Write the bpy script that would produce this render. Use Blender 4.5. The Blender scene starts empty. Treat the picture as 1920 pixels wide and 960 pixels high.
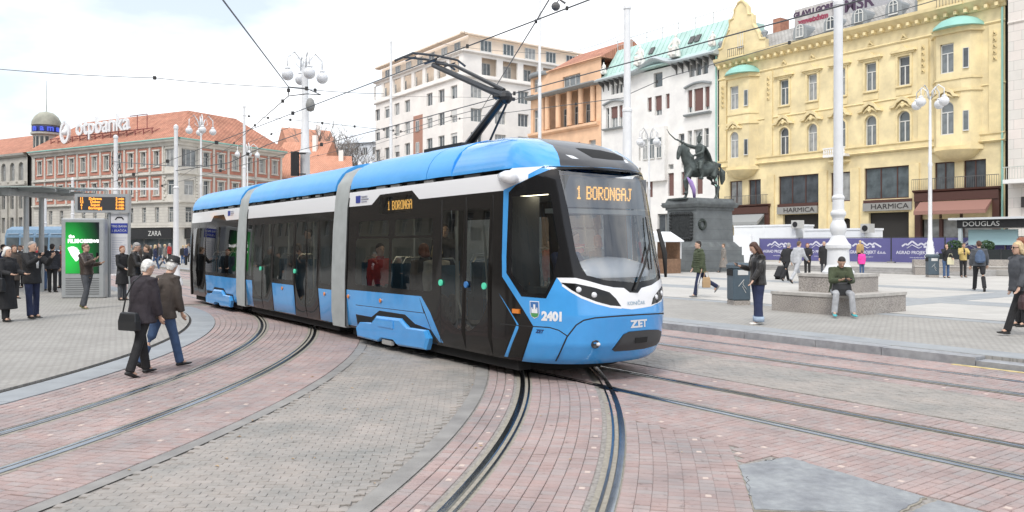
import bpy, bmesh, math, random
from mathutils import Vector, Matrix, geometry
random.seed(7)
sc = bpy.context.scene
COL = sc.collection
R = math.radians
# ---------------------------------------------------------------- camera
F_PX, CXP, HYP, CAM_H = 1480.0, 960.0, 457.0, 1.75
cam_data = bpy.data.cameras.new('camera')
cam = bpy.data.objects.new('camera', cam_data); COL.objects.link(cam)
cam.location = (0, 0, CAM_H); cam.rotation_euler = (R(90), 0, 0)
cam_data.sensor_width = 36.0
cam_data.lens = 36.0 * F_PX / 1920.0
cam_data.shift_y = -(480.0 - HYP) / 1920.0
cam_data.clip_start = 0.1; cam_data.clip_end = 2000
sc.camera = cam
# ---------------------------------------------------------------- world
SUN_EL, SUN_AZ = R(52), R(200)      # azimuth measured clockwise from +Y
world = bpy.data.worlds.new('World'); sc.world = world
world.use_nodes = True
nt = world.node_tree
for n in list(nt.nodes): nt.nodes.remove(n)
wo = nt.nodes.new('ShaderNodeOutputWorld'); bg = nt.nodes.new('ShaderNodeBackground')
sky = nt.nodes.new('ShaderNodeTexSky'); sky.sky_type = 'NISHITA'; sky.sun_disc = False
sky.sun_elevation = SUN_EL; sky.sun_rotation = SUN_AZ; sky.air_density = 1.2; sky.dust_density = 2.0
tc = nt.nodes.new('ShaderNodeTexCoord')
mp = nt.nodes.new('ShaderNodeMapping'); mp.inputs['Scale'].default_value = (1, 1, 2.6)
nz = nt.nodes.new('ShaderNodeTexNoise'); nz.inputs['Scale'].default_value = 2.3; nz.inputs['Detail'].default_value = 6
nz.inputs['Roughness'].default_value = .5
cr = nt.nodes.new('ShaderNodeValToRGB')
cr.color_ramp.elements[0].position = .42; cr.color_ramp.elements[0].color = (.36, .36, .36, 1)
cr.color_ramp.elements[1].position = .60; cr.color_ramp.elements[1].color = (1, 1, 1, 1)
mx = nt.nodes.new('ShaderNodeMix'); mx.data_type = 'RGBA'
mx.inputs[7].default_value = (9.2, 9.35, 9.6, 1)
bg.inputs['Strength'].default_value = 0.1
nt.links.new(tc.outputs['Generated'], mp.inputs['Vector'])
nt.links.new(mp.outputs[0], nz.inputs['Vector'])
nt.links.new(nz.outputs['Fac'], cr.inputs['Fac'])
nt.links.new(cr.outputs['Color'], mx.inputs[0])
nt.links.new(sky.outputs['Color'], mx.inputs[6])
nt.links.new(mx.outputs[2], bg.inputs['Color'])
nt.links.new(bg.outputs[0], wo.inputs['Surface'])
# ---------------------------------------------------------------- sun (overcast: weak and soft)
sl = bpy.data.lights.new('sun', 'SUN'); sl.energy = 1.2; sl.angle = R(18); sl.color = (1, .97, .92)
so = bpy.data.objects.new('sun', sl); COL.objects.link(so)
sdir = Vector((math.sin(SUN_AZ) * math.cos(SUN_EL), math.cos(SUN_AZ) * math.cos(SUN_EL), math.sin(SUN_EL)))
so.rotation_euler = sdir.to_track_quat('Z', 'Y').to_euler(); so.location = sdir * 80
# ---------------------------------------------------------------- exposure
vs = sc.view_settings
sc.display_settings.display_device = 'sRGB'
vs.view_transform = 'Standard'; vs.look = 'None'; vs.exposure = 0.78; vs.gamma = 1.0; vs.use_curve_mapping = False
sc.cycles.max_bounces = 8; sc.cycles.transparent_max_bounces = 12; sc.cycles.diffuse_bounces = 3; sc.cycles.glossy_bounces = 3
sc.cycles.caustics_reflective = False; sc.cycles.caustics_refractive = False
sc.cycles.use_denoising = True

# ================================================================ helpers
_n = math.hypot(1060, 1480)
D1 = Vector((-1060 / _n, 1480 / _n, 0)); D2 = Vector((1480 / _n, 1060 / _n, 0))
ROT = math.atan2(-D1.y, -D1.x)                 # frame of the tram tracks: x = along the rails, y = across the square
def P(a, v, z=0): return Vector((-a * D1.x + v * D2.x, -a * D1.y + v * D2.y, z))
def G(x, y, z=0):
    Y = (CAM_H - z) * F_PX / (y - HYP); return Vector(((x - CXP) / F_PX * Y, Y, z))
def AT(x, y, Y): return Vector(((x - CXP) / F_PX * Y, Y, CAM_H + (HYP - y) / F_PX * Y))
def AV(p): return -(p.x * D1.x + p.y * D1.y), p.x * D2.x + p.y * D2.y

def new_mat(name):
    m = bpy.data.materials.new(name); m.use_nodes = True
    return m, m.node_tree, m.node_tree.nodes['Principled BSDF']
MATS = {}
def mat(name, col, rough=.7, metal=0., spec=.5, var=0., vscale=6., bump=0., bscale=40., coat=0., emit=None, estr=1., coord='Object', col2=None, stain=0., stscale=.6):
    """plain procedural surface: colour with noise variation, stains and fine relief"""
    if name in MATS: return MATS[name]
    m, t, b = new_mat(name); L = t.links
    b.inputs['Base Color'].default_value = (*col, 1); b.inputs['Roughness'].default_value = rough
    b.inputs['Metallic'].default_value = metal; b.inputs['Specular IOR Level'].default_value = spec
    if coat: b.inputs['Coat Weight'].default_value = coat; b.inputs['Coat Roughness'].default_value = .04
    if emit: b.inputs['Emission Color'].default_value = (*emit, 1); b.inputs['Emission Strength'].default_value = estr
    if var or bump or stain:
        co = t.nodes.new('ShaderNodeTexCoord')
    out = None
    if var:
        n = t.nodes.new('ShaderNodeTexNoise'); n.inputs['Scale'].default_value = vscale; n.inputs['Detail'].default_value = 5
        L.new(co.outputs[coord], n.inputs['Vector'])
        r = t.nodes.new('ShaderNodeValToRGB')
        c2 = col2 or tuple(min(1, c * (1 + var)) for c in col)
        r.color_ramp.elements[0].position = .3; r.color_ramp.elements[0].color = (*[c * (1 - var) for c in col], 1)
        r.color_ramp.elements[1].position = .7; r.color_ramp.elements[1].color = (*c2, 1)
        L.new(n.outputs['Fac'], r.inputs['Fac']); out = r.outputs['Color']
    if stain:
        n2 = t.nodes.new('ShaderNodeTexNoise'); n2.inputs['Scale'].default_value = stscale; n2.inputs['Detail'].default_value = 8
        n2.inputs['Roughness'].default_value = .65
        L.new(co.outputs[coord], n2.inputs['Vector'])
        r2 = t.nodes.new('ShaderNodeValToRGB')
        r2.color_ramp.elements[0].position = .35; r2.color_ramp.elements[0].color = (1 - stain, 1 - stain, 1 - stain * .9, 1)
        r2.color_ramp.elements[1].position = .62; r2.color_ramp.elements[1].color = (1, 1, 1, 1)
        L.new(n2.outputs['Fac'], r2.inputs['Fac'])
        mm = t.nodes.new('ShaderNodeMix'); mm.data_type = 'RGBA'; mm.blend_type = 'MULTIPLY'; mm.inputs[0].default_value = 1
        if out: L.new(out, mm.inputs[6])
        else: mm.inputs[6].default_value = (*col, 1)
        L.new(r2.outputs['Color'], mm.inputs[7]); out = mm.outputs[2]
    if out: L.new(out, b.inputs['Base Color'])
    if bump:
        n3 = t.nodes.new('ShaderNodeTexNoise'); n3.inputs['Scale'].default_value = bscale; n3.inputs['Detail'].default_value = 4
        L.new(co.outputs[coord], n3.inputs['Vector'])
        bp = t.nodes.new('ShaderNodeBump'); bp.inputs['Strength'].default_value = bump; bp.inputs['Distance'].default_value = .02
        L.new(n3.outputs['Fac'], bp.inputs['Height']); L.new(bp.outputs[0], b.inputs['Normal'])
    MATS[name] = m
    return m

def brick_mat(name, c1, c2, joint, bw, bh, mortar, offset=.5, coord='Object', rough=.8, rot=0., noise=.25, bump=.25, nscale=.8):
    if name in MATS: return MATS[name]
    m, t, b = new_mat(name); L = t.links
    co = t.nodes.new('ShaderNodeTexCoord'); mp = t.nodes.new('ShaderNodeMapping'); mp.inputs['Rotation'].default_value = (0, 0, rot)
    L.new(co.outputs[coord], mp.inputs['Vector'])
    br = t.nodes.new('ShaderNodeTexBrick'); br.offset = offset
    br.inputs['Color1'].default_value = (*c1, 1); br.inputs['Color2'].default_value = (*c2, 1); br.inputs['Mortar'].default_value = (*joint, 1)
    br.inputs['Scale'].default_value = 1; br.inputs['Mortar Size'].default_value = mortar; br.inputs['Brick Width'].default_value = bw
    br.inputs['Row Height'].default_value = bh; br.inputs['Mortar Smooth'].default_value = .2
    L.new(mp.outputs[0], br.inputs['Vector'])
    n = t.nodes.new('ShaderNodeTexNoise'); n.inputs['Scale'].default_value = nscale; n.inputs['Detail'].default_value = 9; n.inputs['Roughness'].default_value = .65
    L.new(co.outputs[coord], n.inputs['Vector'])
    r = t.nodes.new('ShaderNodeValToRGB'); r.color_ramp.elements[0].position = .3; r.color_ramp.elements[1].position = .7
    r.color_ramp.elements[0].color = (1 - noise,) * 3 + (1,); r.color_ramp.elements[1].color = (1 + noise * .3,) * 3 + (1,)
    L.new(n.outputs['Fac'], r.inputs['Fac'])
    mm = t.nodes.new('ShaderNodeMix'); mm.data_type = 'RGBA'; mm.blend_type = 'MULTIPLY'; mm.inputs[0].default_value = 1
    L.new(br.outputs['Color'], mm.inputs[6]); L.new(r.outputs['Color'], mm.inputs[7]); L.new(mm.outputs[2], b.inputs['Base Color'])
    b.inputs['Roughness'].default_value = rough
    bp = t.nodes.new('ShaderNodeBump'); bp.inputs['Strength'].default_value = bump; bp.inputs['Distance'].default_value = .01; bp.invert = True
    L.new(br.outputs['Fac'], bp.inputs['Height']); L.new(bp.outputs[0], b.inputs['Normal'])
    MATS[name] = m
    return m

def glass_mat(name, tint=(.5, .55, .56), base=.06, refl=1.0, rough=.0):
    """thin tinted pane: partly see-through, mirror-like at grazing angles"""
    if name in MATS: return MATS[name]
    m, t, b = new_mat(name); L = t.links; t.nodes.remove(b)
    out = t.nodes['Material Output']
    tr = t.nodes.new('ShaderNodeBsdfTransparent'); tr.inputs['Color'].default_value = (*tint, 1)
    gl = t.nodes.new('ShaderNodeBsdfGlossy'); gl.inputs['Roughness'].default_value = rough; gl.inputs['Color'].default_value = (refl, refl, refl, 1)
    fr = t.nodes.new('ShaderNodeFresnel'); fr.inputs['IOR'].default_value = 1.5
    ad = t.nodes.new('ShaderNodeMath'); ad.operation = 'MULTIPLY_ADD'; ad.inputs[1].default_value = .8; ad.inputs[2].default_value = base; ad.use_clamp = True
    mxs = t.nodes.new('ShaderNodeMixShader')
    L.new(fr.outputs[0], ad.inputs[0]); L.new(ad.outputs[0], mxs.inputs[0]); L.new(tr.outputs[0], mxs.inputs[1]); L.new(gl.outputs[0], mxs.inputs[2])
    L.new(mxs.outputs[0], out.inputs['Surface'])
    MATS[name] = m
    return m

class MB:
    def __init__(s): s.v = []; s.f = []
    def quad(s, *p):
        i = len(s.v); s.v += [tuple(q) for q in p]; s.f.append(tuple(range(i, i + len(p)))); return s
    def box(s, x0, x1, y0, y1, z0, z1, M=None):
        c = [(x0, y0, z0), (x1, y0, z0), (x1, y1, z0), (x0, y1, z0), (x0, y0, z1), (x1, y0, z1), (x1, y1, z1), (x0, y1, z1)]
        if M is not None: c = [tuple(M @ Vector(q)) for q in c]
        i = len(s.v); s.v += c
        s.f += [(i, i + 3, i + 2, i + 1), (i + 4, i + 5, i + 6, i + 7), (i, i + 1, i + 5, i + 4), (i + 1, i + 2, i + 6, i + 5), (i + 2, i + 3, i + 7, i + 6), (i + 3, i, i + 4, i + 7)]
        return s
    def rings(s, rs, cap=True, close=True):
        n = len(rs[0]); b = len(s.v)
        for r in rs: s.v += [tuple(q) for q in r]
        for k in range(len(rs) - 1):
            for j in range(n if close else n - 1):
                a = b + k * n + j; c = b + k * n + (j + 1) % n
                s.f.append((a, c, c + n, a + n))
        if cap:
            s.f.append(tuple(b + j for j in reversed(range(n)))); s.f.append(tuple(b + (len(rs) - 1) * n + j for j in range(n)))
        return s
    def tube(s, pts, rad, n=8, side=None, cap=True):
        """lofted tube; rad: number, list of numbers or list of (across, along) pairs relative to the side axis"""
        pts = [Vector(p) for p in pts]; m = len(pts)
        if not isinstance(rad, (list, tuple)): rad = [rad] * m
        rs = []
        ref = Vector(side) if side is not None else None
        for k, p in enumerate(pts):
            d = (pts[min(k + 1, m - 1)] - pts[max(k - 1, 0)])
            if d.length < 1e-9: d = Vector((0, 0, 1))
            d.normalize()
            q = ref if ref is not None else (Vector((0, 0, 1)) if abs(d.z) < .9 else Vector((1, 0, 0)))
            x = q - d * q.dot(d)
            if x.length < 1e-6: x = d.orthogonal()
            x.normalize(); y = d.cross(x)
            r = rad[k]; rx, ry = (r if isinstance(r, (tuple, list)) else (r, r))
            rs.append([p + x * (rx * math.cos(2 * math.pi * j / n)) + y * (ry * math.sin(2 * math.pi * j / n)) for j in range(n)])
        return s.rings(rs, cap)
    def lathe(s, prof, c=(0, 0, 0), n=16):
        """prof: list of (r, z)"""
        rs = [[(c[0] + r * math.cos(2 * math.pi * j / n), c[1] + r * math.sin(2 * math.pi * j / n), c[2] + z) for j in range(n)] for r, z in prof]
        return s.rings(rs)
    def sphere(s, c, r, n=14, m=8, sz=1.):
        prof = [(max(1e-4, r * math.sin(math.pi * k / m)), -r * sz * math.cos(math.pi * k / m)) for k in range(m + 1)]
        return s.lathe(prof, c, n)
    def prism(s, poly, h0, h1, axis='z', M=None):
        n = len(poly)
        def mk(p, h): return {'z': (p[0], p[1], h), 'y': (p[0], h, p[1]), 'x': (h, p[0], p[1])}[axis]
        A = [mk(p, h0) for p in poly]; B = [mk(p, h1) for p in poly]
        if M is not None: A = [tuple(M @ Vector(q)) for q in A]; B = [tuple(M @ Vector(q)) for q in B]
        i = len(s.v); s.v += A + B
        s.f.append(tuple(i + k for k in reversed(range(n)))); s.f.append(tuple(i + n + k for k in range(n)))
        for k in range(n):
            l = (k + 1) % n; s.f.append((i + k, i + l, i + n + l, i + n + k))
        return s
    def mesh(s, name, m=None, smooth=False, fix=True):
        me = bpy.data.meshes.new(name); me.from_pydata(s.v, [], s.f)
        if fix and len(s.f) < 60000:
            bm = bmesh.new(); bm.from_mesh(me); bmesh.ops.recalc_face_normals(bm, faces=bm.faces); bm.to_mesh(me); bm.free()
        if m is not None: me.materials.append(m)
        if smooth: me.shade_smooth()
        me.update(); return me
    def build(s, name, m, parent=None, smooth=False, loc=None, rotz=None, angle=None):
        o = bpy.data.objects.new(name, s.mesh(name, m, smooth))
        COL.objects.link(o)
        if parent is not None: o.parent = parent
        if loc is not None: o.location = loc
        if rotz is not None: o.rotation_euler = (0, 0, rotz)
        if smooth and angle: o.data.set_sharp_from_angle(angle=R(angle))
        return o

def tag(o, label=None, cat=None, group=None, kind=None):
    if label: o['label'] = label
    if cat: o['category'] = cat
    if group: o['group'] = group
    if kind: o['kind'] = kind
    return o
def empty(name, loc=(0, 0, 0), rotz=0, label=None, cat=None, group=None):
    o = bpy.data.objects.new(name, None); COL.objects.link(o); o.location = loc; o.rotation_euler = (0, 0, rotz); o.empty_display_size = .3
    return tag(o, label, cat, group)
def inst(name, me, parent=None, loc=(0, 0, 0), rot=(0, 0, 0), scale=None):
    o = bpy.data.objects.new(name, me); COL.objects.link(o); o.parent = parent; o.location = loc; o.rotation_euler = rot
    if scale: o.scale = scale
    return o
def copy_tree(o, parent=None):
    c = o.copy(); COL.objects.link(c); c.parent = parent
    for ch in list(o.children): copy_tree(ch, c)
    return c
def text(s, size, m, parent=None, loc=(0, 0, 0), rot=(R(90), 0, 0), ext=.01, align='CENTER', bold=0., sx=1., name='lettering', shear=0.):
    cu = bpy.data.curves.new(name, 'FONT'); cu.body = s; cu.size = size; cu.extrude = ext; cu.offset = bold; cu.align_x = align; cu.align_y = 'CENTER'
    cu.shear = shear; cu.resolution_u = 4
    t = bpy.data.objects.new(name, cu); me = bpy.data.meshes.new_from_object(t); bpy.data.objects.remove(t)
    me.name = name; me.materials.clear(); me.materials.append(m)
    o = bpy.data.objects.new(name, me); COL.objects.link(o); o.parent = parent; o.location = loc; o.rotation_euler = rot; o.scale = (sx, 1, 1)
    return o
def text_geom(s, size, bold=0., align='LEFT', shear=0.):
    cu = bpy.data.curves.new('lettering', 'FONT'); cu.body = s; cu.size = size; cu.offset = bold; cu.align_x = align; cu.shear = shear; cu.resolution_u = 4
    o = bpy.data.objects.new('lettering', cu); me = bpy.data.meshes.new_from_object(o)
    v = [tuple(p.co) for p in me.vertices]; f = [tuple(p.vertices) for p in me.polygons]
    bpy.data.objects.remove(o); bpy.data.meshes.remove(me)
    return v, f
F57 = {'1': ['00100', '01100', '00100', '00100', '00100', '00100', '01110'], 'B': ['11110', '10001', '10001', '11110', '10001', '10001', '11110'],
       'O': ['01110', '10001', '10001', '10001', '10001', '10001', '01110'], 'R': ['11110', '10001', '10001', '11110', '10100', '10010', '10001'],
       'N': ['10001', '11001', '10101', '10101', '10011', '10001', '10001'], 'G': ['01110', '10001', '10000', '10111', '10001', '10001', '01110'],
       'A': ['01110', '10001', '10001', '11111', '10001', '10001', '10001'], 'J': ['00111', '00010', '00010', '00010', '00010', '10010', '01100'], ' ': ['000'] * 7}
def led_text(s, w, h, fill=.86):
    """dot-matrix lettering as little quads in the xz plane, from x=0..w, z=0..h"""
    cols = sum(len(F57[c][0]) + 1 for c in s); px, pz = w / cols, h / 7; mb = MB(); x = 0
    for c in s:
        g = F57[c]
        for r in range(7):
            for k, ch in enumerate(g[r]):
                if ch == '1':
                    x0 = (x + k) * px; z0 = (6 - r) * pz
                    mb.box(x0, x0 + px * fill, -.004, .004, z0, z0 + pz * fill)
        x += len(g[0]) + 1
    return mb
# ================================================================ ground
M_asph = mat('asphalt', (.19, .185, .18), .9, var=.12, vscale=1.2, bump=.15, bscale=60, stain=.25)
M_joint = mat('joint_grit', (.285, .265, .245), .95, var=.3, vscale=30, bump=.2, bscale=150)
M_redsheet = brick_mat('red_tile_far', (.375, .275, .255), (.39, .31, .295), (.30, .25, .235), .105, .078, .006, 0, noise=.25)
M_sett = brick_mat('platform_setts', (.34, .325, .30), (.385, .37, .345), (.27, .26, .24), .11, .11, .010, .5, noise=.18, bump=.3)
M_square = brick_mat('square_slabs', (.47, .455, .425), (.51, .495, .465), (.37, .36, .34), .6, .4, .006, .5, noise=.14, bump=.1, nscale=.35)
M_band = mat('bluish_stone', (.315, .335, .348), .6, var=.1, vscale=3, stain=.15, stscale=1.3)
M_kerb = mat('kerb_stone', (.34, .35, .36), .7, var=.18, vscale=9, stain=.25, stscale=2)
M_conc = mat('grey_concrete', (.285, .275, .26), .8, var=.15, vscale=4, bump=.15, bscale=90, stain=.2, stscale=1.5)
M_steel = mat('rail_steel', (.30, .33, .37), .22, metal=1., var=.15, vscale=8)
M_groove = mat('groove_dirt', (.035, .03, .026), .9, var=.4, vscale=60)
M_bitumen = mat('joint_filler', (.30, .275, .23), .85, var=.2, vscale=20)

def tint_mat(name, c1, c2, c3, mode, rough=.75):
    """paver colour picked per piece; slight grain"""
    m, t, b = new_mat(name); L = t.links
    if mode == 'obj':
        s = t.nodes.new('ShaderNodeObjectInfo').outputs['Random']
    else:
        a = t.nodes.new('ShaderNodeAttribute'); a.attribute_name = 'tint'; s = a.outputs['Fac']
    r = t.nodes.new('ShaderNodeValToRGB'); e = r.color_ramp.elements
    e[0].position = 0; e[0].color = (*c1, 1); e[1].position = 1; e[1].color = (*c3, 1)
    k = e.new(.5); k.color = (*c2, 1)
    L.new(s, r.inputs['Fac'])
    g = t.nodes.new('ShaderNodeNewGeometry')
    n = t.nodes.new('ShaderNodeTexNoise'); n.inputs['Scale'].default_value = 1.1; n.inputs['Detail'].default_value = 10; n.inputs['Roughness'].default_value = .7
    L.new(g.outputs['Position'], n.inputs['Vector'])
    r2 = t.nodes.new('ShaderNodeValToRGB'); r2.color_ramp.elements[0].position = .32; r2.color_ramp.elements[0].color = (.68, .71, .73, 1)
    r2.color_ramp.elements[1].position = .66; r2.color_ramp.elements[1].color = (1.10, 1.02, 1.0, 1)
    L.new(n.outputs['Fac'], r2.inputs['Fac'])
    mm = t.nodes.new('ShaderNodeMix'); mm.data_type = 'RGBA'; mm.blend_type = 'MULTIPLY'; mm.inputs[0].default_value = 1
    L.new(r.outputs['Color'], mm.inputs[6]); L.new(r2.outputs['Color'], mm.inputs[7])
    ns = t.nodes.new('ShaderNodeTexNoise'); ns.inputs['Scale'].default_value = 9; ns.inputs['Detail'].default_value = 4; ns.inputs['Roughness'].default_value = .75
    L.new(g.outputs['Position'], ns.inputs['Vector'])
    r4 = t.nodes.new('ShaderNodeValToRGB'); r4.color_ramp.elements[0].position = .29; r4.color_ramp.elements[0].color = (.55, .54, .53, 1)
    r4.color_ramp.elements[1].position = .42; r4.color_ramp.elements[1].color = (1, 1, 1, 1)
    L.new(ns.outputs['Fac'], r4.inputs['Fac'])
    m4 = t.nodes.new('ShaderNodeMix'); m4.data_type = 'RGBA'; m4.blend_type = 'MULTIPLY'; m4.inputs[0].default_value = 1
    L.new(mm.outputs[2], m4.inputs[6]); L.new(r4.outputs['Color'], m4.inputs[7]); L.new(m4.outputs[2], b.inputs['Base Color'])
    n3 = t.nodes.new('ShaderNodeTexNoise'); n3.inputs['Scale'].default_value = 90; L.new(g.outputs['Position'], n3.inputs['Vector'])
    bp = t.nodes.new('ShaderNodeBump'); bp.inputs['Strength'].default_value = .25; bp.inputs['Distance'].default_value = .004
    L.new(n3.outputs['Fac'], bp.inputs['Height']); L.new(bp.outputs[0], b.inputs['Normal'])
    b.inputs['Roughness'].default_value = rough
    return m
RED = ((.375, .285, .268), (.39, .315, .30), (.378, .335, .325))
GRY = ((.325, .31, .285), (.345, .33, .305), (.365, .35, .325))
M_red_o, M_red_a = tint_mat('red_tile_piece', *RED, 'obj'), tint_mat('red_tile', *RED, 'attr')
M_gry_o, M_gry_a = tint_mat('grey_paver_piece', *GRY, 'obj'), tint_mat('grey_paver', *GRY, 'attr')
M_stud = mat('pale_stud', (.55, .45, .40), .6)

def struct(name, mb, m, parent=None):
    o = mb.build(name, m, parent)
    if parent is None: o['kind'] = 'structure'
    return o
def sheet(name, pts, z, m, parent=None, thick=0.):
    mb = MB()
    if thick: mb.prism([(p[0], p[1]) for p in pts], z - thick, z)
    else: mb.quad(*[(p[0], p[1], z) for p in pts])
    return struct(name, mb, m, parent)
def avpts(l): return [(q.x, q.y) for q in (P(a, v) for a, v in l)]
sheet('ground', [(-420, -60), (420, -60), (420, 480), (-420, 480)], -.05, M_asph)

# --- the two curved tracks are arcs that leave the straight ones
CL, RL = Vector((-24.5, 10.9)), 20.6           # track on the near platform side, joins the first straight track
CC, RC = Vector((-21.53, 10.2)), 22.2          # track that crosses in front of the tram
TH = math.atan2(-D1.x, D1.y)                   # bearing where both arcs become parallel to the straight tracks
V1, V2 = 7.05, 10.63
def arc(C, rad, th): return (C.x + rad * math.cos(th), C.y + rad * math.sin(th))
def band_pts(C, r0, r1, t0, t1, n=24):
    return [arc(C, r0, t0 + (t1 - t0) * k / n) for k in range(n + 1)] + [arc(C, r1, t1 + (t0 - t1) * k / n) for k in range(n + 1)]
def strip(name, C, r0, r1, t0, t1, z, m, parent=None, n=40, thick=0.):
    mb = MB(); 
    for k in range(n):
        a, b = t0 + (t1 - t0) * k / n, t0 + (t1 - t0) * (k + 1) / n
        p = [arc(C, r0, a), arc(C, r1, a), arc(C, r1, b), arc(C, r0, b)]
        mb.quad(*[(q[0], q[1], z) for q in p])
    return struct(name, mb, m, parent)
T0L, T0C = -.36, -.27
# big base sheet of the carriageway under all pavers
bed = sheet('road', [(-60, -6), (30, -6), (30, 25), (-75, 90), (-110, 90), (-110, 20)], -.012, M_joint)
# far part of the straight tracks (pieces too small to see): tiled sheets
far = avpts([(-95, V1 - 1.5), (-24.0, V1 - 1.5), (-24.0, V1 + 1.06), (-95, V1 + 1.06)])
sheet('track_paving', far, -.002, M_redsheet, bed)
sheet('track_paving', avpts([(-95, 9.7), (-16, 9.7), (-16, 11.98), (-95, 11.98)]), -.002, M_redsheet, bed)
sheet('lane_paving', avpts([(-95, 8.12), (-13, 8.12), (-13, 9.68), (-95, 9.68)]), -.003, M_gry_a, bed)

# --- pieces: red tiles along a curve or a straight, grey wavy pavers elsewhere
def in_left(x, y):   # inside the red band of the left curve
    d = math.hypot(x - CL.x, y - CL.y); return RL - 1.5 <= d <= RL + 1.4
def cen_off(x, y): return math.hypot(x - CC.x, y - CC.y) - RC
def vis(x, y):
    return y > 4.3 and abs(x) < y * .72 + .6
red, grey, studs = [], [], []       # (x, y, rot, w, h)
TW, TD = .108, .080
def rail_clear(o, g=.5, w=.10): return min(abs(o - g), abs(o + g)) > w
def tiles_arc(C, Rr, lo, hi, t0, t1, keep):
    rows = int((t1 - t0) * Rr / TD); cols = int((hi - lo) / TW)
    for i in range(rows):
        th = t0 + (i + .5) * TD / Rr
        for j in range(cols):
            o = lo + (j + .5) * (hi - lo) / cols
            if not rail_clear(o): continue
            x, y = arc(C, Rr + o, th)
            if not vis(x, y) or not keep(x, y, o): continue
            gap = .006 if i % 14 else .018
            if i % 14 in (4, 9) and j in (2, cols // 2, cols - 3): studs.append((x, y, th))
            red.append((x, y, th, (hi - lo) / cols * (1 + o / Rr) - .005, TD - gap))
def tiles_line(vc, lo, hi, a0, a1, keep):
    rows = int((a1 - a0) / TD); cols = int((hi - lo) / TW)
    for i in range(rows):
        a = a0 + (i + .5) * TD
        for j in range(cols):
            o = lo + (j + .5) * (hi - lo) / cols
            if not rail_clear(o, .5, .08): continue
            p = P(a, vc + o)
            if not vis(p.x, p.y) or not keep(p.x, p.y, o): continue
            gap = .006 if i % 15 else .018
            if i % 15 in (4, 10) and j in (1, cols // 2, cols - 2): studs.append((p.x, p.y, ROT))
            red.append((p.x, p.y, ROT + math.pi / 2, (hi - lo) / cols - .005, TD - gap))
PENT = [(1.79, 6.22), (2.26, 6.47), (2.85, 5.45), (2.49, 5.12), (1.60, 5.20)]
def inside(poly, x, y):
    c = False; n = len(poly)
    for i in range(n):
        x1, y1 = poly[i]; x2, y2 = poly[(i + 1) % n]
        if (y1 > y) != (y2 > y) and x < (x2 - x1) * (y - y1) / (y2 - y1) + x1: c = not c
    return c
def v_of(x, y): return x * D2.x + y * D2.y
def a_of(x, y): return -(x * D1.x + y * D1.y)
tiles_arc(CC, RC, -.97, 1.45, T0C, math.asin((15.5 - CC.y) / RC), lambda x, y, o: (v_of(x, y) < 5.56 or o < .44))
tiles_line(V1, -1.5, 1.06, -13.5, 2.5, lambda x, y, o: not (cen_off(x, y) < .46 + .0 * o and cen_off(x, y) > -.99) and not (cen_off(x, y) <= -.99))
tiles_arc(CL, RL, -1.5, 1.4, T0L, TH, lambda x, y, o: v_of(x, y) < 8.0)
tiles_line(V1, -3.0, -1.5, -7.5, 0, lambda x, y, o: cen_off(x, y) > 1.49 and y > 5.6 and not inside([(1.70, 6.22), (2.26, 6.55), (4.2, 3.4), (1.5, 3.4), (1.52, 5.2)], x, y))
tiles_line(V2, -.95, 1.33, -15.9, 1.0, lambda x, y, o: True)
# grey wavy pavers
PW, PD = .136, .068
def grey_grid(x0, x1, y0, y1, rot, keep, org=(0, 0)):
    c, s = math.cos(rot), math.sin(rot)
    for i in range(int((y1 - y0) / PD)):
        for j in range(int((x1 - x0) / PW)):
            lx = x0 + (j + .5 + .5 * (i % 2)) * PW; ly = y0 + (i + .5) * PD
            x, y = org[0] + lx * c - ly * s, org[1] + lx * s + ly * c
            if vis(x, y) and keep(x, y): grey.append((x, y, rot))
def mid_keep(x, y):
    d = math.hypot(x - CL.x, y - CL.y) - RL
    return d > 1.60 and cen_off(x, y) < -1.20 and v_of(x, y) < 6.2 and y < 16
grey_grid(-6, 3, 4.2, 16, .06, mid_keep)
grey_grid(-13, 3.2, 8.16, 9.68, ROT, lambda x, y: True)
cam2 = lambda t: t[0] ** 2 + t[1] ** 2
red.sort(key=cam2); grey.sort(key=cam2)
def piece_mesh(name, poly, m, h=.012, bev=.006):
    n = len(poly); cx = sum(p[0] for p in poly) / n; cy = sum(p[1] for p in poly) / n
    mb = MB()
    def inset(p, d):
        q = Vector((p[0] - cx, p[1] - cy)); l = max(q.length, 1e-6); return (p[0] - q.x / l * d, p[1] - q.y / l * d)
    low = [(p[0], p[1], -h) for p in poly]; mid = [(p[0], p[1], -.004) for p in poly]; top = [(*inset(p, bev), 0) for p in poly]
    mb.v = low + mid + top
    for k in range(n):
        l = (k + 1) % n; mb.f += [(k, l, n + l, n + k), (n + k, n + l, 2 * n + l, 2 * n + k)]
    mb.f.append(tuple(range(2 * n, 3 * n)))
    me = mb.mesh(name, m, fix=False)
    return mb, me
def rect(w, h): return [(-w / 2, -h / 2), (w / 2, -h / 2), (w / 2, h / 2), (-w / 2, h / 2)]
zz = [0, .005, 0, .005, 0]
wav = [(-.067 + .0335 * k, -.0330 + zz[k]) for k in range(5)] + [(.067 - .0335 * k, .0330 + zz[4 - k]) for k in range(5)]
tile_mb, tile_me = piece_mesh('red_tile', rect(1, 1), M_red_o, bev=.05)
wave_mb, wave_me = piece_mesh('grey_paver', wav, M_gry_o, bev=.003)
for (x, y, r, w, h) in red[:300]:
    o = inst('red_tile', tile_me, bed, (x, y, random.uniform(-.0015, .0015)), (random.uniform(-.008, .008), random.uniform(-.008, .008), r)); o.scale = (w, h, 1)
for (x, y, r) in grey[:300]:
    inst('grey_paver', wave_me, bed, (x, y, random.uniform(-.003, .002)), (random.uniform(-.012, .012), random.uniform(-.012, .012), r + random.uniform(-.02, .02)))
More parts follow.
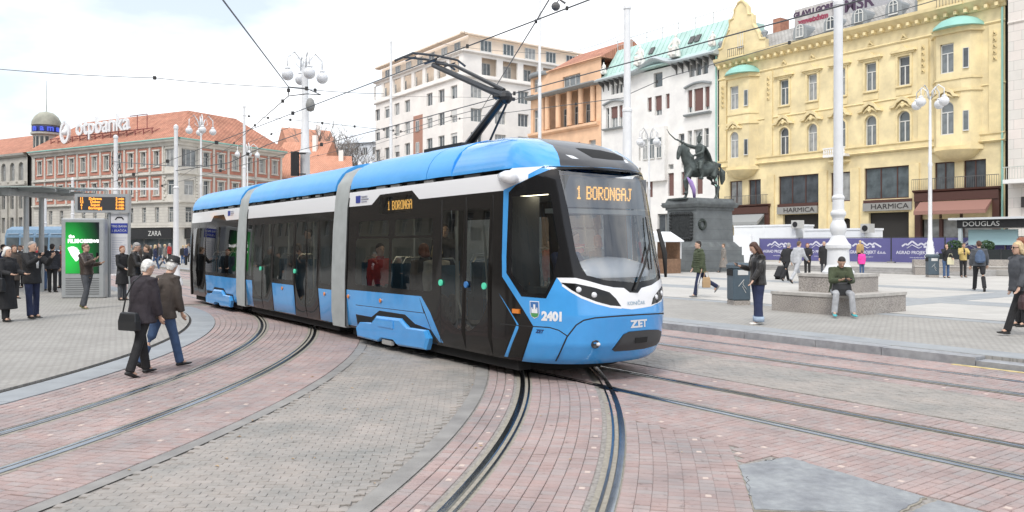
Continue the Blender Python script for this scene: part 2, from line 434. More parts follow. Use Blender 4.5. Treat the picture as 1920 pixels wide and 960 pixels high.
def mass(name, mb0, items, m, scaled):
    V, Fc, T = [], [], []
    n = len(mb0.v)
    for it in items:
        x, y, r = it[:3]; w, h = (it[3], it[4]) if scaled else (1, 1)
        c, s = math.cos(r), math.sin(r); dz = random.uniform(-.003, .0015); b = len(V); tx, ty = random.gauss(0, .008), random.gauss(0, .008)
        for p in mb0.v:
            px, py = p[0] * w, p[1] * h
            V.append((x + px * c - py * s, y + px * s + py * c, p[2] + dz + px * tx + py * ty))
        Fc += [tuple(b + k for k in f) for f in mb0.f]
        T += [random.random()] * n
    me = bpy.data.meshes.new(name); me.from_pydata(V, [], Fc); me.materials.append(m)
    at = me.attributes.new('tint', 'FLOAT', 'POINT'); at.data.foreach_set('value', T); me.update()
    o = bpy.data.objects.new(name, me); COL.objects.link(o); o.parent = bed; o['kind'] = 'stuff'
mass('red_tiles', tile_mb, red[300:], M_red_a, True)
mass('grey_pavers', wave_mb, grey[300:], M_gry_a, False)
stud_mb, stud_me = piece_mesh('lifting_stud', rect(.045, .045), M_stud)
for (x, y, r) in sorted(studs, key=cam2)[:90]: inst('lifting_stud', stud_me, bed, (x, y, .003), (0, 0, r))
# concrete edge strips
strip('edge_strip', CL, RL + 1.42, RL + 1.56, T0L, .28, -.001, M_conc, bed)
strip('edge_strip', CC, RC - 1.15, RC - .99, T0C, .05, -.001, M_conc, bed)
strip('edge_strip', CC, RC - 1.15, RC - .99, .05, .30, -.0012, M_conc, bed)
sheet('edge_strip', avpts([(-13.2, V1 - 1.6), (-8.9, V1 - 1.6), (-8.9, V1 - 1.5), (-13.2, V1 - 1.5)]), -.0022, M_conc, bed)
# loose concrete slabs in the corner between the curved and the straight track
M_slab = mat('blue_grey_slab', (.31, .325, .335), .75, var=.12, vscale=14, bump=.3, bscale=90, stain=.32, stscale=3.2)
def slab(pts, z=.004):
    out = []
    for k, p in enumerate(pts):
        q = pts[(k + 1) % len(pts)]; n = max(2, int(math.hypot(q[0] - p[0], q[1] - p[1]) / .05))
        for i in range(n):
            f = i / n; w = 0 if i == 0 else .006; out.append((p[0] + (q[0] - p[0]) * f + random.gauss(0, w), p[1] + (q[1] - p[1]) * f + random.gauss(0, w)))
    cx = sum(p[0] for p in out) / len(out); cy = sum(p[1] for p in out) / len(out)
    rim = MB(); rim.prism([(cx + (p[0] - cx) * 1.022, cy + (p[1] - cy) * 1.022) for p in out], z - .06, z - .006); rim.build('mortar_edge', M_bitumen, bed)
    mb = MB(); mb.prism(out, z - .05, z); o = mb.build('concrete_slab', M_slab, bed)
    for c in range(2):                                     # hairline cracks
        a = random.choice(out); b = random.choice(out); cr = MB(); pp = []
        for i in range(9): f = i / 8; pp.append(Vector((a[0] + (b[0] - a[0]) * f * .6 + random.gauss(0, .012), a[1] + (b[1] - a[1]) * f * .6 + random.gauss(0, .012), z + .0005)))
        cr.tube(pp, [(.0022, .0006)] * 9, 4, (0, 0, 1)); cr.build('crack', M_groove, o)
    return o
slab(PENT)
slab([(2.90, 5.38), (3.75, 4.15), (3.3, 3.9), (2.50, 5.07)])
slab([(1.52, 5.14), (2.46, 5.07), (3.2, 3.9), (1.2, 3.9)], .002)
# --- rails: grooved profile swept along each track
RP = [(-.062, -.05), (-.062, .002), (-.050, .006), (-.010, .006), (-.002, -.002), (.002, -.034), (.030, -.034), (.034, .0), (.037, .003), (.058, .003), (.060, -.05)]
def rail(path, flip, n=0):
    st, gr = MB(), MB(); rs, rg, rb1 = [], [], []
    for (p, nrm) in path:
        k = -1 if flip else 1
        rs.append([(p.x + nrm.x * q[0] * k, p.y + nrm.y * q[0] * k, q[1]) for q in RP])
        rg.append([(p.x + nrm.x * q * k, p.y + nrm.y * q * k, -.020) for q in (.001, .033)])
        rb1.append([(p.x + nrm.x * q * k, p.y + nrm.y * q * k, -.0015 - .004 * (abs(q) > .08)) for q in (-.105, .105)])
    st.rings(rs, False, False); gr.rings(rg, False, False)
    o = st.build('rail', M_steel, bed); o.data.shade_smooth(); o.data.set_sharp_from_angle(angle=R(30))
    gr.build('groove', M_groove, o)
    fb = MB(); fb.rings(rb1, False, False); fb.build('joint_filler', M_bitumen, o)
def arc_path(C, rad, t0, t1, n=60):
    return [(Vector((*arc(C, rad, t0 + (t1 - t0) * k / n), 0)), Vector((math.cos(t0 + (t1 - t0) * k / n), math.sin(t0 + (t1 - t0) * k / n), 0))) for k in range(n + 1)]
def line_path(a0, a1, v): return [(P(a0, v), D2), (P(a1, v), D2)]
for s in (-1, 1):
    rail(arc_path(CC, RC + s * .5, T0C - .05, TH), s > 0)
    rail(arc_path(CL, RL + s * .5, T0L, TH), s > 0)
    rail(line_path(-95, 3, V1 + s * .5), s > 0)
    rail(line_path(-95, 3, V2 + s * .45), s > 0)
# --- near-side platform (left), its bluish border and dark gutter
plat = MB(); n = 40; ring = [arc(CL, RL - 2.05, T0L + (TH - T0L) * k / n) for k in range(n + 1)]
pe = [(P(-80, V1 - 2.05).x, P(-80, V1 - 2.05).y)]
poly = ring + pe + [(-75, 40), (-75, 0)]
plat.prism(poly, -.05, .03)
struct('pavement', plat, M_sett)
strip('gutter', CL, RL - 2.06, RL - 2.0, T0L, TH, .004, M_groove, bed)
M_strip = M_band
for k in range(16):
    a = T0L + (TH - T0L) * k / 16; b = T0L + (TH - T0L) * (k + 1) / 16 - .0006
    mb = MB(); mb.prism(band_pts(CL, RL - 2.0, RL - 1.51, a, b, 4), -.05, .006); mb.build('border_slab', M_band, bed)
for k in range(24):
    mb = MB(); a = -80 + k * 2.33; mb.prism(avpts([(a, V1 - 2.0), (a + 2.32, V1 - 2.0), (a + 2.32, V1 - 1.51), (a, V1 - 1.51)]), -.05, .006); mb.build('border_slab', M_band, bed)
# --- far-side platform with kerb stones, then the square
KV = 12.0
PH = .12
pf = MB(); pf.prism(avpts([(-110, KV + .32), (40, KV + .32), (40, 18.0), (-110, 18.0)]), -.05, PH)
plat2 = struct('platform', pf, M_sett)
a = -40.0
while a < 8:
    l = random.uniform(1.0, 1.5); h = PH * min(1, max(.12, (-3.4 - a) / 3.2)) if a > -6.8 else PH
    mb = MB(); mb.box(a, a + l - .012, KV, KV + .34, -.05, max(h, .012) + random.uniform(-.004, .006)); k = mb.build('kerb_stone', M_kerb, plat2); k.rotation_euler = (0, 0, ROT)
    a += l
mb = MB(); mb.box(-110, 40, KV + .345, KV + .95, .0, PH + .004); o = mb.build('border_band', M_band, plat2); o.rotation_euler = (0, 0, ROT)
M_yel = mat('yellow_paint', (.62, .50, .22), .7, var=.25, vscale=8)
mb = MB(); mb.box(-5.6, 4, KV - .16, KV - .08, -.01, .004); o = mb.build('painted_line', M_yel, plat2); o.rotation_euler = (0, 0, ROT)
sq = MB(); sq.prism(avpts([(-120, 18.05), (60, 18.05), (60, 80), (-120, 80)]), -.05, PH)
square = struct('plaza', sq, M_square); 
mb = MB(); mb.box(-110, 40, 17.99, 18.06, .0, PH + .003); o = mb.build('drain', M_groove, square); o.rotation_euler = (0, 0, ROT)
for (v0, v1) in ((17.45, 17.97), (22.2, 23.6), (28.6, 30.0)):
    mb = MB(); mb.box(-80, 40, v0, v1, .0, PH + .004); o = mb.build('paving_band', M_band, square); o.rotation_euler = (0, 0, ROT)
for a0 in (-33, -12, 4):
    mb = MB(); mb.box(a0, a0 + 1.2, 18.1, 41, .0, PH + .0065); o = mb.build('paving_band', M_band, square); o.rotation_euler = (0, 0, ROT)
# terrace and steps in front of the yellow house
M_step = mat('step_stone', (.38, .37, .355), .8, var=.12, vscale=6, stain=.2)
st = empty('terrace_steps', (0, 0, 0), ROT, 'long low flight of grey stone steps before the purple hoarding', 'steps')
for k in range(3):
    mb = MB(); mb.box(-36 + k * .01, -18.2, 41.6 + k * .42, 44.0, PH + k * .1 + .001, PH + (k + 1) * .1); mb.build('step', M_step, st)
mb = MB(); mb.box(-36, -5, 43.2, 66.9, PH + .02, PH + .303); mb.build('landing', M_square, st)
# fallen leaves
M_leaf = mat('dry_leaf', (.42, .30, .18), .8)
lm = MB()
for k in range(70):
    if k < 34:
        th = random.uniform(-.2, .0); s = random.choice((-1, 1)); x, y = arc(CC, RC + s * .5 + s * -.0 + .017 * (1 if s < 0 else -1), th); x += random.gauss(0, .008); z = -.012
    else: x, y, z = random.uniform(-3, 1.5), random.uniform(5.2, 10.5), .003
    l = random.uniform(.012, .03); r = random.uniform(0, 6.28)
    lm.quad((x - l * math.cos(r), y - l * math.sin(r), z), (x - l * .5 * math.sin(r), y + l * .5 * math.cos(r), z + .008), (x + l * math.cos(r), y + l * math.sin(r), z + .003), (x + l * .5 * math.sin(r), y - l * .5 * math.cos(r), z + .01))
lo = lm.build('leaves', M_leaf); tag(lo, 'small dry leaves lying on the pavers and in the rail grooves', 'leaves', kind='stuff')
# ================================================================ the blue tram
M_blue = mat('tram_blue', (.065, .36, .80), .16, coat=.6, var=.03, vscale=2, stain=.10, stscale=2.2)
M_bluecov = mat('roof_cover_blue', (.062, .36, .80), .28, var=.06, vscale=1.5, bump=.5, bscale=2.2)
M_tblack = mat('tram_black', (.010, .010, .011), .10, spec=.4)
M_tdark = mat('tram_door_black', (.016, .0145, .0135), .10, spec=.3)
M_twhite = mat('tram_white', (.82, .83, .85), .25, coat=.4)
M_rubber = mat('rubber', (.018, .018, .018), .7)
M_bell = mat('bellows_grey', (.37, .395, .395), .7, var=.08, vscale=5)
M_under = mat('underframe', (.012, .012, .012), .9)
M_intl = mat('interior_pale', (.30, .31, .30), .6)
M_intd = mat('interior_dark', (.18, .18, .18), .7)
M_seat = mat('seat_blue', (.05, .13, .20), .8)
M_led = mat('amber_led', (.02, .01, 0), .5, emit=(1, .52, .12), estr=.85)
M_pole = mat('grab_pole', (.50, .50, .46), .3, metal=.6)
M_roofd = mat('roof_charcoal', (.040, .041, .045), .3, coat=.2)
M_lens = mat('lamp_lens', (.7, .72, .75), .08, coat=1)
M_orange = mat('amber_lens', (.75, .22, .02), .2, coat=1)
M_plate = mat('bumper_grey', (.05, .052, .055), .5)
M_green = mat('button_green', (.05, .35, .22), .4, emit=(.1, .7, .45), estr=.3)
M_gwin = glass_mat('tram_glass', (.56, .60, .60), .02)
M_gws = glass_mat('windscreen_glass', (.90, .93, .95), .11)
TAB = [(.20, 1.12, 1.06), (.30, 1.28, 1.12), (.5, 1.4, 1.15), (.85, 1.46, 1.15), (1.15, 1.43, 1.15), (1.5, 1.34, 1.14), (2.0, 1.2, 1.12), (2.4, 1.1, 1.10), (2.6, 1.05, 1.085),
       (2.72, 1.0, 1.066), (2.82, .9, 1.052), (2.95, .70, 1.005), (3.07, .44, .92), (3.17, .14, .80), (3.25, -.3, .63), (3.30, -.8, .42), (3.315, -1.1, .25)]
XC, NE = -8.6, 2.35
A0 = -16.0                                     # tram origin along the track
def tabz(z):
    if z <= TAB[0][0]: return TAB[0][1:]
    for q, r in zip(TAB, TAB[1:]):
        if z <= r[0]:
            k = (z - q[0]) / (r[0] - q[0]); return q[1] + (r[1] - q[1]) * k, q[2] + (r[2] - q[2]) * k
    return TAB[-1][1:]
def surf(t, z, off=0.):
    """t <= 0: near side, metres behind the nose; 0..1 round the nose; > 1 far side"""
    L, B = tabz(z); xs = XC + min(0, L - .35); Ln = max(L, .35)
    if t <= 0: return Vector((xs + t - A0, -B - off, z))
    if t >= 1: return Vector((xs - (t - 1) - A0, B + off, z))
    ph = math.pi * (t - .5); c, s = math.cos(ph), math.sin(ph)
    return Vector((xs + (Ln + off) * max(c, 0) ** (2 / NE) - A0, (B + off) * math.copysign(abs(s) ** (2 / NE), s), z))
def surf_r(t, z, off=0.):                       # rounded rear end, mirrored nose, blunter
    q = surf(t, z, off)
    return q
def snorm(t, z):
    e = 1e-3
    if t <= -.02: d1 = Vector((1, 0, 0))
    elif t >= 1.02: d1 = Vector((-1, 0, 0))
    else: d1 = surf(t + e, z) - surf(t - e, z)
    d2 = surf(t, min(3.314, z + .03)) - surf(t, z - .03)
    n = d1.cross(d2); n.normalize()
    return n
def cdt_parts(domain, layers, grid, mapf, normf, parent_of, root):
    """split a (t, z) sheet into separate flush panels: later layers win; returns {name: object}"""
    vs, es = [], []
    polys = [domain] + [l[1] for l in layers]
    for poly in polys:
        b = len(vs); n = len(poly); vs.extend(Vector(p) for p in poly); es += [(b + k, b + (k + 1) % n) for k in range(n)]
    vs.extend(Vector(g) for g in grid)
    ov, oe, of, _, _, _ = geometry.delaunay_2d_cdt(vs, es, [], 0, 1e-5, False)
    boxes = [(min(p[0] for p in q), max(p[0] for p in q), min(p[1] for p in q), max(p[1] for p in q)) for q in polys]
    groups = {}
    for f in of:
        cx = sum(ov[i][0] for i in f) / len(f); cy = sum(ov[i][1] for i in f) / len(f)
        if not inside(domain, cx, cy): continue
        for k in range(len(polys) - 1, 0, -1):
            q = boxes[k]
            if q[0] <= cx <= q[1] and q[2] <= cy <= q[3] and inside(polys[k], cx, cy):
                groups.setdefault(k, []).append(f); break
    return ov, groups
def build_panels(spec, domain, grid, root):
    """spec: list of (part name, material, polygon, key) ; parts with equal key are one mesh"""
    layers = [(s[3], s[2]) for s in spec]
    ov, groups = cdt_parts(domain, layers, grid, None, None, None, root)
    bykey = {}
    for gi, faces in groups.items():
        if gi == 0: continue
        bykey.setdefault(spec[gi - 1][3], []).extend((gi, f) for f in faces)
    res = {}
    for key, lst in bykey.items():
        s0 = next(s for s in spec if s[3] == key)
        if s0[1] is None: continue
        off = s0[4] if len(s0) > 4 else 0.
        idx = {}; V, Fc, N = [], [], []
        for gi, f in lst:
            ff = []
            for i in f:
                if i not in idx:
                    idx[i] = len(V); t, z = ov[i]; V.append(surf(t, z, off)); N.append(snorm(t, z))
                ff.append(idx[i])
            p = [V[i] for i in ff]; nn = (p[1] - p[0]).cross(p[2] - p[0])
            if nn.dot(N[ff[0]]) < 0: ff.reverse()
            Fc.append(ff)
        me = bpy.data.meshes.new(s0[0]); me.from_pydata([tuple(v) for v in V], [], Fc); me.materials.append(s0[1]); me.shade_smooth()
        me.normals_split_custom_set_from_vertices([tuple(n) for n in N]); me.update()
        o = bpy.data.objects.new(s0[0], me); COL.objects.link(o); o.parent = root; res[key] = o
    return res
tram = empty('tram', P(A0, V1, 0), ROT, 'long blue and white low-floor tram with black windows turning through the square', 'tram')
# ---- front module ------------------------------------------------------------------------------
def sd(l): return [(a - XC, z) for a, z in l]          # side coordinates (along-track position) to surface coordinates
def rc(a0, a1, z0, z1): return sd([(a0, z0), (a1, z0), (a1, z1), (a0, z1)])
def rrect(a0, a1, z0, z1, r=.06, n=4):
    out = []
    for cx, cz, s in ((a1 - r, z0 + r, -90), (a1 - r, z1 - r, 0), (a0 + r, z1 - r, 90), (a0 + r, z0 + r, 180)):
        for k in range(n + 1):
            q = R(s + 90 * k / n); out.append((cx + r * math.cos(q), cz + r * math.sin(q)))
    return sd(out)
ZB, ZT = .24, 2.72
AF = -13.43                                             # rear end of the front module
def line_poly(pts, w):
    """thin polygon that follows a polyline in (t, z)"""
    up, dn = [], []
    for i, p in enumerate(pts):
        q0, q1 = pts[max(0, i - 1)], pts[min(len(pts) - 1, i + 1)]
        dt, dz = (q1[0] - q0[0]) * 3.2, q1[1] - q0[1]; l = math.hypot(dt, dz) or 1
        ox, oz = -dz / l * w / 3.2, dt / l * w
        up.append((p[0] + ox, p[1] + oz)); dn.append((p[0] - ox, p[1] - oz))
    return up + dn[::-1]
wsbot = [(.228, 1.33), (.295, 1.33), (.34, 1.29), (.388, 1.24), (.425, 1.21), (.463, 1.2), (.482, 1.14), (.505, 1.13), (.52, 1.19), (.575, 1.22), (.66, 1.28), (.75, 1.33)]
whitebot = [(.75, 1.10), (.70, 1.04), (.647, .99), (.56, .95), (.52, .94), (.485, .93), (.45, .95), (.408, .98), (.357, 1.03), (.307, 1.1), (.273, 1.17), (.245, 1.24), (.235, 1.3)]
head1 = [(.24, 1.27), (.292, 1.26), (.357, 1.21), (.408, 1.15), (.43, 1.07), (.448, .97), (.417, .98), (.362, 1.03), (.307, 1.11), (.268, 1.18)]
head2 = [(.562, .97), (.573, 1.05), (.618, 1.14), (.68, 1.19), (.735, 1.22), (.72, 1.12), (.66, 1.02), (.605, .985)]
def mir(l): return [(1 - t, z) for t, z in l][::-1]
# lip of the lower headlight rim (bluish grey)
rim = line_poly([(.245, 1.24), (.273, 1.165), (.307, 1.095), (.357, 1.025), (.408, .975), (.448, .958)], .014)
bt = [(t / 10, ZB) for t in range(0, 11)]
spec = []
def S(name, m, poly, key=None, off=0.): spec.append((name, m, poly, key or name + str(len(spec)), off))
S('side_shell', M_tdark, [(AF - XC, ZB), (0, ZB)] + bt[1:] + [(1 + XC - AF, ZB), (1 + XC - AF, 2.68), (AF - XC, 2.68)], 'shell')
# near side -------------------------------------------------------------
S('white_band', M_twhite, sd([(AF, 2.42), (-12.46, 2.42), (-12.16, 2.58), (-11.03, 2.59), (-10.78, 2.44), (-8.44, 2.45), (-8.44, 2.68), (AF, 2.68)]), 'band')
S('white_band', M_twhite, [(1 + -8.6 + 8.6, 2.45), (1 + XC - AF, 2.45), (1 + XC - AF, 2.68), (1, 2.68)], 'band_far')
S('blue_panel', M_blue, sd([(AF, .28), (AF, .92), (-10.7, .945), (-10.55, .70), (-13.0, .67), (-13.0, .28)]), 'lowblue')
S('blue_panel', M_blue, sd([(-13.0, .66), (-10.52, .69), (-10.34, .46), (-10.82, .51), (-11.15, .63), (-12.06, .63), (-12.36, .5), (-13.0, .5)]), 'lip')
S('blue_panel', M_blue, sd([(-10.7, .945), (-10.50, .70), (-10.32, .45), (-10.13, .29), (-10.02, .29), (-10.35, .72), (-10.62, .945)]), 'edge')
S('wheel_recess', M_under, sd([(-12.98, .26), (-12.98, .49), (-12.37, .49), (-12.07, .62), (-11.15, .62), (-10.83, .50), (-10.33, .45), (-10.2, .26)]), 'recess')
S('blue_panel', M_blue, [(1 + XC + 9.2, .28), (1 + XC - AF, .28), (1 + XC - AF, .92), (1 + XC + 9.2, .92)], 'lowblue_far')
for (a0, a1) in ((-13.03, -11.73), (-11.64, -10.30)):
    S('window_pane', M_gwin, rrect(a0, a1, 1.03, 1.84), 'win%f' % a0)
    S('window_pane', M_gwin, rrect(a0 + .1, a1 - .03, 1.88, 2.14, .05), 'vent%f' % a0)
S('display_glass', M_gwin, rrect(-12.18, -10.98, 2.25, 2.53, .07), 'disp')
for k, (a0, a1) in enumerate(((-10.03, -9.47), (-9.36, -8.80))):
    if k == 0: arc_b = [(a0, 1.0), (a0 + .06, .85), (a0 + .2, .68), (a0 + .4, .56), (a1, .52)]
    else: arc_b = [(a0, .52), (a0 + .16, .56), (a0 + .36, .68), (a0 + .5, .85), (a1, 1.0)]
    S('door_pane', M_gwin, sd(arc_b + [(a1, 2.22), (a0, 2.24)]), 'door%d' % k)
for (a0, a1) in ((-13.0, -11.75), (-11.6, -10.35), (-10.1, -9.0)):
    S('window_pane', M_gwin, [(1 + XC - a1, 1.03), (1 + XC - a0, 1.03), (1 + XC - a0, 2.2), (1 + XC - a1, 2.2)], 'fwin%f' % a0)
for a in (-10.08, -9.415, -8.74):
    S('door_seam', M_rubber, rc(a - .012, a + .012, .27, 2.4), 'seams')
# nose ------------------------------------------------------------------
S('nose_shell', M_blue, [(.018, 2.6), (.018, 1.59), (.02, 1.32), (.098, .93), (.14, .71), (.098, ZB)] + [(t / 20, ZB) for t in range(2, 19)] + [(.9, ZB), (.86, .71), (.9, .93), (.98, 1.32), (.982, 2.6), (.9, 2.72)] + [(t / 10, 2.72) for t in range(8, 1, -1)] + [(.1, 2.72)], 'nose')
S('blue_stripe', M_blue, [(.008, 1.10), (.077, .72), (.02, .27), (.036, .27), (.084, .67), (.084, .72), (.02, 1.04)], 'stripe')
# black glass band round cab and windscreen
gb = [(.045, 2.42), (.08, 2.51), (.145, 2.59), (.253, 2.71), (.288, 2.73)] + [(t, 2.735) for t in (.35, .42, .5, .58, .65)] + [(.712, 2.73), (.747, 2.71), (.855, 2.59), (.92, 2.51), (.955, 2.42), (.963, 1.59), (.963, 1.37), (.905, 1.08), (.815, 1.07), (.77, 1.33)]
gb += wsbot[::-1] + [(.185, 1.07), (.095, 1.08), (.037, 1.37), (.037, 1.59)]
S('cab_glazing', M_tblack, gb, 'glazing', .002)
S('white_nose_band', M_twhite, wsbot + whitebot, 'moustache')
S('headlight', M_tblack, head1, 'head_a')
S('headlight', M_tblack, head2, 'head_b')
S('headlight_rim', M_twhite, rim, 'rim')
cw = [(.062, 2.36), (.232, 2.38), (.247, 1.7), (.217, 1.34), (.182, 1.13), (.118, 1.12), (.058, 1.37)]
S('cab_window', M_gwin, cw, 'cabwin')
S('cab_window', M_gwin, mir(cw), 'cabwin_far')
S('windscreen', M_gws, [(.275, 2.69), (.297, 2.2), (.307, 1.63), (.320, 1.46), (.335, 1.36), (.40, 1.30), (.5, 1.26), (.60, 1.29), (.665, 1.36), (.68, 1.46), (.693, 1.63), (.703, 2.2), (.725, 2.69), (.65, 2.70), (.5, 2.705), (.35, 2.70)], 'ws')
S('cab_white', M_twhite, [(.0, 2.64), (.06, 2.74), (.225, 2.755), (.14, 2.64), (.138, 2.58), (.02, 2.46), (0, 2.45)], 'cabwhite')
S('panel_seam', M_rubber, line_poly([(.013, .7), (.14, .71), (.198, .71), (.23, .68), (.262, .61)], .007), 'seam1')
S('panel_seam', M_rubber, line_poly([(.235, .28), (.26, .6), (.288, .75), (.312, .81), (.35, .84), (.425, .855), (.508, .857), (.6, .845), (.70, .82), (.76, .79)], .009), 'seam2')
S('bumper_plate', M_plate, [(.43, .43), (.46, .62), (.48, .65), (.55, .65), (.618, .63), (.66, .59), (.665, .45), (.64, .41), (.55, .40), (.495, .40), (.443, .405)], 'plate', .012)
# roof fairing of the cab
rb = [(.05, 3.315), (.15, 3.29), (.25, 3.24), (.31, 3.16), (.328, 3.05), (.312, 2.93), (.30, 2.84), (.29, 2.77), (.288, 2.74)]
S('cab_roof', M_blue, [(-1.3, 2.735), (0, 2.735), (.1, 2.735), (.2, 2.735), (.288, 2.735), (.5, 2.735), (.712, 2.735), (.8, 2.735), (.9, 2.735), (1, 2.735), (2.3, 2.735), (2.3, 3.315), (1, 3.315), (.5, 3.315), (0, 3.315), (-1.3, 3.315)], 'cabroof')
S('roof_fairing', M_roofd, rb[::-1] + [(.5, 3.315)] + mir(rb[::-1]) + [(.65, 2.738), (.5, 2.74), (.35, 2.738)], 'fairing')
S('roof_vent', M_under, [(.44, 3.03), (.485, 3.035), (.56, 3.03), (.64, 3.0), (.66, 2.95), (.62, 2.88), (.52, 2.865), (.46, 2.875)], 'vent')
S('marker_lamp', M_lens, [(.345, 2.905), (.375, 2.89), (.39, 2.845), (.36, 2.85)], 'mk1')
S('marker_lamp', M_lens, mir([(.345, 2.905), (.375, 2.89), (.39, 2.845), (.36, 2.85)]), 'mk2')
dom = [(AF - XC, ZB), (0, ZB)] + bt[1:] + [(1 + XC - AF, ZB), (1 + XC - AF, 2.72), (2.3, 2.72), (2.3, 3.315), (-1.3, 3.315), (-1.3, 2.72), (AF - XC, 2.72)]
ZL = [q[0] for q in TAB]
grid = [(t / 50, z) for t in range(0, 51) for z in [.25 + .07 * k for k in range(36)] + ZL[9:]]
grid += [(t, z) for t in (-.2, -.1, 1.1, 1.2) for z in ZL[1:]] + [(t, z) for t in (-1.2, -.9, -.6, -.4, 1.4, 1.6, 1.9, 2.2) for z in ZL[9:]] + [(t, z) for t in [-4.6 + .5 * k for k in range(10)] + [1.4 + .5 * k for k in range(9)] for z in ZL[1:9]]
front = build_panels(spec, dom, grid, tram)
# caps and small bits on the front
def on(t, z, off=0.): return surf(t, z, off), snorm(t, z)
def frame_at(t, z, off):
    p, n = on(t, z, off); up = Vector((0, 0, 1)); x = up.cross(n); x.normalize(); y = n.cross(x)
    return Matrix((( x.x, y.x, n.x, p.x), (x.y, y.y, n.y, p.y), (x.z, y.z, n.z, p.z), (0, 0, 0, 1)))
def decal(name, v, f, t0, z0, m, parent, k=None, off=.004, slope=0.):
    """wrap flat outline (x, y in metres) onto the nose starting at (t0, z0)"""
    e = .01; sc_ = e / (surf(t0 + e, z0) - surf(t0, z0)).length if t0 > 0 else 1.
    V = [tuple(surf(t0 + x * sc_, z0 + y + slope * x, off)) for x, y, *_ in v]
    me = bpy.data.meshes.new(name); me.from_pydata(V, [], f); me.materials.append(m); o = bpy.data.objects.new(name, me); COL.objects.link(o); o.parent = parent
    return o
nose = front['nose']
M_num = mat('number_white', (.78, .80, .82), .5); M_mark = mat('mark_dark', (.02, .05, .16), .5)
v, f = text_geom('2401', .15, bold=.009); decal('number', v, f, .168, .80, M_num, nose)
v, f = text_geom('ZET', .13, bold=.006, shear=-.2); v = [(x * 1.25, y) for x, y, *_ in v]; decal('lettering', v, f, .485, .70, M_num, nose)
v, f = text_geom('ZET', .06, bold=.003, shear=.2); decal('lettering', v, f, .150, .635, M_mark, nose)
M_konc = mat('mark_grey_blue', (.30, .42, .52), .5)
v, f = text_geom('KONČAR', .062, bold=.001); decal('lettering', v, f, .470, .985, M_konc, front['moustache'])
# city coat of arms: blue shield, white castle, green hill
def flat(poly): return [(x, y, 0) for x, y in poly], [tuple(range(len(poly)))]
SH = [(-.07, .22), (.07, .22), (.07, .07), (.05, .025), (0, 0), (-.05, .025), (-.07, .07)]
for poly, m, off in ((SH, M_num, .003), ([(x * .86, .012 + y * .9) for x, y in SH], mat('crest_blue', (.06, .17, .42), .4), .005),
                     ([(-.06, .07), (.06, .07), (.045, .03), (0, .016), (-.045, .03)], mat('crest_green', (.08, .30, .10), .5), .007),
                     ([(-.045, .07), (.045, .07), (.045, .14), (.03, .14), (.03, .12), (.015, .12), (.015, .18), (-.015, .18), (-.015, .12), (-.03, .12), (-.03, .14), (-.045, .14)], M_num, .0085)):
    v, f = flat(poly); decal('crest', v, f, .143, .81, m, nose, off=off)
mb = MB()
for (t, z) in ((.30, 1.185), (.352, 1.12), (.66, 1.10), (.60, 1.06)):
    Mx = frame_at(t, z, .0); mb.lathe([(.032, -.02), (.036, .004), (.026, .012), (.001, .015)], (0, 0, 0), 12)
    for i in range(len(mb.v) - 48, len(mb.v)): mb.v[i] = tuple(Mx @ Vector(mb.v[i]))
mb.build('headlamp', M_lens, front['head_a'], True)
mb = MB(); Mx = frame_at(.362, .51, 0)
mb.lathe([(.055, -.01), (.055, .004), (.04, .006), (.036, -.004)], (0, 0, 0), 16)
mb.v = [tuple(Mx @ Vector(q)) for q in mb.v]; mb.build('fog_lamp', M_roofd, nose, True)
mb = MB(); Mx = frame_at(.372, .51, .003); mb.sphere((0, 0, 0), .028, 10, 6); mb.v = [tuple(Mx @ Vector(q)) for q in mb.v]; mb.build('fog_lens', M_lens, nose, True)
mb = MB(); Mx = frame_at(.077, .89, 0); mb.box(-.06, .06, -.028, .028, 0, .03); mb.v = [tuple(Mx @ Vector(q)) for q in mb.v]
mb.build('side_indicator', M_orange, nose)
mb = MB(); Mx = frame_at(.52, .53, .013); mb.box(-.11, .11, -.035, .035, 0, .006); mb.v = [tuple(Mx @ Vector(q)) for q in mb.v]; mb.build('coupler_flap', M_under, front['plate'])
# camera pod on the cab corner
mb = MB(); p, nn = on(.06, 2.60); mb.tube([p + Vector((-.34, .04, .06)), p + Vector((-.2, .0, .04)), p + Vector((-.02, -.06, .02)), p + Vector((.10, -.09, -.0)), p + Vector((.145, -.10, -.01)), p + Vector((.155, -.10, -.012))], [(.03, .04), (.06, .08), (.085, .105), (.09, .10), (.065, .075), (.025, .025)], 16)
mb.build('mirror_pod', M_twhite, tram, True)
# wiper
mb = MB(); w0, _ = on(.495, 1.17, .03); w1, _ = on(.60, 1.75, .035); w2, _ = on(.62, 2.1, .02); w3, _ = on(.585, 1.42, .02)
mb.tube([w0, (w0 + w1) / 2 + Vector((.03, 0, 0)), w1], .014, 6); mb.tube([w3, w1, w2], .010, 6); mb.build('wiper', M_rubber, tram)
mb = MB(); w0, _ = on(.70, 1.95, .08); w1, _ = on(.72, 1.3, .06)
mb.tube([w0, (w0 + w1) / 2 + Vector((.02, .03, 0)), w1], [(.02, .03), (.025, .045), (.015, .02)], 8); mb.build('mirror', M_rubber, tram, True)
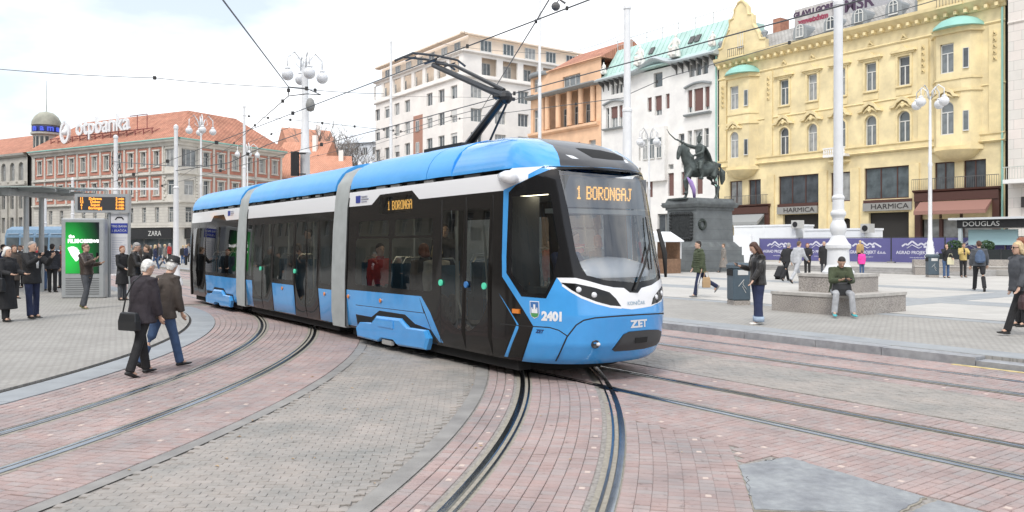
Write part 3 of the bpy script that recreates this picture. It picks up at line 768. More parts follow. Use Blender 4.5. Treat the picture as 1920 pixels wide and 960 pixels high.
# ---- middle and rear modules -------------------------------------------------------------------
def module(a0, a1, items, far=True):
    global spec
    spec = []
    S('side_shell', M_tdark, rc(a0, a1, ZB, 2.68), 'shell'); S('white_band', M_twhite, rc(a0, a1, 2.36, 2.66), 'band')
    for it in items: S(*it)
    d = rc(a0, a1, ZB, 2.72); g = [(a - XC, z) for a in [a0 + (a1 - a0) * k / 10 for k in range(1, 10)] for z in ZL[1:9]]
    r = build_panels(spec, d, g, tram)
    spec = []
    f0, f1 = 1 + XC - a1, 1 + XC - a0
    S('side_shell', M_tdark, [(f0, ZB), (f1, ZB), (f1, 2.68), (f0, 2.68)], 'shell'); S('white_band', M_twhite, [(f0, 2.36), (f1, 2.36), (f1, 2.66), (f0, 2.66)], 'band')
    S('blue_panel', M_blue, [(f0, .28), (f1, .28), (f1, .9), (f0, .9)], 'low')
    n = max(2, int((f1 - f0) / 1.4)); w = (f1 - f0) / n
    for k in range(n): S('window_pane', M_gwin, [(f0 + k * w + .07, 1.0), (f0 + (k + 1) * w - .07, 1.0), (f0 + (k + 1) * w - .07, 2.2), (f0 + k * w + .07, 2.2)], 'fw%d' % k)
    build_panels(spec, [(f0, ZB), (f1, ZB), (f1, 2.72), (f0, 2.72)], [], tram)
    return r
def door_items(a0, a1):
    m = (a0 + a1) / 2; w = m - a0 - .10
    L0, L1, R0, R1 = a0 + .08, m - .03, m + .03, a1 - .08
    return [('door_pane', M_gwin, sd([(L0, 1.0), (L0 + .06, .85), (L0 + .18, .68), (L0 + .36, .56), (L1, .52), (L1, 2.2), (L0, 2.2)]), 'd%f' % L0),
            ('door_pane', M_gwin, sd([(R0, .52), (R1 - .36, .56), (R1 - .18, .68), (R1 - .06, .85), (R1, 1.0), (R1, 2.2), (R0, 2.2)]), 'd%f' % R0),
            ('door_seam', M_rubber, rc(m - .012, m + .012, .27, 2.3), 'sm%f' % m), ('door_seam', M_rubber, rc(a0 - .008, a0 + .008, .27, 2.3), 'sl%f' % m), ('door_seam', M_rubber, rc(a1 - .008, a1 + .008, .27, 2.3), 'sr%f' % m)]
items = []
for (a0, a1) in ((-19.36, -18.87), (-17.44, -16.1), (-14.74, -14.05)):
    items += [('blue_panel', M_blue, rc(a0, a1, .26, .88), 'b%f' % a0), ('window_pane', M_gwin, rrect(a0 + .06, a1 - .06, .98, 2.2, .05), 'w%f' % a0)]
items += door_items(-18.85, -17.46) + door_items(-16.08, -14.76)
mid = module(-19.36, -14.05, items)
items = [('blue_panel', M_blue, sd([(-23.0, .28), (-20.05, .28), (-20.05, .88), (-23.0, .88)]), 'b'),
         ('wheel_recess', M_under, sd([(-22.9, .26), (-22.9, .46), (-22.3, .46), (-22.1, .58), (-21.2, .58), (-21.0, .46), (-20.4, .46), (-20.4, .26)]), 'rec'),
         ('window_pane', M_gwin, rrect(-21.85, -20.2, .98, 2.2, .06), 'w1'), ('window_pane', M_gwin, rrect(-23.0, -21.95, .98, 2.2, .06), 'w2'),
         ('notch', M_tdark, sd([(-22.6, 2.36), (-22.35, 2.52), (-21.4, 2.52), (-21.15, 2.36)]), 'notch')] + door_items(-24.5, -23.1)
rear = module(-24.7, -20.05, items)
# rear end cap: blunt, rounded
mb = MB(); rs = []
for k in range(9):
    q = k / 8 * math.pi / 2; ins = (1 - math.cos(q)); x = -24.7 - .55 * math.sin(q) - A0
    rs.append([Vector((x, y * (1 - .35 * ins), z)) for y, z in [(-1.12, ZB), (-1.15, 1.0), (-1.1, 2.4), (-1.06, 2.7), (-.7, 3.1), (.7, 3.1), (1.06, 2.7), (1.1, 2.4), (1.15, 1.0), (1.12, ZB)]])
mb.rings(rs); mb.build('rear_shell', M_tdark, tram, True, angle=50)
# ---- roof covers, equipment gap, bellows
def cover(a0, a1, m, name='roof_cover', z0=2.735, ends=True):
    mb = MB(); prof = [(tabz(z)[1] + .006, z + .004) for z in (z0, 2.82, 2.95, 3.07, 3.17, 3.25, 3.30, 3.315)]
    prof = [(-y, z) for y, z in prof] + [(y, z) for y, z in prof[::-1]]
    n = max(2, int((a1 - a0) / .25))
    mb.rings([[Vector((a0 + (a1 - a0) * k / n - A0, y, z + .004 * math.sin(k * 1.7 + z * 9))) for y, z in prof] for k in range(n + 1)], True, False)
    return mb.build(name, m, tram, True, angle=40)
for (a0, a1) in ((-24.75, -20.1), (-19.33, -14.1), (-13.4, -10.62), (-10.6, -9.88)): cover(a0, a1, M_bluecov)
mb = MB()
for (a0, a1) in ((-24.7, -20.05), (-19.36, -14.05), (-13.43, -8.85)): mb.box(a0 - A0, a1 - A0, -1.0, 1.0, 2.64, 2.75)
mb.build('roof_deck', M_under, tram)
M_equip = mat('roof_equipment', (.35, .35, .34), .6)
for (a0, a1) in ((-24.5, -20.3), (-19.2, -14.3), (-13.2, -9.0)):
    a = a0
    while a < a1:
        w = random.uniform(.12, .5); mb = MB(); mb.box(a - A0, a - A0 + w, -1.045, -.98, 2.675, 2.725); mb.build('roof_equipment', M_equip if random.random() < .5 else M_plate, tram); a += w + random.uniform(.1, .5)
for (a0, a1) in ((-20.05, -19.36), (-14.05, -13.43)):
    mb = MB(); n = 18; rs = []
    for k in range(n + 1):
        s = .03 if k % 2 else -.015
        prof = [(1.12, .22), (1.15, .5), (1.15, 1.15), (1.12, 2.0), (1.07, 2.6), (1.02, 2.85), (.86, 3.08), (.6, 3.2)]
        pr = [(-y - s, z) for y, z in prof] + [(y + s, z + s * .3) for y, z in prof[::-1]]
        rs.append([Vector((a0 + (a1 - a0) * k / n - A0, y, z)) for y, z in pr])
    mb.rings(rs, True, True); mb.build('bellows', M_bell, tram, True, angle=60)
    mb = MB(); rs = []
    for x in (a1 - .02, a1 + .04): rs.append([Vector((x - A0, y, z)) for y, z in [(-1.16, .25), (-1.16, 1.15), (-1.11, 2.4), (-1.05, 2.8), (-.86, 3.12), (-.5, 3.3), (.5, 3.3), (.86, 3.12), (1.05, 2.8), (1.11, 2.4), (1.16, 1.15), (1.16, .25)]])
    mb.rings(rs, False, True); mb.build('gangway_edge', M_rubber, tram)
# ---- bogie fairings (proud of the side) and running gear
def fairing(pts, name='bogie_fairing'):
    mb = MB(); n = len(pts); cx = sum(p[0] for p in pts) / n; cz = sum(p[1] for p in pts) / n
    o1 = [Vector((x - A0, -1.10, z)) for x, z in pts]; o2 = [Vector((x - A0, -1.175, z)) for x, z in pts]; o3 = [Vector((cx + (x - cx) * .95 - A0, -1.20, cz + (z - cz) * .85)) for x, z in pts]
    mb.rings([o1, o2, o3]); return mb.build(name, M_blue, tram)
f1 = fairing([(-12.94, .27), (-12.77, .38), (-12.31, .41), (-12.11, .54), (-11.24, .56), (-10.99, .44), (-10.40, .45), (-10.33, .33), (-10.42, .15), (-11.33, .12), (-11.46, .19), (-11.92, .18), (-12.06, .11), (-12.88, .12)])
mb = MB(); mb.box(-11.86 - A0, -11.52 - A0, -1.20, -1.15, .10, .17); mb.build('step_plate', M_equip, f1)
mb = MB(); mb.box(-12.0 - A0, -11.45 - A0, -1.212, -1.19, .38, .50); mb.build('fairing_hatch', M_blue, f1)
fairing([(-22.85, .27), (-22.7, .38), (-22.25, .40), (-22.05, .52), (-21.25, .53), (-21.05, .42), (-20.5, .42), (-20.45, .30), (-20.55, .13), (-21.4, .11), (-21.5, .18), (-21.9, .18), (-22.0, .11), (-22.8, .12)])
mb = MB()
for (a0, a1) in ((-24.6, -20.05), (-19.36, -14.05), (-13.43, -8.3)): mb.box(a0 - A0, a1 - A0, -1.0, 1.0, .10, .30)
mb.build('underframe', M_under, tram)
mb = MB(); mb.prism([(q[0] * .97 - .25, q[1] * .93) for q in [(lambda s_: (s_.x, s_.y))(surf(t / 16, .22)) for t in range(17)]], .10, .27); mb.build('front_apron', M_under, tram)
for a in (-12.6, -10.9, -22.6, -20.9):
    for s in (-1, 1):
        mb = MB(); mb.tube([(a - A0, s * .45, .33), (a - A0, s * .56, .33)], .33, 20); mb.build('wheel', M_steel, tram, True, angle=40)
for a in (-13.3, -16.75, -14.4):
    mb = MB(); p = Vector((a - A0, -1.157, .79 if a != -13.3 else .80)); mb.tube([p, p + Vector((0, -.015, 0))], .035, 10); mb.build('side_marker', M_orange, tram)
mb = MB(); mb.tube([Vector((-12.0 - A0, -1.157, .80)), Vector((-12.0 - A0, -1.172, .80))], .035, 10); mb.build('side_marker', M_orange, tram)
for a, m in ((-10.02, M_green), (-9.32, mat('button_blue', (.05, .2, .5), .4)), (-8.87, M_green), (-18.2, M_green), (-16.0, M_green)):
    mb = MB(); mb.tube([Vector((a - A0, -1.15, 1.18)), Vector((a - A0, -1.175, 1.18))], .045, 12); mb.build('door_button', m, tram)
# EU flag labels on the white band
M_eu = mat('flag_blue', (.03, .05, .30), .5); M_grey_t = mat('print_grey', (.40, .42, .50), .6)
for a in (-13.1, -21.0):
    mb = MB(); mb.box(a - A0, a - A0 + .17, -1.104, -1.09, 2.475, 2.60); mb.build('flag_label', M_eu, tram)
    for k in range(3): mb = MB(); mb.box(a - A0 + .21, a - A0 + .45 + .06 * (k % 2), -1.104, -1.09, 2.575 - k * .045, 2.59 - k * .045); mb.build('print_line', M_grey_t, tram)
# destination displays
mb = led_text('1 BORONGA', .86, .15); o = mb.build('led_lettering', M_led, tram); o.location = (-11.93 - A0, -1.06, 2.31)
mb = MB(); mb.box(-12.2 - A0, -10.95 - A0, -1.03, -.98, 2.22, 2.56); mb.build('display_board', M_under, tram)
mb = led_text('1 BORONGAJ', .98, .17); o = mb.build('led_lettering', M_led, tram); o.location = (-7.68 - A0, -.54, 2.32); o.rotation_euler = (0, 0, R(90))
mb = MB(); mb.box(-7.74 - A0, -7.70 - A0, -.72, .72, 2.22, 2.62); mb.build('display_board', mat('display_grey', (.16, .17, .18), .6), tram)
mb = MB(); mb.box(-8.0 - A0, -7.72 - A0, -.8, .8, 2.14, 2.20); mb.build('sun_blind', M_intl, tram)
# ---- interior
mb = MB()
for (a0, a1) in ((-24.6, -8.2),): mb.box(a0 - A0, a1 - A0, -1.05, 1.05, .33, .37)
mb.build('floor', M_intd, tram)
mb = MB(); mb.box(-24.6 - A0, -8.4 - A0, -1.0, 1.0, 2.44, 2.5); mb.build('ceiling', M_intl, tram)
M_tube = mat('ceiling_lamp', (.8, .75, .6), .5, emit=(1, .85, .6), estr=4.0)
for a in (-22, -17, -15.5, -12, -10.2, -9.0):
    mb = MB(); mb.box(a - .5 - A0, a + .5 - A0, -.5, -.35, 2.42, 2.438); mb.build('ceiling_lamp', M_tube, tram)
mb = MB(); mb.box(-8.75 - A0, -8.70 - A0, -1.0, -.35, .37, 2.4); mb.build('cab_partition', M_intd, tram)
mb = MB(); mb.prism([(x * 1.0, y) for x, y in [(-8.35 - A0, -.85), (-7.75 - A0, -.75), (-7.42 - A0, -.45), (-7.32 - A0, 0), (-7.42 - A0, .45), (-7.75 - A0, .75), (-8.35 - A0, .85)]], .5, 1.18); mb.build('dashboard', M_intd, tram)
mb = MB(); n = 28
prof = [(.2, 1.27), (1., 1.32), (1.02, 1.39), (.85, 1.49), (.45, 1.56), (.02, 1.58)]
rs = [[Vector((-7.70 - A0 + .34 * r * math.cos(2 * math.pi * j / n), .02 + .66 * r * math.sin(2 * math.pi * j / n), z)) for j in range(n)] for r, z in prof]
mb.rings(rs); mb.build('dashboard_hood', M_twhite, tram, True, angle=50)
def seat(a, y, flip):
    mb = MB(); k = -1 if flip else 1
    mb.box(a - .22 - A0, a + .22 - A0, y - .21, y + .21, .78, .86); mb.box(a - k * .22 - .04 - A0, a - k * .22 + .04 - A0, y - .21, y + .21, .80, 1.42); mb.box(a - .1 - A0, a + .1 - A0, y - .1, y + .1, .37, .78)
    s = mb.build('seat', M_seat, tram); mb = MB(); x = a - k * .22 - A0
    mb.tube([(x, y - .19, 1.42), (x, y - .13, 1.52), (x, y + .13, 1.52), (x, y + .19, 1.42)], .015, 6); mb.build('seat_handle', M_pole, s)
for a in (-12.8, -12.1, -11.3, -10.7, -17.1, -16.5, -22.6, -21.8, -21.0):
    for y in (-.8, .8): seat(a, y, a in (-12.1, -10.7, -16.5))
for a in (-9.9, -8.95, -10.25, -11.6, -18.8, -17.5, -16.0, -14.8, -23.2):
    mb = MB(); mb.tube([(a - A0, -.75 if a < -10 else -.95, .37), (a - A0, -.75 if a < -10 else -.95, 2.44)], .017, 8); mb.build('grab_pole', M_pole, tram)
for a in (-9.8, -9.05):
    mb = MB(); mb.tube([(a - A0, -1.04, 2.0), (a - A0 + .05, -1.02, 1.2), (a - A0 + .03, -1.0, .9), (a - A0 + .18, -1.0, .6), (a - A0 + .3, -1.0, .56)], .016, 8); mb.build('door_handle', M_pole, tram)
# ---- pantograph
pan = empty('pantograph', (0, 0, 0)); pan.parent = tram
M_pan = mat('pantograph_black', (.02, .02, .022), .35); M_alu = mat('pantograph_grey', (.07, .073, .078), .35, metal=.5)
K = Vector((-10.06 - A0, 0, 4.02)); Bp = Vector((-11.25 - A0, 0, 3.30)); Hd = Vector((-12.35 - A0, 0, 4.98))
mb = MB(); mb.tube([Bp, K], [.075, .06], 8); mb.tube([Vector((-10.7 - A0, .1, 3.3)), K + Vector((-.05, .1, -.05))], .018, 6); mb.build('lower_arm', M_pan, pan)
mb = MB(); mb.tube([K + Vector((.08, 0, .02)), K + Vector((-.55, 0, .24))], [.07, .045], 8); mb.tube([K + Vector((-.2, 0, .1)), Hd + Vector((.1, 0, -.05))], [.055, .045], 8)
mb.tube([K + Vector((0, .0, .12)), Vector((-11.5 - A0, .0, 4.78)), Vector((-12.1 - A0, 0, 4.93)), Hd + Vector((.15, 0, .0))], [.035, .03, .016, .016], 6); mb.build('upper_arm', M_alu, pan)
for dx in (-.18, .18):
    mb = MB(); mb.tube([Hd + Vector((dx, -.62, .0)), Hd + Vector((dx, -.45, .09)), Hd + Vector((dx, 0, .11)), Hd + Vector((dx, .45, .09)), Hd + Vector((dx, .62, .0))], .022, 6); mb.build('contact_strip', M_alu, pan)
mb = MB(); mb.tube([Hd + Vector((-.2, 0, .04)), Hd + Vector((.2, 0, .04))], .025, 6); mb.tube([Hd + Vector((-.18, -.4, .03)), Hd + Vector((.18, -.4, .03))], .015, 6); mb.tube([Hd + Vector((-.18, .4, .03)), Hd + Vector((.18, .4, .03))], .015, 6); mb.build('head_frame', M_pan, pan)
mb = MB(); mb.box(-11.7 - A0, -10.5 - A0, -.5, .5, 3.27, 3.34); mb.sphere((K.x + .05, 0, K.z), .11, 10, 6); mb.tube([K + Vector((0, -.2, 0)), K + Vector((.0, .2, 0))], .03, 6); mb.build('base_frame', M_pan, pan)
# ================================================================ buildings
M_yel_w = mat('yellow_render', (.79, .665, .395), .85, var=.06, vscale=.5, stain=.2, stscale=.5, bump=.08, bscale=12)
M_yel_t = mat('yellow_trim', (.765, .635, .365), .85, var=.08, vscale=1.5, stain=.15, stscale=.8)
M_wht_w = mat('white_render', (.80, .785, .755), .85, var=.05, vscale=.6, stain=.14, stscale=.4)
M_crm_w = mat('cream_render', (.84, .81, .765), .9, var=.05, vscale=.4, stain=.12, stscale=.25)
M_crm_a = mat('salmon_render', (.83, .70, .57), .9, var=.06, vscale=.4, stain=.1)
M_org_w = mat('orange_render', (.80, .52, .335), .9, var=.06, vscale=.4, stain=.15, stscale=.4)
M_otp_w = mat('stone_cream', (.62, .595, .535), .9, var=.08, vscale=.8, stain=.2, stscale=.5, bump=.1, bscale=6)
M_otp_r = mat('brick_red_render', (.50, .225, .165), .9, var=.1, vscale=1.5, stain=.15)
M_roof_r = brick_mat('red_roof_tiles', (.50, .22, .145), (.62, .30, .20), (.27, .115, .075), .45, .33, .05, .5, 'Object', .9, noise=.35, bump=.5, nscale=.55)
M_roof_g = brick_mat('grey_roof_tiles', (.40, .39, .37), (.46, .45, .43), (.22, .21, .2), .4, .25, .03, .5, 'Object', .9, noise=.3)
M_turq = mat('verdigris_copper', (.45, .63, .58), .7, var=.1, vscale=.7, stain=.15)
M_turq2 = mat('bright_verdigris', (.27, .52, .46), .7, var=.1, vscale=1)
M_nama = mat('grey_stone', (.48, .46, .41), .9, var=.1, vscale=.7, stain=.2)
M_brown = mat('dark_brown_joinery', (.075, .03, .022), .5)
M_wfr = mat('white_joinery', (.62, .62, .60), .6)
M_gfr = mat('grey_joinery', (.30, .30, .29), .6)
M_lead = mat('zinc_flashing', (.26, .28, .29), .6, var=.1)
M_iron = mat('iron_railing', (.10, .10, .10), .6)
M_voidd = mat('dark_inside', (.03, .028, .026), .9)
PANES = [mat('pane_%d' % k, c, .06, spec=.6, var=.35, vscale=1.3) for k, c in enumerate(((.10, .12, .13), (.16, .18, .19), (.07, .08, .09), (.30, .31, .31)))]
M_shutter = mat('brown_blind', (.16, .085, .075), .8)

class Bld:
    def __init__(s, name, org, rot, ox=0., label=None, cat='building'):
        s.o = empty(name, org, rot, label, cat); s.ox = ox; s.fac = (0., 0., 0.)
    def place(s, o):
        fx, fy, fr = s.fac
        o.parent = s.o; c, n = math.cos(fr), math.sin(fr); x, y, z = o.location
        o.location = (fx + x * c - y * n, fy + x * n + y * c, z); o.rotation_euler.z += fr
        return o
    def part(s, name, mb, m, smooth=False, angle=None):
        o = mb.build(name, m, None, smooth, angle=angle); return s.place(o)
    def X(s, a): return a - s.ox
    def wall(s, x0, x1, z0, z1, ops, m, depth=.3, y=0., name='wall', back=True):
        """facade sheet with real openings and reveals; ops: (xa, xb, za, zb, kind)"""
        mb = MB(); xs = sorted({x0, x1, *[o[0] for o in ops], *[o[1] for o in ops]}); zs = sorted({z0, z1, *[o[2] for o in ops], *[o[3] for o in ops]})
        xs = [x for x in xs if x0 <= x <= x1]; zs = [z for z in zs if z0 <= z <= z1]
        for i in range(len(zs) - 1):
            cz = (zs[i] + zs[i + 1]) / 2; run = None
            for j in range(len(xs)):
                solid = False
                if j < len(xs) - 1:
                    cx = (xs[j] + xs[j + 1]) / 2
                    solid = not any(o[0] < cx < o[1] and o[2] < cz < o[3] for o in ops)
                if solid and run is None: run = xs[j]
                if not solid and run is not None:
                    mb.quad((run, y, zs[i]), (xs[j], y, zs[i]), (xs[j], y, zs[i + 1]), (run, y, zs[i + 1])); run = None
        for o in ops:
            a, b, c, d = o[:4]; k = o[4] if len(o) > 4 else 'r'
            y2 = y + depth
            if k == 'a':
                r = (b - a) / 2; cx = (a + b) / 2; zc = d - r; n = 10
                pts = [(cx + r * math.cos(math.pi * q / n), zc + r * math.sin(math.pi * q / n)) for q in range(n + 1)]
                mb.quad((b, y, d), *[(p[0], y, p[1]) for p in reversed(pts[:n // 2 + 1])]) ; mb.quad((a, y, d), *[(p[0], y, p[1]) for p in reversed(pts[n // 2:])])
                for p, q in zip(pts, pts[1:]): mb.quad((p[0], y, p[1]), (q[0], y, q[1]), (q[0], y2, q[1]), (p[0], y2, p[1]))
                top = zc
            else:
                mb.quad((a, y, d), (b, y, d), (b, y2, d), (a, y2, d)); top = d
            mb.quad((a, y, c), (a, y, top), (a, y2, top), (a, y2, c)); mb.quad((b, y, c), (b, y2, c), (b, y2, top), (b, y, top)); mb.quad((a, y, c), (a, y2, c), (b, y2, c), (b, y, c))
        me = mb.mesh(name, m, fix=False); o = inst(name, me); s.place(o)
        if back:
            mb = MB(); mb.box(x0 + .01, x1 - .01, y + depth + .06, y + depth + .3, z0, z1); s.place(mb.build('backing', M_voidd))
        return o
    cache = {}
    def window(s, op, fm=None, style='cross', y=.3, pane=None):
        a, b, c, d = op[:4]; k = op[4] if len(op) > 4 else 'r'; fm = fm or M_wfr
        w, h = round(b - a, 2), round(d - c, 2); key = (w, h, k, style, fm.name)
        if key not in Bld.cache:
            t = min(.09, w * .09); fr = MB(); y0, y1 = -.07, .0
            fr.box(-w / 2, -w / 2 + t, y0, y1, 0, h if k == 'r' else h - w / 2); fr.box(w / 2 - t, w / 2, y0, y1, 0, h if k == 'r' else h - w / 2); fr.box(-w / 2, w / 2, y0 - .05, y1, -.04, t)
            if k == 'r': fr.box(-w / 2, w / 2, y0, y1, h - t, h)
            else:
                n = 10; r = w / 2; P1 = [(r * math.cos(math.pi * q / n), h - r + r * math.sin(math.pi * q / n)) for q in range(n + 1)]; P2 = [((r - t) * math.cos(math.pi * q / n), h - r + (r - t) * math.sin(math.pi * q / n)) for q in range(n + 1)]
                for q in range(n): fr.prism([P1[q], P1[q + 1], P2[q + 1], P2[q]], y0, y1, 'y')
            if style in ('cross', 'T', 'mull'): fr.box(-t * .55, t * .55, y0 - .01, y1, t, (h * .66 if style == 'T' else h - t))
            if style in ('cross', 'T'): fr.box(-w / 2 + t, w / 2 - t, y0 - .015, y1, h * .66, h * .66 + t * .9)
            if style == 'three':
                for q in (-1, 1): fr.box(q * w / 6 - t * .5, q * w / 6 + t * .5, y0 - .01, y1, t, h - t)
            pm = MB()
            if k == 'r': pm.quad((-w / 2, -.03, 0), (w / 2, -.03, 0), (w / 2, -.03, h), (-w / 2, -.03, h))
            else: pm.quad((-w / 2, -.03, 0), (w / 2, -.03, 0), *[(w / 2 * math.cos(math.pi * q / 10), -.03, h - w / 2 + w / 2 * math.sin(math.pi * q / 10)) for q in range(11)])
            Bld.cache[key] = (fr.mesh('window', fm), [pm.mesh('pane', p, fix=False) for p in PANES])
        me, pms = Bld.cache[key]
        o = inst('window', me, None, ((a + b) / 2, y, c)); s.place(o)
        inst('pane', pane or random.choice(pms), o)
        return o
    def box(s, name, m, x0, x1, y0, y1, z0, z1): return s.part(name, MB().box(x0, x1, y0, y1, z0, z1), m)
    def mould(s, name, m, x0, x1, z, prof):
        """cornice: profile of (out, up) steps extruded along the facade"""
        pts = [(0.02, prof[0][1])] + [(-p[0], p[1]) for p in prof] + [(0.02, prof[-1][1])]
        mb = MB(); mb.rings([[Vector((x, q[0], z + q[1])) for q in pts] for x in (x0, x1)]); return s.part(name, mb, m)
V_F = 67.0
# ---------------------------------------------------------------- yellow corner-bay house
Y = Bld('apartment_house', P(-41.6, V_F, 0), ROT, -41.6, 'ornate yellow house with arched windows, corner oriels and curved gables', 'building'); X = Y.X
cols = [-47.55, -44.45, -41.55, -38.6, -35.6]
ops = []
for c in cols: ops += [(X(c) - .55, X(c) + .55, 10.5, 13.2, 'a'), (X(c) - .52, X(c) + .52, 15.4, 17.9)]
low = [(-54.2, -52.6, 5.7, 8.3), (-51.8, -50.3, 5.7, 8.3), (-48.2, -43.8, 5.6, 8.4), (-42.5, -40.5, 5.65, 8.35), (-39.2, -34.8, 5.7, 8.5), (-33.0, -31.4, 5.8, 8.5), (-30.7, -29.0, 5.8, 8.5)]
ops += [(X(a), X(b), c, d) for a, b, c, d in low]
grd = [(-53.6, -49.4, 0, 5.0), (-47.7, -43.8, 0, 4.6), (-41.5, -40.4, 0, 4.1, 'a'), (-38.8, -34.8, 0, 4.5), (-34.2, -28.2, 0, 3.8)]
ops += [(X(g[0]), X(g[1]), g[2] + .3, g[3], *(g[4:])) for g in grd]
Y.wall(-14, 14, .3, 21.0, ops, M_yel_w, .32)
for c in cols:
    Y.window((X(c) - .55, X(c) + .55, 10.5, 13.2, 'a'), style='T', y=.3); Y.window((X(c) - .52, X(c) + .52, 15.4, 17.9), style='T', y=.3)
for k, q in enumerate(low): Y.window((X(q[0]), X(q[1]), q[2], q[3]), M_brown, 'three' if q[1] - q[0] > 2.5 else 'mull', y=.25)
Y.mould('main_cornice', M_yel_t, -14.1, 14.1, 20.3, [(.1, 0), (.2, .2), (.35, .3), (.7, .6), (.85, .7), (.9, .95)])
Y.mould('band_course', M_yel_t, -14.05, 14.05, 9.75, [(.12, 0), (.3, .12), (.12, .2), (.1, .6), (.22, .68), (.22, .78)])
Y.mould('band_course', M_yel_t, -14.05, 14.05, 14.25, [(.04, 0), (.1, .08), (.04, .16)])
Y.mould('frieze_band', M_yel_t, -14.02, 14.02, 19.1, [(.05, 0), (.12, .1), (.05, .2)])
mod = MB().box(-.12, .12, -.62, -.02, 0, .28).mesh('modillion', M_yel_t)
for k in range(36): Y.place(inst('modillion', mod, None, (-13.6 + k * .777, 0, 20.32)))
# window dressings
hood = MB(); hood.prism([(-.95, 0), (-.8, .14), (-.35, .16), (0, .46), (.35, .16), (.8, .14), (.95, 0)], -.22, 0, 'y'); hood.box(-.8, .8, -.1, 0, -.12, 0); hood_me = hood.mesh('window_hood', M_yel_t)
hood2 = MB()
pr = [(-1.0, 0), (-.95, .2), (-.7, .25), (-.5, .55), (-.2, .75), (0, .8), (.2, .75), (.5, .55), (.7, .25), (.95, .2), (1.0, 0), (.8, .05), (.6, .08), (.4, .38), (0, .58), (-.4, .38), (-.6, .08), (-.8, .05)]
hood2.prism(pr, -.28, 0, 'y'); hood2.tube([(-.55, -.08, .0), (-.2, -.14, .25), (0, -.18, .12), (.2, -.14, .25), (.55, -.08, .0)], [.07, .10, .16, .10, .07], 6); hood2.sphere((0, -.12, .3), .18, 8, 6); hood2_me = hood2.mesh('window_hood', M_yel_t)
sill = MB().box(-.7, .7, -.18, 0, -.14, 0).mesh('sill', M_yel_t)
archt = MB(); n = 10
for q in range(n):
    a1, a2 = math.pi * q / n, math.pi * (q + 1) / n
    archt.prism([(.55 * math.cos(a1), .55 * math.sin(a1)), (.55 * math.cos(a2), .55 * math.sin(a2)), (.72 * math.cos(a2), .72 * math.sin(a2)), (.72 * math.cos(a1), .72 * math.sin(a1))], -.08, 0, 'y')
archt.box(-.72, -.55, -.08, 0, -2.1, 0); archt.box(.55, .72, -.08, 0, -2.1, 0); archt_me = archt.mesh('architrave', M_yel_t)
rarch = MB(); rarch.box(-.72, -.53, -.08, 0, 0, 2.6); rarch.box(.53, .72, -.08, 0, 0, 2.6); rarch.box(-.72, .72, -.08, 0, 2.52, 2.68); rarch_me = rarch.mesh('architrave', M_yel_t)
orn = MB(); orn.tube([(-.2, -.06, 0), (0, -.12, .28), (.2, -.06, 0)], [.06, .12, .06], 6); orn.box(-.3, .3, -.07, 0, -.08, 0); orn_me = orn.mesh('frieze_ornament', M_yel_t)
for c in cols:
    x = X(c)
    Y.place(inst('window_hood', hood_me, None, (x, 0, 18.25), scale=(1.2, 1.4, 1.3))); Y.place(inst('window_hood', hood2_me, None, (x, 0, 13.45), scale=(1.15, 1.3, 1.2))); Y.place(inst('sill', sill, None, (x, 0, 15.38)))
    Y.place(inst('architrave', archt_me, None, (x, 0, 12.65))); Y.place(inst('architrave', rarch_me, None, (x, 0, 15.4))); Y.place(inst('frieze_ornament', orn_me, None, (x, 0, 19.45)))
    Y.box('sill_panel', M_yel_t, x - .7, x + .7, -.05, 0, 14.55, 15.1)
for c in (-55.0, -49.3, -33.9, -28.3):                  # pilaster strips with drops
    Y.box('pilaster', M_yel_t, X(c) - .45, X(c) + .45, -.12, .0, 10.55, 19.0)
    for k in range(5): Y.place(inst('frieze_ornament', orn_me, None, (X(c), -.12, 16.2 + k * .5), scale=(.5, 1, .8)))
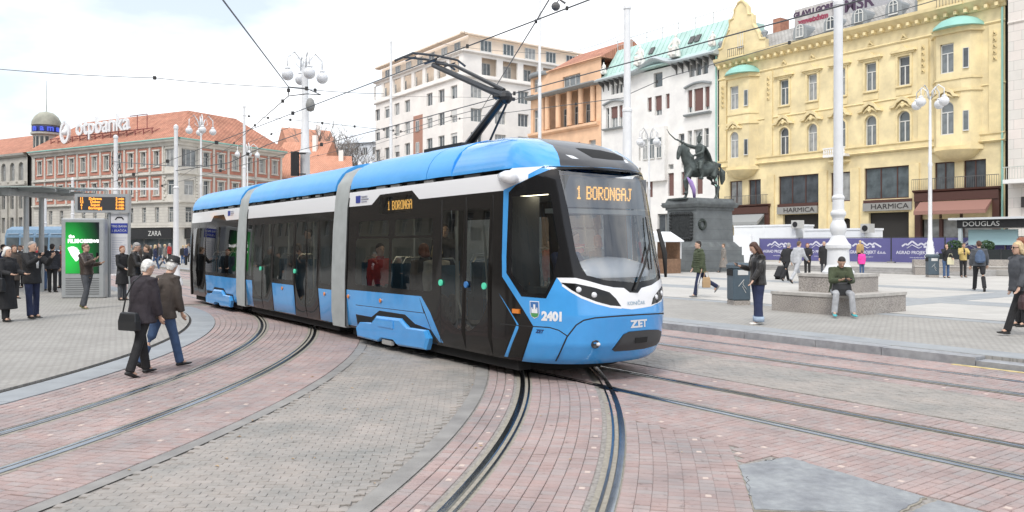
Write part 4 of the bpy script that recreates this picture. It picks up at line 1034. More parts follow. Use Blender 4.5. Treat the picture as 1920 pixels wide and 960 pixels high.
# oriels
for c, left in ((-52.45, True), (-31.15, False)):
    x = X(c); w = 1.95; f = .95; pl = [(x - w, 0), (x - 1.25, -f), (x + .7, -f), (x + 1.35, -.78), (x + w - .1, 0)]
    fo = [(x - .95 - .0, x + .12, 10.6, 13.3, 'a'), (x - .95, x + .12, 15.6, 18.0)]
    Y.wall(x - 1.25, x + .7, 9.4, 18.9, fo, M_yel_w, .25, -f, 'oriel_wall', back=False)
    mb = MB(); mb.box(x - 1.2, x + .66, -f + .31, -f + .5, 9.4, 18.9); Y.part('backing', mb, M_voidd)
    for o in fo: Y.window(o, style='T', y=-f + .23)
    mb = MB(); mb.quad((pl[0][0], pl[0][1], 9.4), (*pl[1], 9.4), (*pl[1], 18.9), (*pl[0], 18.9))
    for q, r in ((2, 3), (3, 4)): mb.quad((*pl[q], 9.4), (*pl[r], 9.4), (*pl[r], 18.9), (*pl[q], 18.9))
    Y.part('oriel_side', mb, M_yel_w)
    for zz in (10.8, 15.8):
        o = Y.window((0, .42, zz, zz + 1.6), style='plain', y=0); o.location = (x + 1.03 + .012, -.865 - .03, zz); o.rotation_euler.z = math.atan2(.17, .65)
    for z, e, h in ((9.3, .16, .35), (14.0, .12, .22), (15.0, .08, .14), (18.75, .22, .4)):
        mb = MB(); mb.prism([(x - w - e, 0), (x - 1.25 - e * .6, -f - e), (x + .7, -f - e), (x + 1.35 + e * .5, -.78 - e), (x + w - .1 + e, 0)], z, z + h); Y.part('oriel_cornice', mb, M_yel_t)
    Y.place(inst('window_hood', hood2_me, None, (x - .42, -f, 13.55))); Y.place(inst('window_hood', hood_me, None, (x - .42, -f - .1, 19.1), scale=(1.25, 1, 1.1)))
    mb = MB(); mb.lathe([(.05, 0), (.8, .12), (1.4, .4), (1.75, .9)], (x, 0, 8.4), 20); Y.part('corbel', mb, M_yel_t, True, 40)
    mb = MB(); mb.lathe([(2.0, 0), (1.85, .3), (1.4, .7), (.8, .95), (.05, 1.05)], (x + .1, 0, 19.15), 20); Y.part('oriel_roof', mb, M_turq2, True, 40)
    g = [(-3.0, 21.2), (-3.0, 22.4), (-2.4, 22.5), (-2.1, 23.3), (-1.5, 24.2), (-1.45, 25.2), (-.95, 25.3), (-.8, 26.2), (-.3, 26.8), (0, 26.9), (.3, 26.8), (.8, 26.2), (.95, 25.3), (1.45, 25.2), (1.5, 24.2), (2.1, 23.3), (2.4, 22.5), (3.0, 22.4), (3.0, 21.2)]
    gx = x - .2
    mb = MB(); mb.prism([(gx + p, q) for p, q in g], -.15, .45, 'y'); Y.part('gable', mb, M_yel_w)
    out = [Vector((gx + p, -.15, q)) for p, q in g[1:-1]]; mb = MB(); mb.tube(out, .14, 6); Y.part('gable_moulding', mb, M_yel_t)
    mb = MB(); mb.box(gx - .45, gx + .45, -.22, -.15, 22.0, 23.9); Y.part('gable_niche', mb, M_yel_t); Y.window((gx - .33, gx + .33, 22.05, 23.7, 'a'), style='mull', y=-.17)
    mb = MB(); mb.box(gx - 1.0, gx + 1.0, -1.05, -.1, 20.95, 21.1); Y.part('balcony_slab', mb, M_yel_t)
    mb = MB()
    for q in range(9): mb.box(gx - 1.0 + q * .25 - .015, gx - 1.0 + q * .25 + .015, -1.03, -1.0, 21.1, 21.9)
    mb.box(gx - 1.02, gx + 1.02, -1.04, -.99, 21.88, 21.95); Y.part('balcony_railing', mb, M_iron)
    for q in (-2.75, 2.75):
        mb = MB(); mb.lathe([(.18, 0), (.3, .15), (.12, .3), (.36, .6), (.30, .8), (.05, .95)], (gx + q, .1, 22.4), 12); Y.part('roof_urn', mb, M_lead, True)
# mansard roof with dormers
mb = MB(); mb.rings([[Vector((x, y, z)) for y, z in ((-.7, 21.22), (.3, 21.55), (3.0, 23.7), (9, 24.2), (9, 21.2))] for x in (-13.9, 13.9)]); Y.part('roof', mb, M_roof_g)
for c in (-45.9, -42.6, -39.8, -36.6, -34.0):
    x = X(c); dm = MB(); n = 8; pts = [(x + .75 * math.cos(math.pi * q / n), 22.3 + .75 * math.sin(math.pi * q / n)) for q in range(n + 1)]
    dm.prism([(x - .75, 21.4)] + pts[::-1] + [(x + .75, 21.4)], .15, 2.6, 'y'); Y.part('dormer', dm, M_lead); Y.window((x - .42, x + .42, 21.75, 23.0, 'a'), style='cross', y=.14)
# pale graffiti walls and chimneys above the roof
M_graf = mat('pale_wall', (.50, .48, .47), .9, var=.15, vscale=1.2)
gw = MB().box(X(-50.2), X(-45.9), 5.5, 9, 23.0, 26.3); Y.part('fire_wall', gw, M_graf)
mb = MB().box(X(-45.8), X(-38.5), 7, 9, 23.0, 27.6); Y.part('fire_wall', mb, mat('grey_wall', (.40, .40, .42), .9, var=.1))
M_spray = mat('spray_red', (.30, .06, .10), .8); M_spray2 = mat('spray_dark', (.08, .05, .09), .8)
for s_, sz, x, z, m, yy in (('GLAVU GORE', .75, -48.0, 25.7, M_spray2, 5.49), ('xmvatxhtm', .75, -48.0, 24.9, M_spray, 5.49), ('MSR', 1.7, -43.9, 25.7, M_spray2, 6.99), ('IN SB', 1.0, -40.8, 26.3, M_spray2, 6.99)):
    Y.place(text(s_, sz, m, None, (X(x), yy, z), bold=.05))
for a, b in ((-51.4, -50.5),):
    mb = MB().box(X(a), X(b), 3.5, 5, 23, 25.3); Y.part('chimney', mb, mat('chimney_brick', (.40, .20, .14), .9, var=.2, vscale=3))
# ground floor shops
M_sign = mat('shop_sign_grey', (.28, .275, .26), .6)
M_letd = mat('letter_dark', (.035, .03, .03), .5)
for (a, b) in ((-48.2, -43.8), (-39.2, -34.8)):
    Y.box('sign_board', M_sign, X(a), X(b), -.28, -.02, 4.65, 5.35); Y.box('sign_fascia', M_brown, X(a), X(b), -.2, -.01, 5.36, 5.62)
    Y.place(text('HARMICA', .62, M_letd, None, (X((a + b) / 2) + .25, -.30, 5.0), sx=1.25))
    mb = MB().box(X(a) + .5, X(b) - .05, .9, 1.0, .3, 4.6); Y.part('shop_front', mb, PANES[2])
    for k in range(3): mb = MB().box(X(a) + .6 + k * 1.4, X(a) + .68 + k * 1.4, .8, .9, .3, 4.6); Y.part('shop_mullion', mb, M_brown)
for (a, b, c) in ((-54.3, -49.1, 5.5), (-34.5, -27.9, 6.0)):
    Y.box('shop_fascia', M_brown, X(a), X(b), -.45, -.02, c - .7, c); Y.mould('shop_cornice', M_brown, X(a) - .1, X(b) + .1, c, [(.3, 0), (.55, .12), (.6, .25)])
    for x in (X(a) + .25, X(b) - .25): Y.box('shop_pilaster', M_brown, x - .25, x + .25, -.35, -.02, .3, c - .7)
    mb = MB(); mb.rings([[Vector((x, y, z)) for y, z in ((-.4, c - .75), (-1.5, c - 1.55), (-1.5, c - 1.85), (-1.42, c - 1.85), (-.4, c - .95))] for x in (X(a) + .5, X(b) - .5)]); Y.part('awning', mb, mat('awning_%d' % int(-a), (.30, .31, .31) if a < -50 else (.30, .16, .13), .8))
    mb = MB().box(X(a) + .5, X(b) - .5, .28, .34, .3, c - .7); Y.part('shop_pane', mb, PANES[3])
    for k in (.3, .55): mb = MB().box(X(a + (b - a) * k) - .12, X(a + (b - a) * k) + .12, .0, .27, .3, c - .8); Y.part('shop_mullion', mb, M_brown)
    mb = MB(); x0, x1 = X(a) - .1, X(b) + .1
    k = x0
    while k < x1: mb.box(k - .012, k + .012, -.62, -.60, c + .28, c + 1.15); k += .17
    mb.box(x0, x1, -.63, -.59, c + 1.13, c + 1.18); Y.part('balcony_railing', mb, M_iron)
for c, b in ((-43.2, 1), (-40.0, 0), (-34.6, 1), (-49.0, 1)): Y.box('pier', M_yel_t, X(c) - .5, X(c) + .35, -.14, -.0, .3, 8.6)
mb = MB(); mb.lathe([(.1, 0), (.9, .25), (1.1, .5)], (X(-41.6), 0, 8.9), 16); Y.part('balcony_bracket', mb, M_yel_t, True)
mb = MB(); mb.box(X(-42.7), X(-40.5), -1.0, -.1, 9.72, 9.95)
for k in range(10): mb.lathe([(.05, 0), (.09, .2), (.05, .5)], (X(-42.6) + k * .22, -.95, 9.95), 6)
mb.box(X(-42.7), X(-40.5), -1.02, -.88, 10.45, 10.58); Y.part('balcony', mb, M_wht_w)
mb = MB(); mb.tube([(13.85, -.15, .3), (13.85, -.15, 20.2)], .08, 8); Y.part('drainpipe', mb, M_turq2)
mb = MB(); mb.box(-13.95, 13.95, .7, 12, .3, 21.1); Y.part('body', mb, M_yel_w)

# ---------------------------------------------------------------- white art-nouveau house
W = Bld('apartment_house', P(-65.0, V_F, 0), ROT, -65.0, 'white house with pale green mansard roof and seated stone figures', 'building'); X = W.X
wo_ = []
def three(a, b, c, d, gap=.22):
    w = (b - a - 2 * gap) / 4; return [(a, a + w, c, d), (a + w + gap, a + 3 * w + gap, c, d), (b - w, b, c, d)]
big = three(X(-60.0), X(-56.9), 16.3, 18.8) + three(X(-73.4), X(-70.4), 16.1, 18.7); mid_ = [(X(-66.2), X(-65.5), 17.2, 18.9), (X(-65.0), X(-63.9), 16.6, 18.9), (X(-63.3), X(-62.7), 17.2, 18.9)]
att = [(X(-59.8) + k * .95, X(-59.8) + k * .95 + .8, 20.2, 21.6) for k in range(3)] + [(X(-72.4) + k * .7, X(-72.4) + k * .7 + .6, 20.2, 21.3) for k in range(3)] + [(X(-65.2), X(-63.8), 19.9, 21.6)]
f2 = [(X(c) - .42, X(c) + .42, 11.6, 14.1) for c in (-67.2, -65.3, -63.9, -60.9)] + three(X(-60.0), X(-57.0), 12.2, 14.3)
f1_ = [(X(c) - .45, X(c) + .45, 7.2, 9.8) for c in (-67.2, -65.8, -62.5, -60.5, -58.3)] + [(X(c) - .4, X(c) + .4, 10.2, 10.8) for c in (-67.2, -65.8, -62.5, -60.5)]
g1 = [(X(c) - 1.1, X(c) + 1.1, .2, 5.2) for c in (-67.5, -63.5, -59.5, -57.2)]
allw = big + mid_ + att + f2 + f1_
W.wall(X(-74.2), X(-55.75), .1, 22.0, allw + g1, M_wht_w, .35)
for o in allw:
    blind = o in big and random.random() < .7 or o in f1_[:5] or o in mid_
    w = W.window(o, M_wfr if o not in att else M_gfr, 'T' if o[3] - o[2] > 2.0 else 'plain', y=.33)
    if blind:
        h = random.uniform(.5, 1.) if o not in f1_ else 1.; z1 = o[3]; W.box('roller_blind', M_shutter, o[0] + .06, o[1] - .06, .18, .22, z1 - (z1 - o[2]) * h, z1 - .03)
for o in g1: W.window(o, M_gfr, 'mull', y=.33, pane=MB().quad((-1.1, -.03, 0), (1.1, -.03, 0), (1.1, -.03, 5), (-1.1, -.03, 5)).mesh('pane', PANES[2], fix=False))
for a, b in ((-60.3, -56.6), (-73.7, -70.1)):
    W.mould('window_ledge', M_lead, X(a), X(b), 15.85, [(.3, 0), (.45, .15), (.45, .22)]); 
    mb = MB(); n = 10; mb.rings([[Vector((X(a) + (X(b) - X(a)) * k / n, y, 18.95 + .35 * math.sin(math.pi * k / n) + z)) for y, z in ((0, 0), (-.35, .05), (-.35, .2), (0, .3))] for k in range(n + 1)]); W.part('window_canopy', mb, M_lead)
eave = []
for k in range(41):
    a = -74.5 + k * 19.0 / 40; bump = 1.0 * math.exp(-((a + 64.6) / 1.9) ** 2); eave.append((X(a), bump))
mb = MB(); mb.rings([[Vector((x, y, 21.9 + b * (1 if y < 0 else .6) + z)) for y, z in ((.2, .0), (-1.0, .05), (-1.1, .22), (-.6, .5), (.2, .8))] for x, b in eave]); W.part('eaves', mb, mat('pale_zinc', (.42, .47, .49), .6, var=.08), True, 50)
brk = MB().prism([(0, 0), (-.95, .0), (-.9, -.18), (-.15, -.6), (0, -1.1)], -.08, .08, 'x').mesh('eaves_bracket', M_iron)
for a in (-73.8, -72.9, -72.0, -71.1, -70.2, -69.3, -61.6, -60.7, -59.8, -58.9, -58.0, -57.1, -56.2): W.place(inst('eaves_bracket', brk, None, (X(a), 0, 21.9)))
mb = MB(); mb.rings([[Vector((x, y, z)) for y, z in ((-.9, 22.2), (.3, 22.9), (2.4, 26.3), (8, 26.5), (8, 22))] for x in (X(-74.0) , X(-55.8))]); r_ = W.part('roof', mb, M_turq)
for k in range(24): 
    x = X(-73.6) + k * .76; mb = MB(); mb.tube([(x, .28, 22.95), (x, 2.36, 26.33)], .035, 4); W.part('roof_seam', mb, M_turq)
for x in (-60.6, -59.7, -66.8): 
    mb = MB(); Mx = Matrix.Translation((X(x), 1.35, 24.75)) @ Matrix.Rotation(math.atan2(3.4, 2.1), 4, 'X'); mb.box(-.35, .35, -.5, .5, 0, .08, Mx); W.part('skylight', mb, M_iron)
mb = MB(); mb.tube([(X(-74), 2.4, 27.5), (X(-55.8), 2.4, 27.5)], .04, 5); mb.tube([(X(-74), 2.4, 26.9), (X(-55.8), 2.4, 26.9)], .03, 5)
for k in range(8): x = X(-73.8) + k * 2.57; mb.tube([(x, 2.4, 26.2), (x, 2.4, 27.6)], .05, 5)
W.part('roof_railing', mb, mat('rail_grey', (.45, .46, .46), .6))
mb = MB(); mb.box(X(-66.8), X(-63.0), -.5, .0, 9.0, 15.2); W.part('bay_front', mb, M_wht_w)
for c in (-66.0, -64.9, -63.8): W.window((X(c) - .4, X(c) + .4, 11.6, 14.0), style='T', y=-.51)
mb = MB(); mb.tube([(X(-55.9), -.12, .3), (X(-55.9), -.12, 21.8)], .09, 8); W.part('drainpipe', mb, M_turq2)
mb = MB(); mb.box(X(-74.1), X(-55.85), .7, 12, .1, 22); W.part('body', mb, M_wht_w)

# ---------------------------------------------------------------- orange house with columned loggia
O = Bld('apartment_house', P(-81.0, V_F, 0), ROT, -81.0, 'orange house with a columned loggia and rounded corner', 'building'); X = O.X
ol = [(X(-86.1), X(-75.2), 17.3, 21.9)]; ow = [(X(-81.9), X(-78.3), 22.6, 24.0), (X(-88.4), X(-87.1), 17.0, 20.5), (X(-88.4), X(-87.1), 22.9, 24.8)]
ow += [(X(a), X(a) + 1.3, z, z + 2.0) for a in (-85.6, -82.6, -79.6, -76.6) for z in (13.0, 9.0, 5.0)]
O.wall(X(-89.0), X(-74.25), .1, 25.2, ol + ow, M_org_w, .35, back=False)
mb = MB(); mb.box(X(-88.9), X(-74.3), 2.6, 10, .1, 25.1); O.part('body', mb, M_org_w)
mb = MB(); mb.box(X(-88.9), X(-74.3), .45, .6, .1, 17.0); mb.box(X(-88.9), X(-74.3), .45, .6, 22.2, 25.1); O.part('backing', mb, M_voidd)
for o in ow: O.window(o, style='three' if o[1] - o[0] > 2 else 'T', y=.33)
for k in range(5):
    x = X(-85.3) + k * 2.35; mb = MB(); mb.tube([(x, .1, 17.4), (x, .1, 21.9)], .38, 14); O.part('column', mb, M_org_w, True, 40); O.window((x + .6, x + 1.7, 17.6, 20.4), style='T', y=2.58)
O.mould('loggia_canopy', M_lead, X(-89.2), X(-74.6), 21.9, [(.6, 0), (1.2, .2), (1.2, .35)]); O.mould('loggia_ledge', M_org_w, X(-89.1), X(-74.6), 16.7, [(.2, 0), (.5, .2), (.5, .5)])
mb = MB(); mb.rings([[Vector((x, y, z)) for y, z in ((-.4, 25.2), (5, 28.2), (10, 25.2))] for x in (X(-84.5), X(-73.9))]); O.part('roof', mb, M_roof_r)
mb = MB(); mb.lathe([(3.0, 25.0), (3.1, 25.2), (3.1, 25.5), (2.6, 25.6)], (X(-87.2), 2.2, 0), 24); O.part('corner_canopy', mb, M_lead)
O.mould('parapet', M_org_w, X(-89.0), X(-74.2), 25.1, [(.1, 0), (.2, .1), (.2, .3)])

# ---------------------------------------------------------------- tall cream corner house
C = Bld('apartment_house', P(-107.0, V_F, 0), ROT, -107.0, 'tall cream corner block of flats with a set-back salmon top floor', 'building'); X = C.X
cw_ = []
for k in range(8):
    x = -2.75 - k * 4.0
    for z in (2.2, 6.05, 9.9, 13.75, 17.6, 21.45, 25.3):
        if k == 3: continue
        cw_.append((x - 1.0, x + 1.0, z, z + 2.15))
lg = [(-4.2 - k * 4.0, -1.2 - k * 4.0, 29.4, 32.0) for k in range(8)]
C.wall(-31.5, 0, .1, 32.6, cw_ + lg, M_crm_w, .35, back=False)
mb = MB(); mb.box(-31.4, -.4, .42, .6, .1, 28.6); mb.box(-31.4, -.4, 1.5, 1.7, 28.6, 32.5); C.part('backing', mb, M_crm_a)
for o in cw_: C.window(o, M_wfr, 'mull', y=.33)
for o in lg: C.window((o[0] + .5, o[1] - .5, 29.4, 31.6), M_wfr, 'mull', y=1.45)
for o in cw_: 
    if random.random() < .45: C.box('roller_shutter', M_wfr, o[0] + .05, o[1] - .05, .15, .2, o[3] - random.uniform(.3, 1.2), o[3] - .02)
rb_ = MB().box(-16.4, -13.1, -.05, .3, .1, 24.2); C.part('brick_strip', rb_, mat('dusty_red_render', (.40, .22, .165), .9, var=.1))
for z in (6.05, 9.9, 13.75, 17.6, 21.4): C.window((-15.4, -14.2, z, z + 1.9), style='mull', y=-.06)
C.mould('band_course', M_crm_w, -31.7, .3, 28.4, [(.15, 0), (.4, .15), (.4, .4)]); C.mould('band_course', M_crm_w, -31.7, .3, 32.4, [(.15, 0), (.5, .15), (.5, .4)])
mb = MB(); mb.box(-31.3, -.2, 1.2, 24, 32.8, 35.3); C.part('top_storey', mb, M_crm_a)
for k in range(7): C.window((-4.5 - k * 4.2, -2.6 - k * 4.2, 33.2, 34.8), style='mull', y=1.18)
C.fac = (0, 0, math.pi / 2)
cr_ = []
for k in range(5):
    x = 2.6 + k * 4.7
    for z in (2.2, 6.05, 9.9, 13.75, 17.6, 21.45, 25.3): cr_.append((x - 1.1, x + 1.1, z, z + 2.15))
lr = [(3.6 + k * 4.2, 6.6 + k * 4.2, 29.2, 32.0) for k in range(5)]
C.wall(0, 25, .1, 32.6, cr_ + lr, M_crm_w, .35, back=False)
mb = MB(); mb.box(.4, 24.9, .42, .6, .1, 28.6); mb.box(.4, 24.9, 1.5, 1.7, 28.6, 32.5); C.part('backing', mb, M_crm_a)
for o in cr_: C.window(o, M_wfr, 'three', y=.33)
for o in lr: C.window((o[0] + .4, o[1] - .4, 29.3, 31.5), M_wfr, 'three', y=1.45)
C.mould('band_course', M_crm_w, -.3, 25, 28.4, [(.15, 0), (.4, .15), (.4, .4)]); C.mould('band_course', M_crm_w, -.3, 25, 32.4, [(.15, 0), (.5, .15), (.5, .4)])
for k in range(5): C.window((3.4 + k * 4.5, 5.6 + k * 4.5, 33.0, 34.9), style='three', y=.17)
C.mould('roof_edge', M_crm_a, -.6, 25.2, 35.2, [(.1, 0), (.4, .1), (.4, .35)])
C.fac = (0, 0, 0); C.mould('roof_edge', M_crm_a, -31.6, .6, 35.2, [(-.9, 0), (.2, .1), (.2, .35)])

# ---------------------------------------------------------------- pale stone house beyond the yellow one
N = Bld('office_house', P(-27.3, V_F - .6, 0), ROT, -27.3, 'pale stone office house beside the yellow house, partly out of view', 'building'); X = N.X
no = [(1.6, 12.0, .6, 5.6)]
for z in (9, 13, 17, 21):
    for k in range(3): no.append((4.0 + k * 3.4, 6.2 + k * 3.4, z, z + 2.4))
M_stn = brick_mat('stone_cladding', (.66, .63, .585), (.73, .66, .61), (.42, .40, .37), 1.1, .75, .012, .5, 'Object', .7, noise=.08, bump=.1)
M_stn.node_tree.nodes['Mapping'].inputs['Rotation'].default_value = (R(-90), 0, 0)
N.wall(.15, 14, .1, 30, no, M_stn, .35)
for o in no[1:]: N.window(o, M_gfr, 'mull', y=.33)
N.window(no[0], M_gfr, 'three', y=.33); N.box('shop_sign', M_letd, 1.2, 8, -.4, -.02, 4.5, 5.3); N.place(text('DOUGLAS', .55, M_wfr, None, (3.4, -.42, 4.9), sx=1.2))
N.box('balcony_slab', M_wht_w, .3, 8, -1.3, -.02, 6.3, 6.6)
mb = MB()
for k in range(40): mb.box(.35 + k * .19, .38 + k * .19, -1.27, -1.24, 6.6, 7.5)
mb.box(.3, 8, -1.29, -1.22, 7.5, 7.56); N.part('balcony_railing', mb, mat('pale_railing', (.5, .52, .47), .6))
N.mould('band_course', M_stn, .15, 14, 18.6, [(.05, 0), (.12, .1), (.05, .2)]); N.place(text('DOUGLAS', .32, M_wfr, None, (3.2, -.03, 2.2), sx=1.2))
mb = MB().box(.2, 14, .8, 12, .1, 30); N.part('body', mb, M_stn)

# ---------------------------------------------------------------- red and cream bank building on the left
OR = math.atan2(-.495, .869)
B = Bld('bank_building', (-45.6, 108, 0), OR, 0, 'red and cream corner building with red tiled roof and large rooftop sign', 'building')
def otp_front(x0, x1, n, corner_first):
    ops, pan = [], []
    w = (x1 - x0) / n
    for k in range(n):
        c = x0 + (k + .5) * w
        ops += [(c - .5, c + .5, 12.6, 14.7), (c - .5, c + .5, 8.6, 10.7), (c - .45, c + .45, 4.7, 6.9)]; pan.append(c)
    return ops, pan, w
for fac, x0, x1, n in (((0, 0, 0), -34.5, -3.2, 11), ((0, 0, math.pi / 2), 3.2, 18.6, 6)):
    B.fac = fac; ops, pan, w = otp_front(x0, x1, n, True)
    e0, e1 = (-34.8, 0.) if fac[2] == 0 else (0., 18.8)
    cx0, cx1 = (-2.9, -.5) if fac[2] == 0 else (.5, 2.9)
    ops += [(cx0, cx1, 12.4, 14.9), (cx0 + .4, cx1 - .4, 8.5, 10.6), (cx0 + .6, cx1 - .6, 4.7, 6.9)]
    shop = [(-11.0, -1.2, .2, 2.5), (-32, -13, .2, 2.6)] if fac[2] == 0 else [(1.2, 17.5, .2, 2.5)]
    B.wall(e0, e1, .1, 16.0, ops + shop, M_otp_w, .3)
    for o in ops: B.window(o, M_wfr, 'three' if o[1] - o[0] > 2 else 'T', y=.28)
    for o in shop: B.window(o, M_gfr, 'three', y=.28)
    for c in pan:
        for z in (11.9, 7.9):
            mb = MB(); mb.box(c - w / 2 + .20, c - .66, -.06, -.005, z, z + 3.3); mb.box(c + .66, c + w / 2 - .20, -.06, -.005, z, z + 3.3); mb.box(c - .66, c + .66, -.06, -.005, z + 3.0, z + 3.3); mb.box(c - .66, c + .66, -.06, -.005, z, z + .45); B.part('red_panel', mb, M_otp_r)
            mb = MB(); mb.box(c - .66, c - .5, -.12, -.005, z + .45, z + 3.0); mb.box(c + .5, c + .66, -.12, -.005, z + .45, z + 3.0); mb.box(c - .8, c + .8, -.2, -.005, z + 2.8, z + 3.0); mb.box(c - .75, c + .75, -.2, -.005, z + .5, z + .65); B.part('window_surround', mb, M_otp_w)
    for k in range(n + 1):
        x = x0 + k * w
        for z in (11.7, 7.8): B.box('pilaster', M_otp_w, x - .17, x + .17, -.16, -.003, z, z + 3.6)
    B.mould('main_cornice', M_otp_w, e0 - .3, e1 + .3, 15.3, [(.2, 0), (.3, .3), (.7, .5), (.8, .75)]); B.mould('gutter', M_turq2, e0 - .4, e1 + .4, 16.05, [(.75, 0), (.9, .05), (.9, .2)])
    B.mould('band_course', M_otp_w, e0 - .1, e1 + .1, 11.3, [(.1, 0), (.35, .12), (.35, .3)]); B.mould('band_course', M_otp_w, e0 - .1, e1 + .1, 7.35, [(.1, 0), (.4, .15), (.4, .35)]); B.mould('band_course', M_otp_w, e0 - .1, e1 + .1, 3.9, [(.1, 0), (.3, .1), (.3, .25)])
    for k in range(7): 
        gz = 4.3 + k * .42; mb = MB(); mb.box(e0, e1, -.02, -.001, gz, gz + .05); B.part('rustication', mb, M_nama)
    for k in range(8): B.box('quoin', M_otp_w, (-3.3 if fac[2] == 0 else 2.7), (-2.9 + (k % 2) * .3 if fac[2] == 0 else 3.3 + (k % 2) * .25), -.14, -.004, 7.8 + k * .45, 8.15 + k * .45)
B.fac = (0, 0, 0)
M_zsign = mat('shop_sign_black', (.02, .02, .022), .4)
B.box('shop_sign', M_zsign, -11.5, -.9, -.5, -.03, 2.45, 3.85); B.place(text('ZARA', 1.0, M_wfr, None, (-4.4, -.53, 3.15), sx=1.1))
B.fac = (0, 0, math.pi / 2); B.box('shop_sign', M_zsign, .9, 17, -.5, -.03, 2.45, 3.85); B.fac = (0, 0, 0)
mb = MB(); ex = 0.9; rp = [(-35.6, -ex), (ex, -ex), (ex, 19.6), (-12, 19.6), (-35.6, 12)]
ri = [(-30.5, 5.6), (-6.0, 6.2), (-6.0, 15), (-9, 15), (-30.5, 7)]
for k in range(5): l = (k + 1) % 5; mb.quad((*rp[k], 16.25), (*rp[l], 16.25), (*ri[l], 21.4), (*ri[k], 21.4))
mb.quad(*[(*q, 21.4) for q in ri]); B.part('roof', mb, M_roof_r)
mb = MB(); mb.prism([(-34.7, .5), (-.5, .5), (-.5, 18.6), (-12, 18.6), (-34.7, 11)], .1, 16.2); B.part('body', mb, M_otp_w)
# rooftop sign on a red steel frame
M_fr = mat('red_frame', (.22, .05, .05), .6)
mb = MB()
for k in range(14): x = -31.2 + k * 1.9; mb.tube([(x, .6, 16.8), (x, .6, 18.2)], .07, 5); mb.tube([(x, .6, 17.6), (x, 2.6, 18.6)], .05, 4)
for z in (17.1, 18.15): mb.tube([(-31.4, .6, z), (-6.2, .6, z)], .07, 5)
for x in (-9.8, -7.6): mb.tube([(x, .6, 18), (x, .6, 20.2)], .06, 5)
mb.tube([(-11.5, .6, 20.2), (-7.6, .6, 20.2)], .06, 5)
B.part('sign_frame', mb, M_fr)
M_signw = mat('sign_white', (.72, .73, .74), .5)
mb = MB(); n = 22
for q in range(n):
    if 3 < q < 6: continue
    a1, a2 = 2 * math.pi * q / n, 2 * math.pi * (q + 1) / n
    mb.prism([(1.25 * math.cos(a1), 1.75 * math.sin(a1)), (1.25 * math.cos(a2), 1.75 * math.sin(a2)), (.8 * math.cos(a2), 1.2 * math.sin(a2)), (.8 * math.cos(a1), 1.2 * math.sin(a1))], -.15, .15, 'y')
mb.sphere((0, 0, 0), .5, 12, 8); mb.v = [(x - 27.0, y + .35, z + 18.9) for x, y, z in mb.v]; B.part('sign_emblem', mb, M_signw)
B.place(text('otpbanka', 3.5, M_signw, None, (-17.6, .3, 19.3), ext=.15, bold=.05, sx=1.0))

# ---------------------------------------------------------------- department store with domed corner tower
Nm = Bld('department_store', (-77.5, 128, 0), OR, 0, 'grey stone store with domed corner tower and blue sign, behind the bank', 'building')
nops = [(-22 + k * 2.6 - .6, -22 + k * 2.6 + .6, z, z + 2.6) for k in range(8) for z in (3.5, 7.5)] + [(-22 + k * 2.6 - .7, -22 + k * 2.6 + .7, 12.2, 15.2, 'a') for k in range(8)]
Nm.wall(-24, -1.9, .1, 16.0, nops, M_nama, .4)
for o in nops: Nm.window(o, M_gfr, 'T', y=.38)
for k in range(9): Nm.box('pilaster', M_nama, -23.6 + k * 2.6, -23.0 + k * 2.6, -.3, -.01, .2, 12)
Nm.mould('main_cornice', M_nama, -24, -2, 16.0, [(.2, 0), (.6, .3), (.7, .6)]); Nm.mould('band_course', M_nama, -24, -2, 11.2, [(.2, 0), (.5, .2), (.5, .4)])
mb = MB(); mb.rings([[Vector((x, y, z)) for y, z in ((-.7, 16.6), (7, 21.0), (14, 16.6))] for x in (-24, -1)]); Nm.part('roof', mb, M_roof_r)
mb = MB(); mb.lathe([(2.1, .1), (2.1, 16.3), (2.5, 16.5), (2.5, 16.9), (1.9, 17.0), (1.9, 19.4), (2.3, 19.6), (2.3, 19.9)], (0, 2, 0), 20); Nm.part('tower', mb, M_nama)
mb = MB(); mb.lathe([(2.0, 19.8), (2.0, 21.0), (2.2, 21.1), (2.1, 21.8), (1.7, 22.6), (1.05, 23.2), (.3, 23.4), (.06, 23.5), (.04, 26.5), (.02, 28.5)], (0, 2, 0), 24); Nm.part('dome', mb, mat('dome_grey', (.33, .33, .27), .8, var=.15, vscale=.6, stain=.2), True, 35)
for k in range(7):
    q = R(200 + k * 22); mb = MB(); mb.box(-.22, .22, -.05, .05, 17.2, 19.2); mb.v = [(1.92 * math.cos(q) + x * math.sin(q), 2 + 1.92 * math.sin(q) - x * math.cos(q), z) for x, y, z in mb.v]; Nm.part('tower_window', mb, PANES[0])
M_namas = mat('sign_blue', (.03, .05, .32), .5, emit=(.1, .16, .9), estr=.35)
mb = MB(); mb.lathe([(2.12, 19.95), (2.12, 20.9)], (0, 2, 0), 24); Nm.part('sign_ring', mb, mat('sign_ring_blue', (.02, .03, .14), .5))
for k, ch in enumerate('nama'):
    q = R(-76 + k * 30); Nm.place(text(ch, 1.35, M_namas, None, (2.3 * math.cos(q), 2 + 2.3 * math.sin(q), 20.5), rot=(R(90), 0, q + R(90)), ext=.08, bold=.04))
mb = MB(); mb.box(-23.9, -2.3, .8, 13, .1, 16.2); Nm.part('body', mb, M_nama)

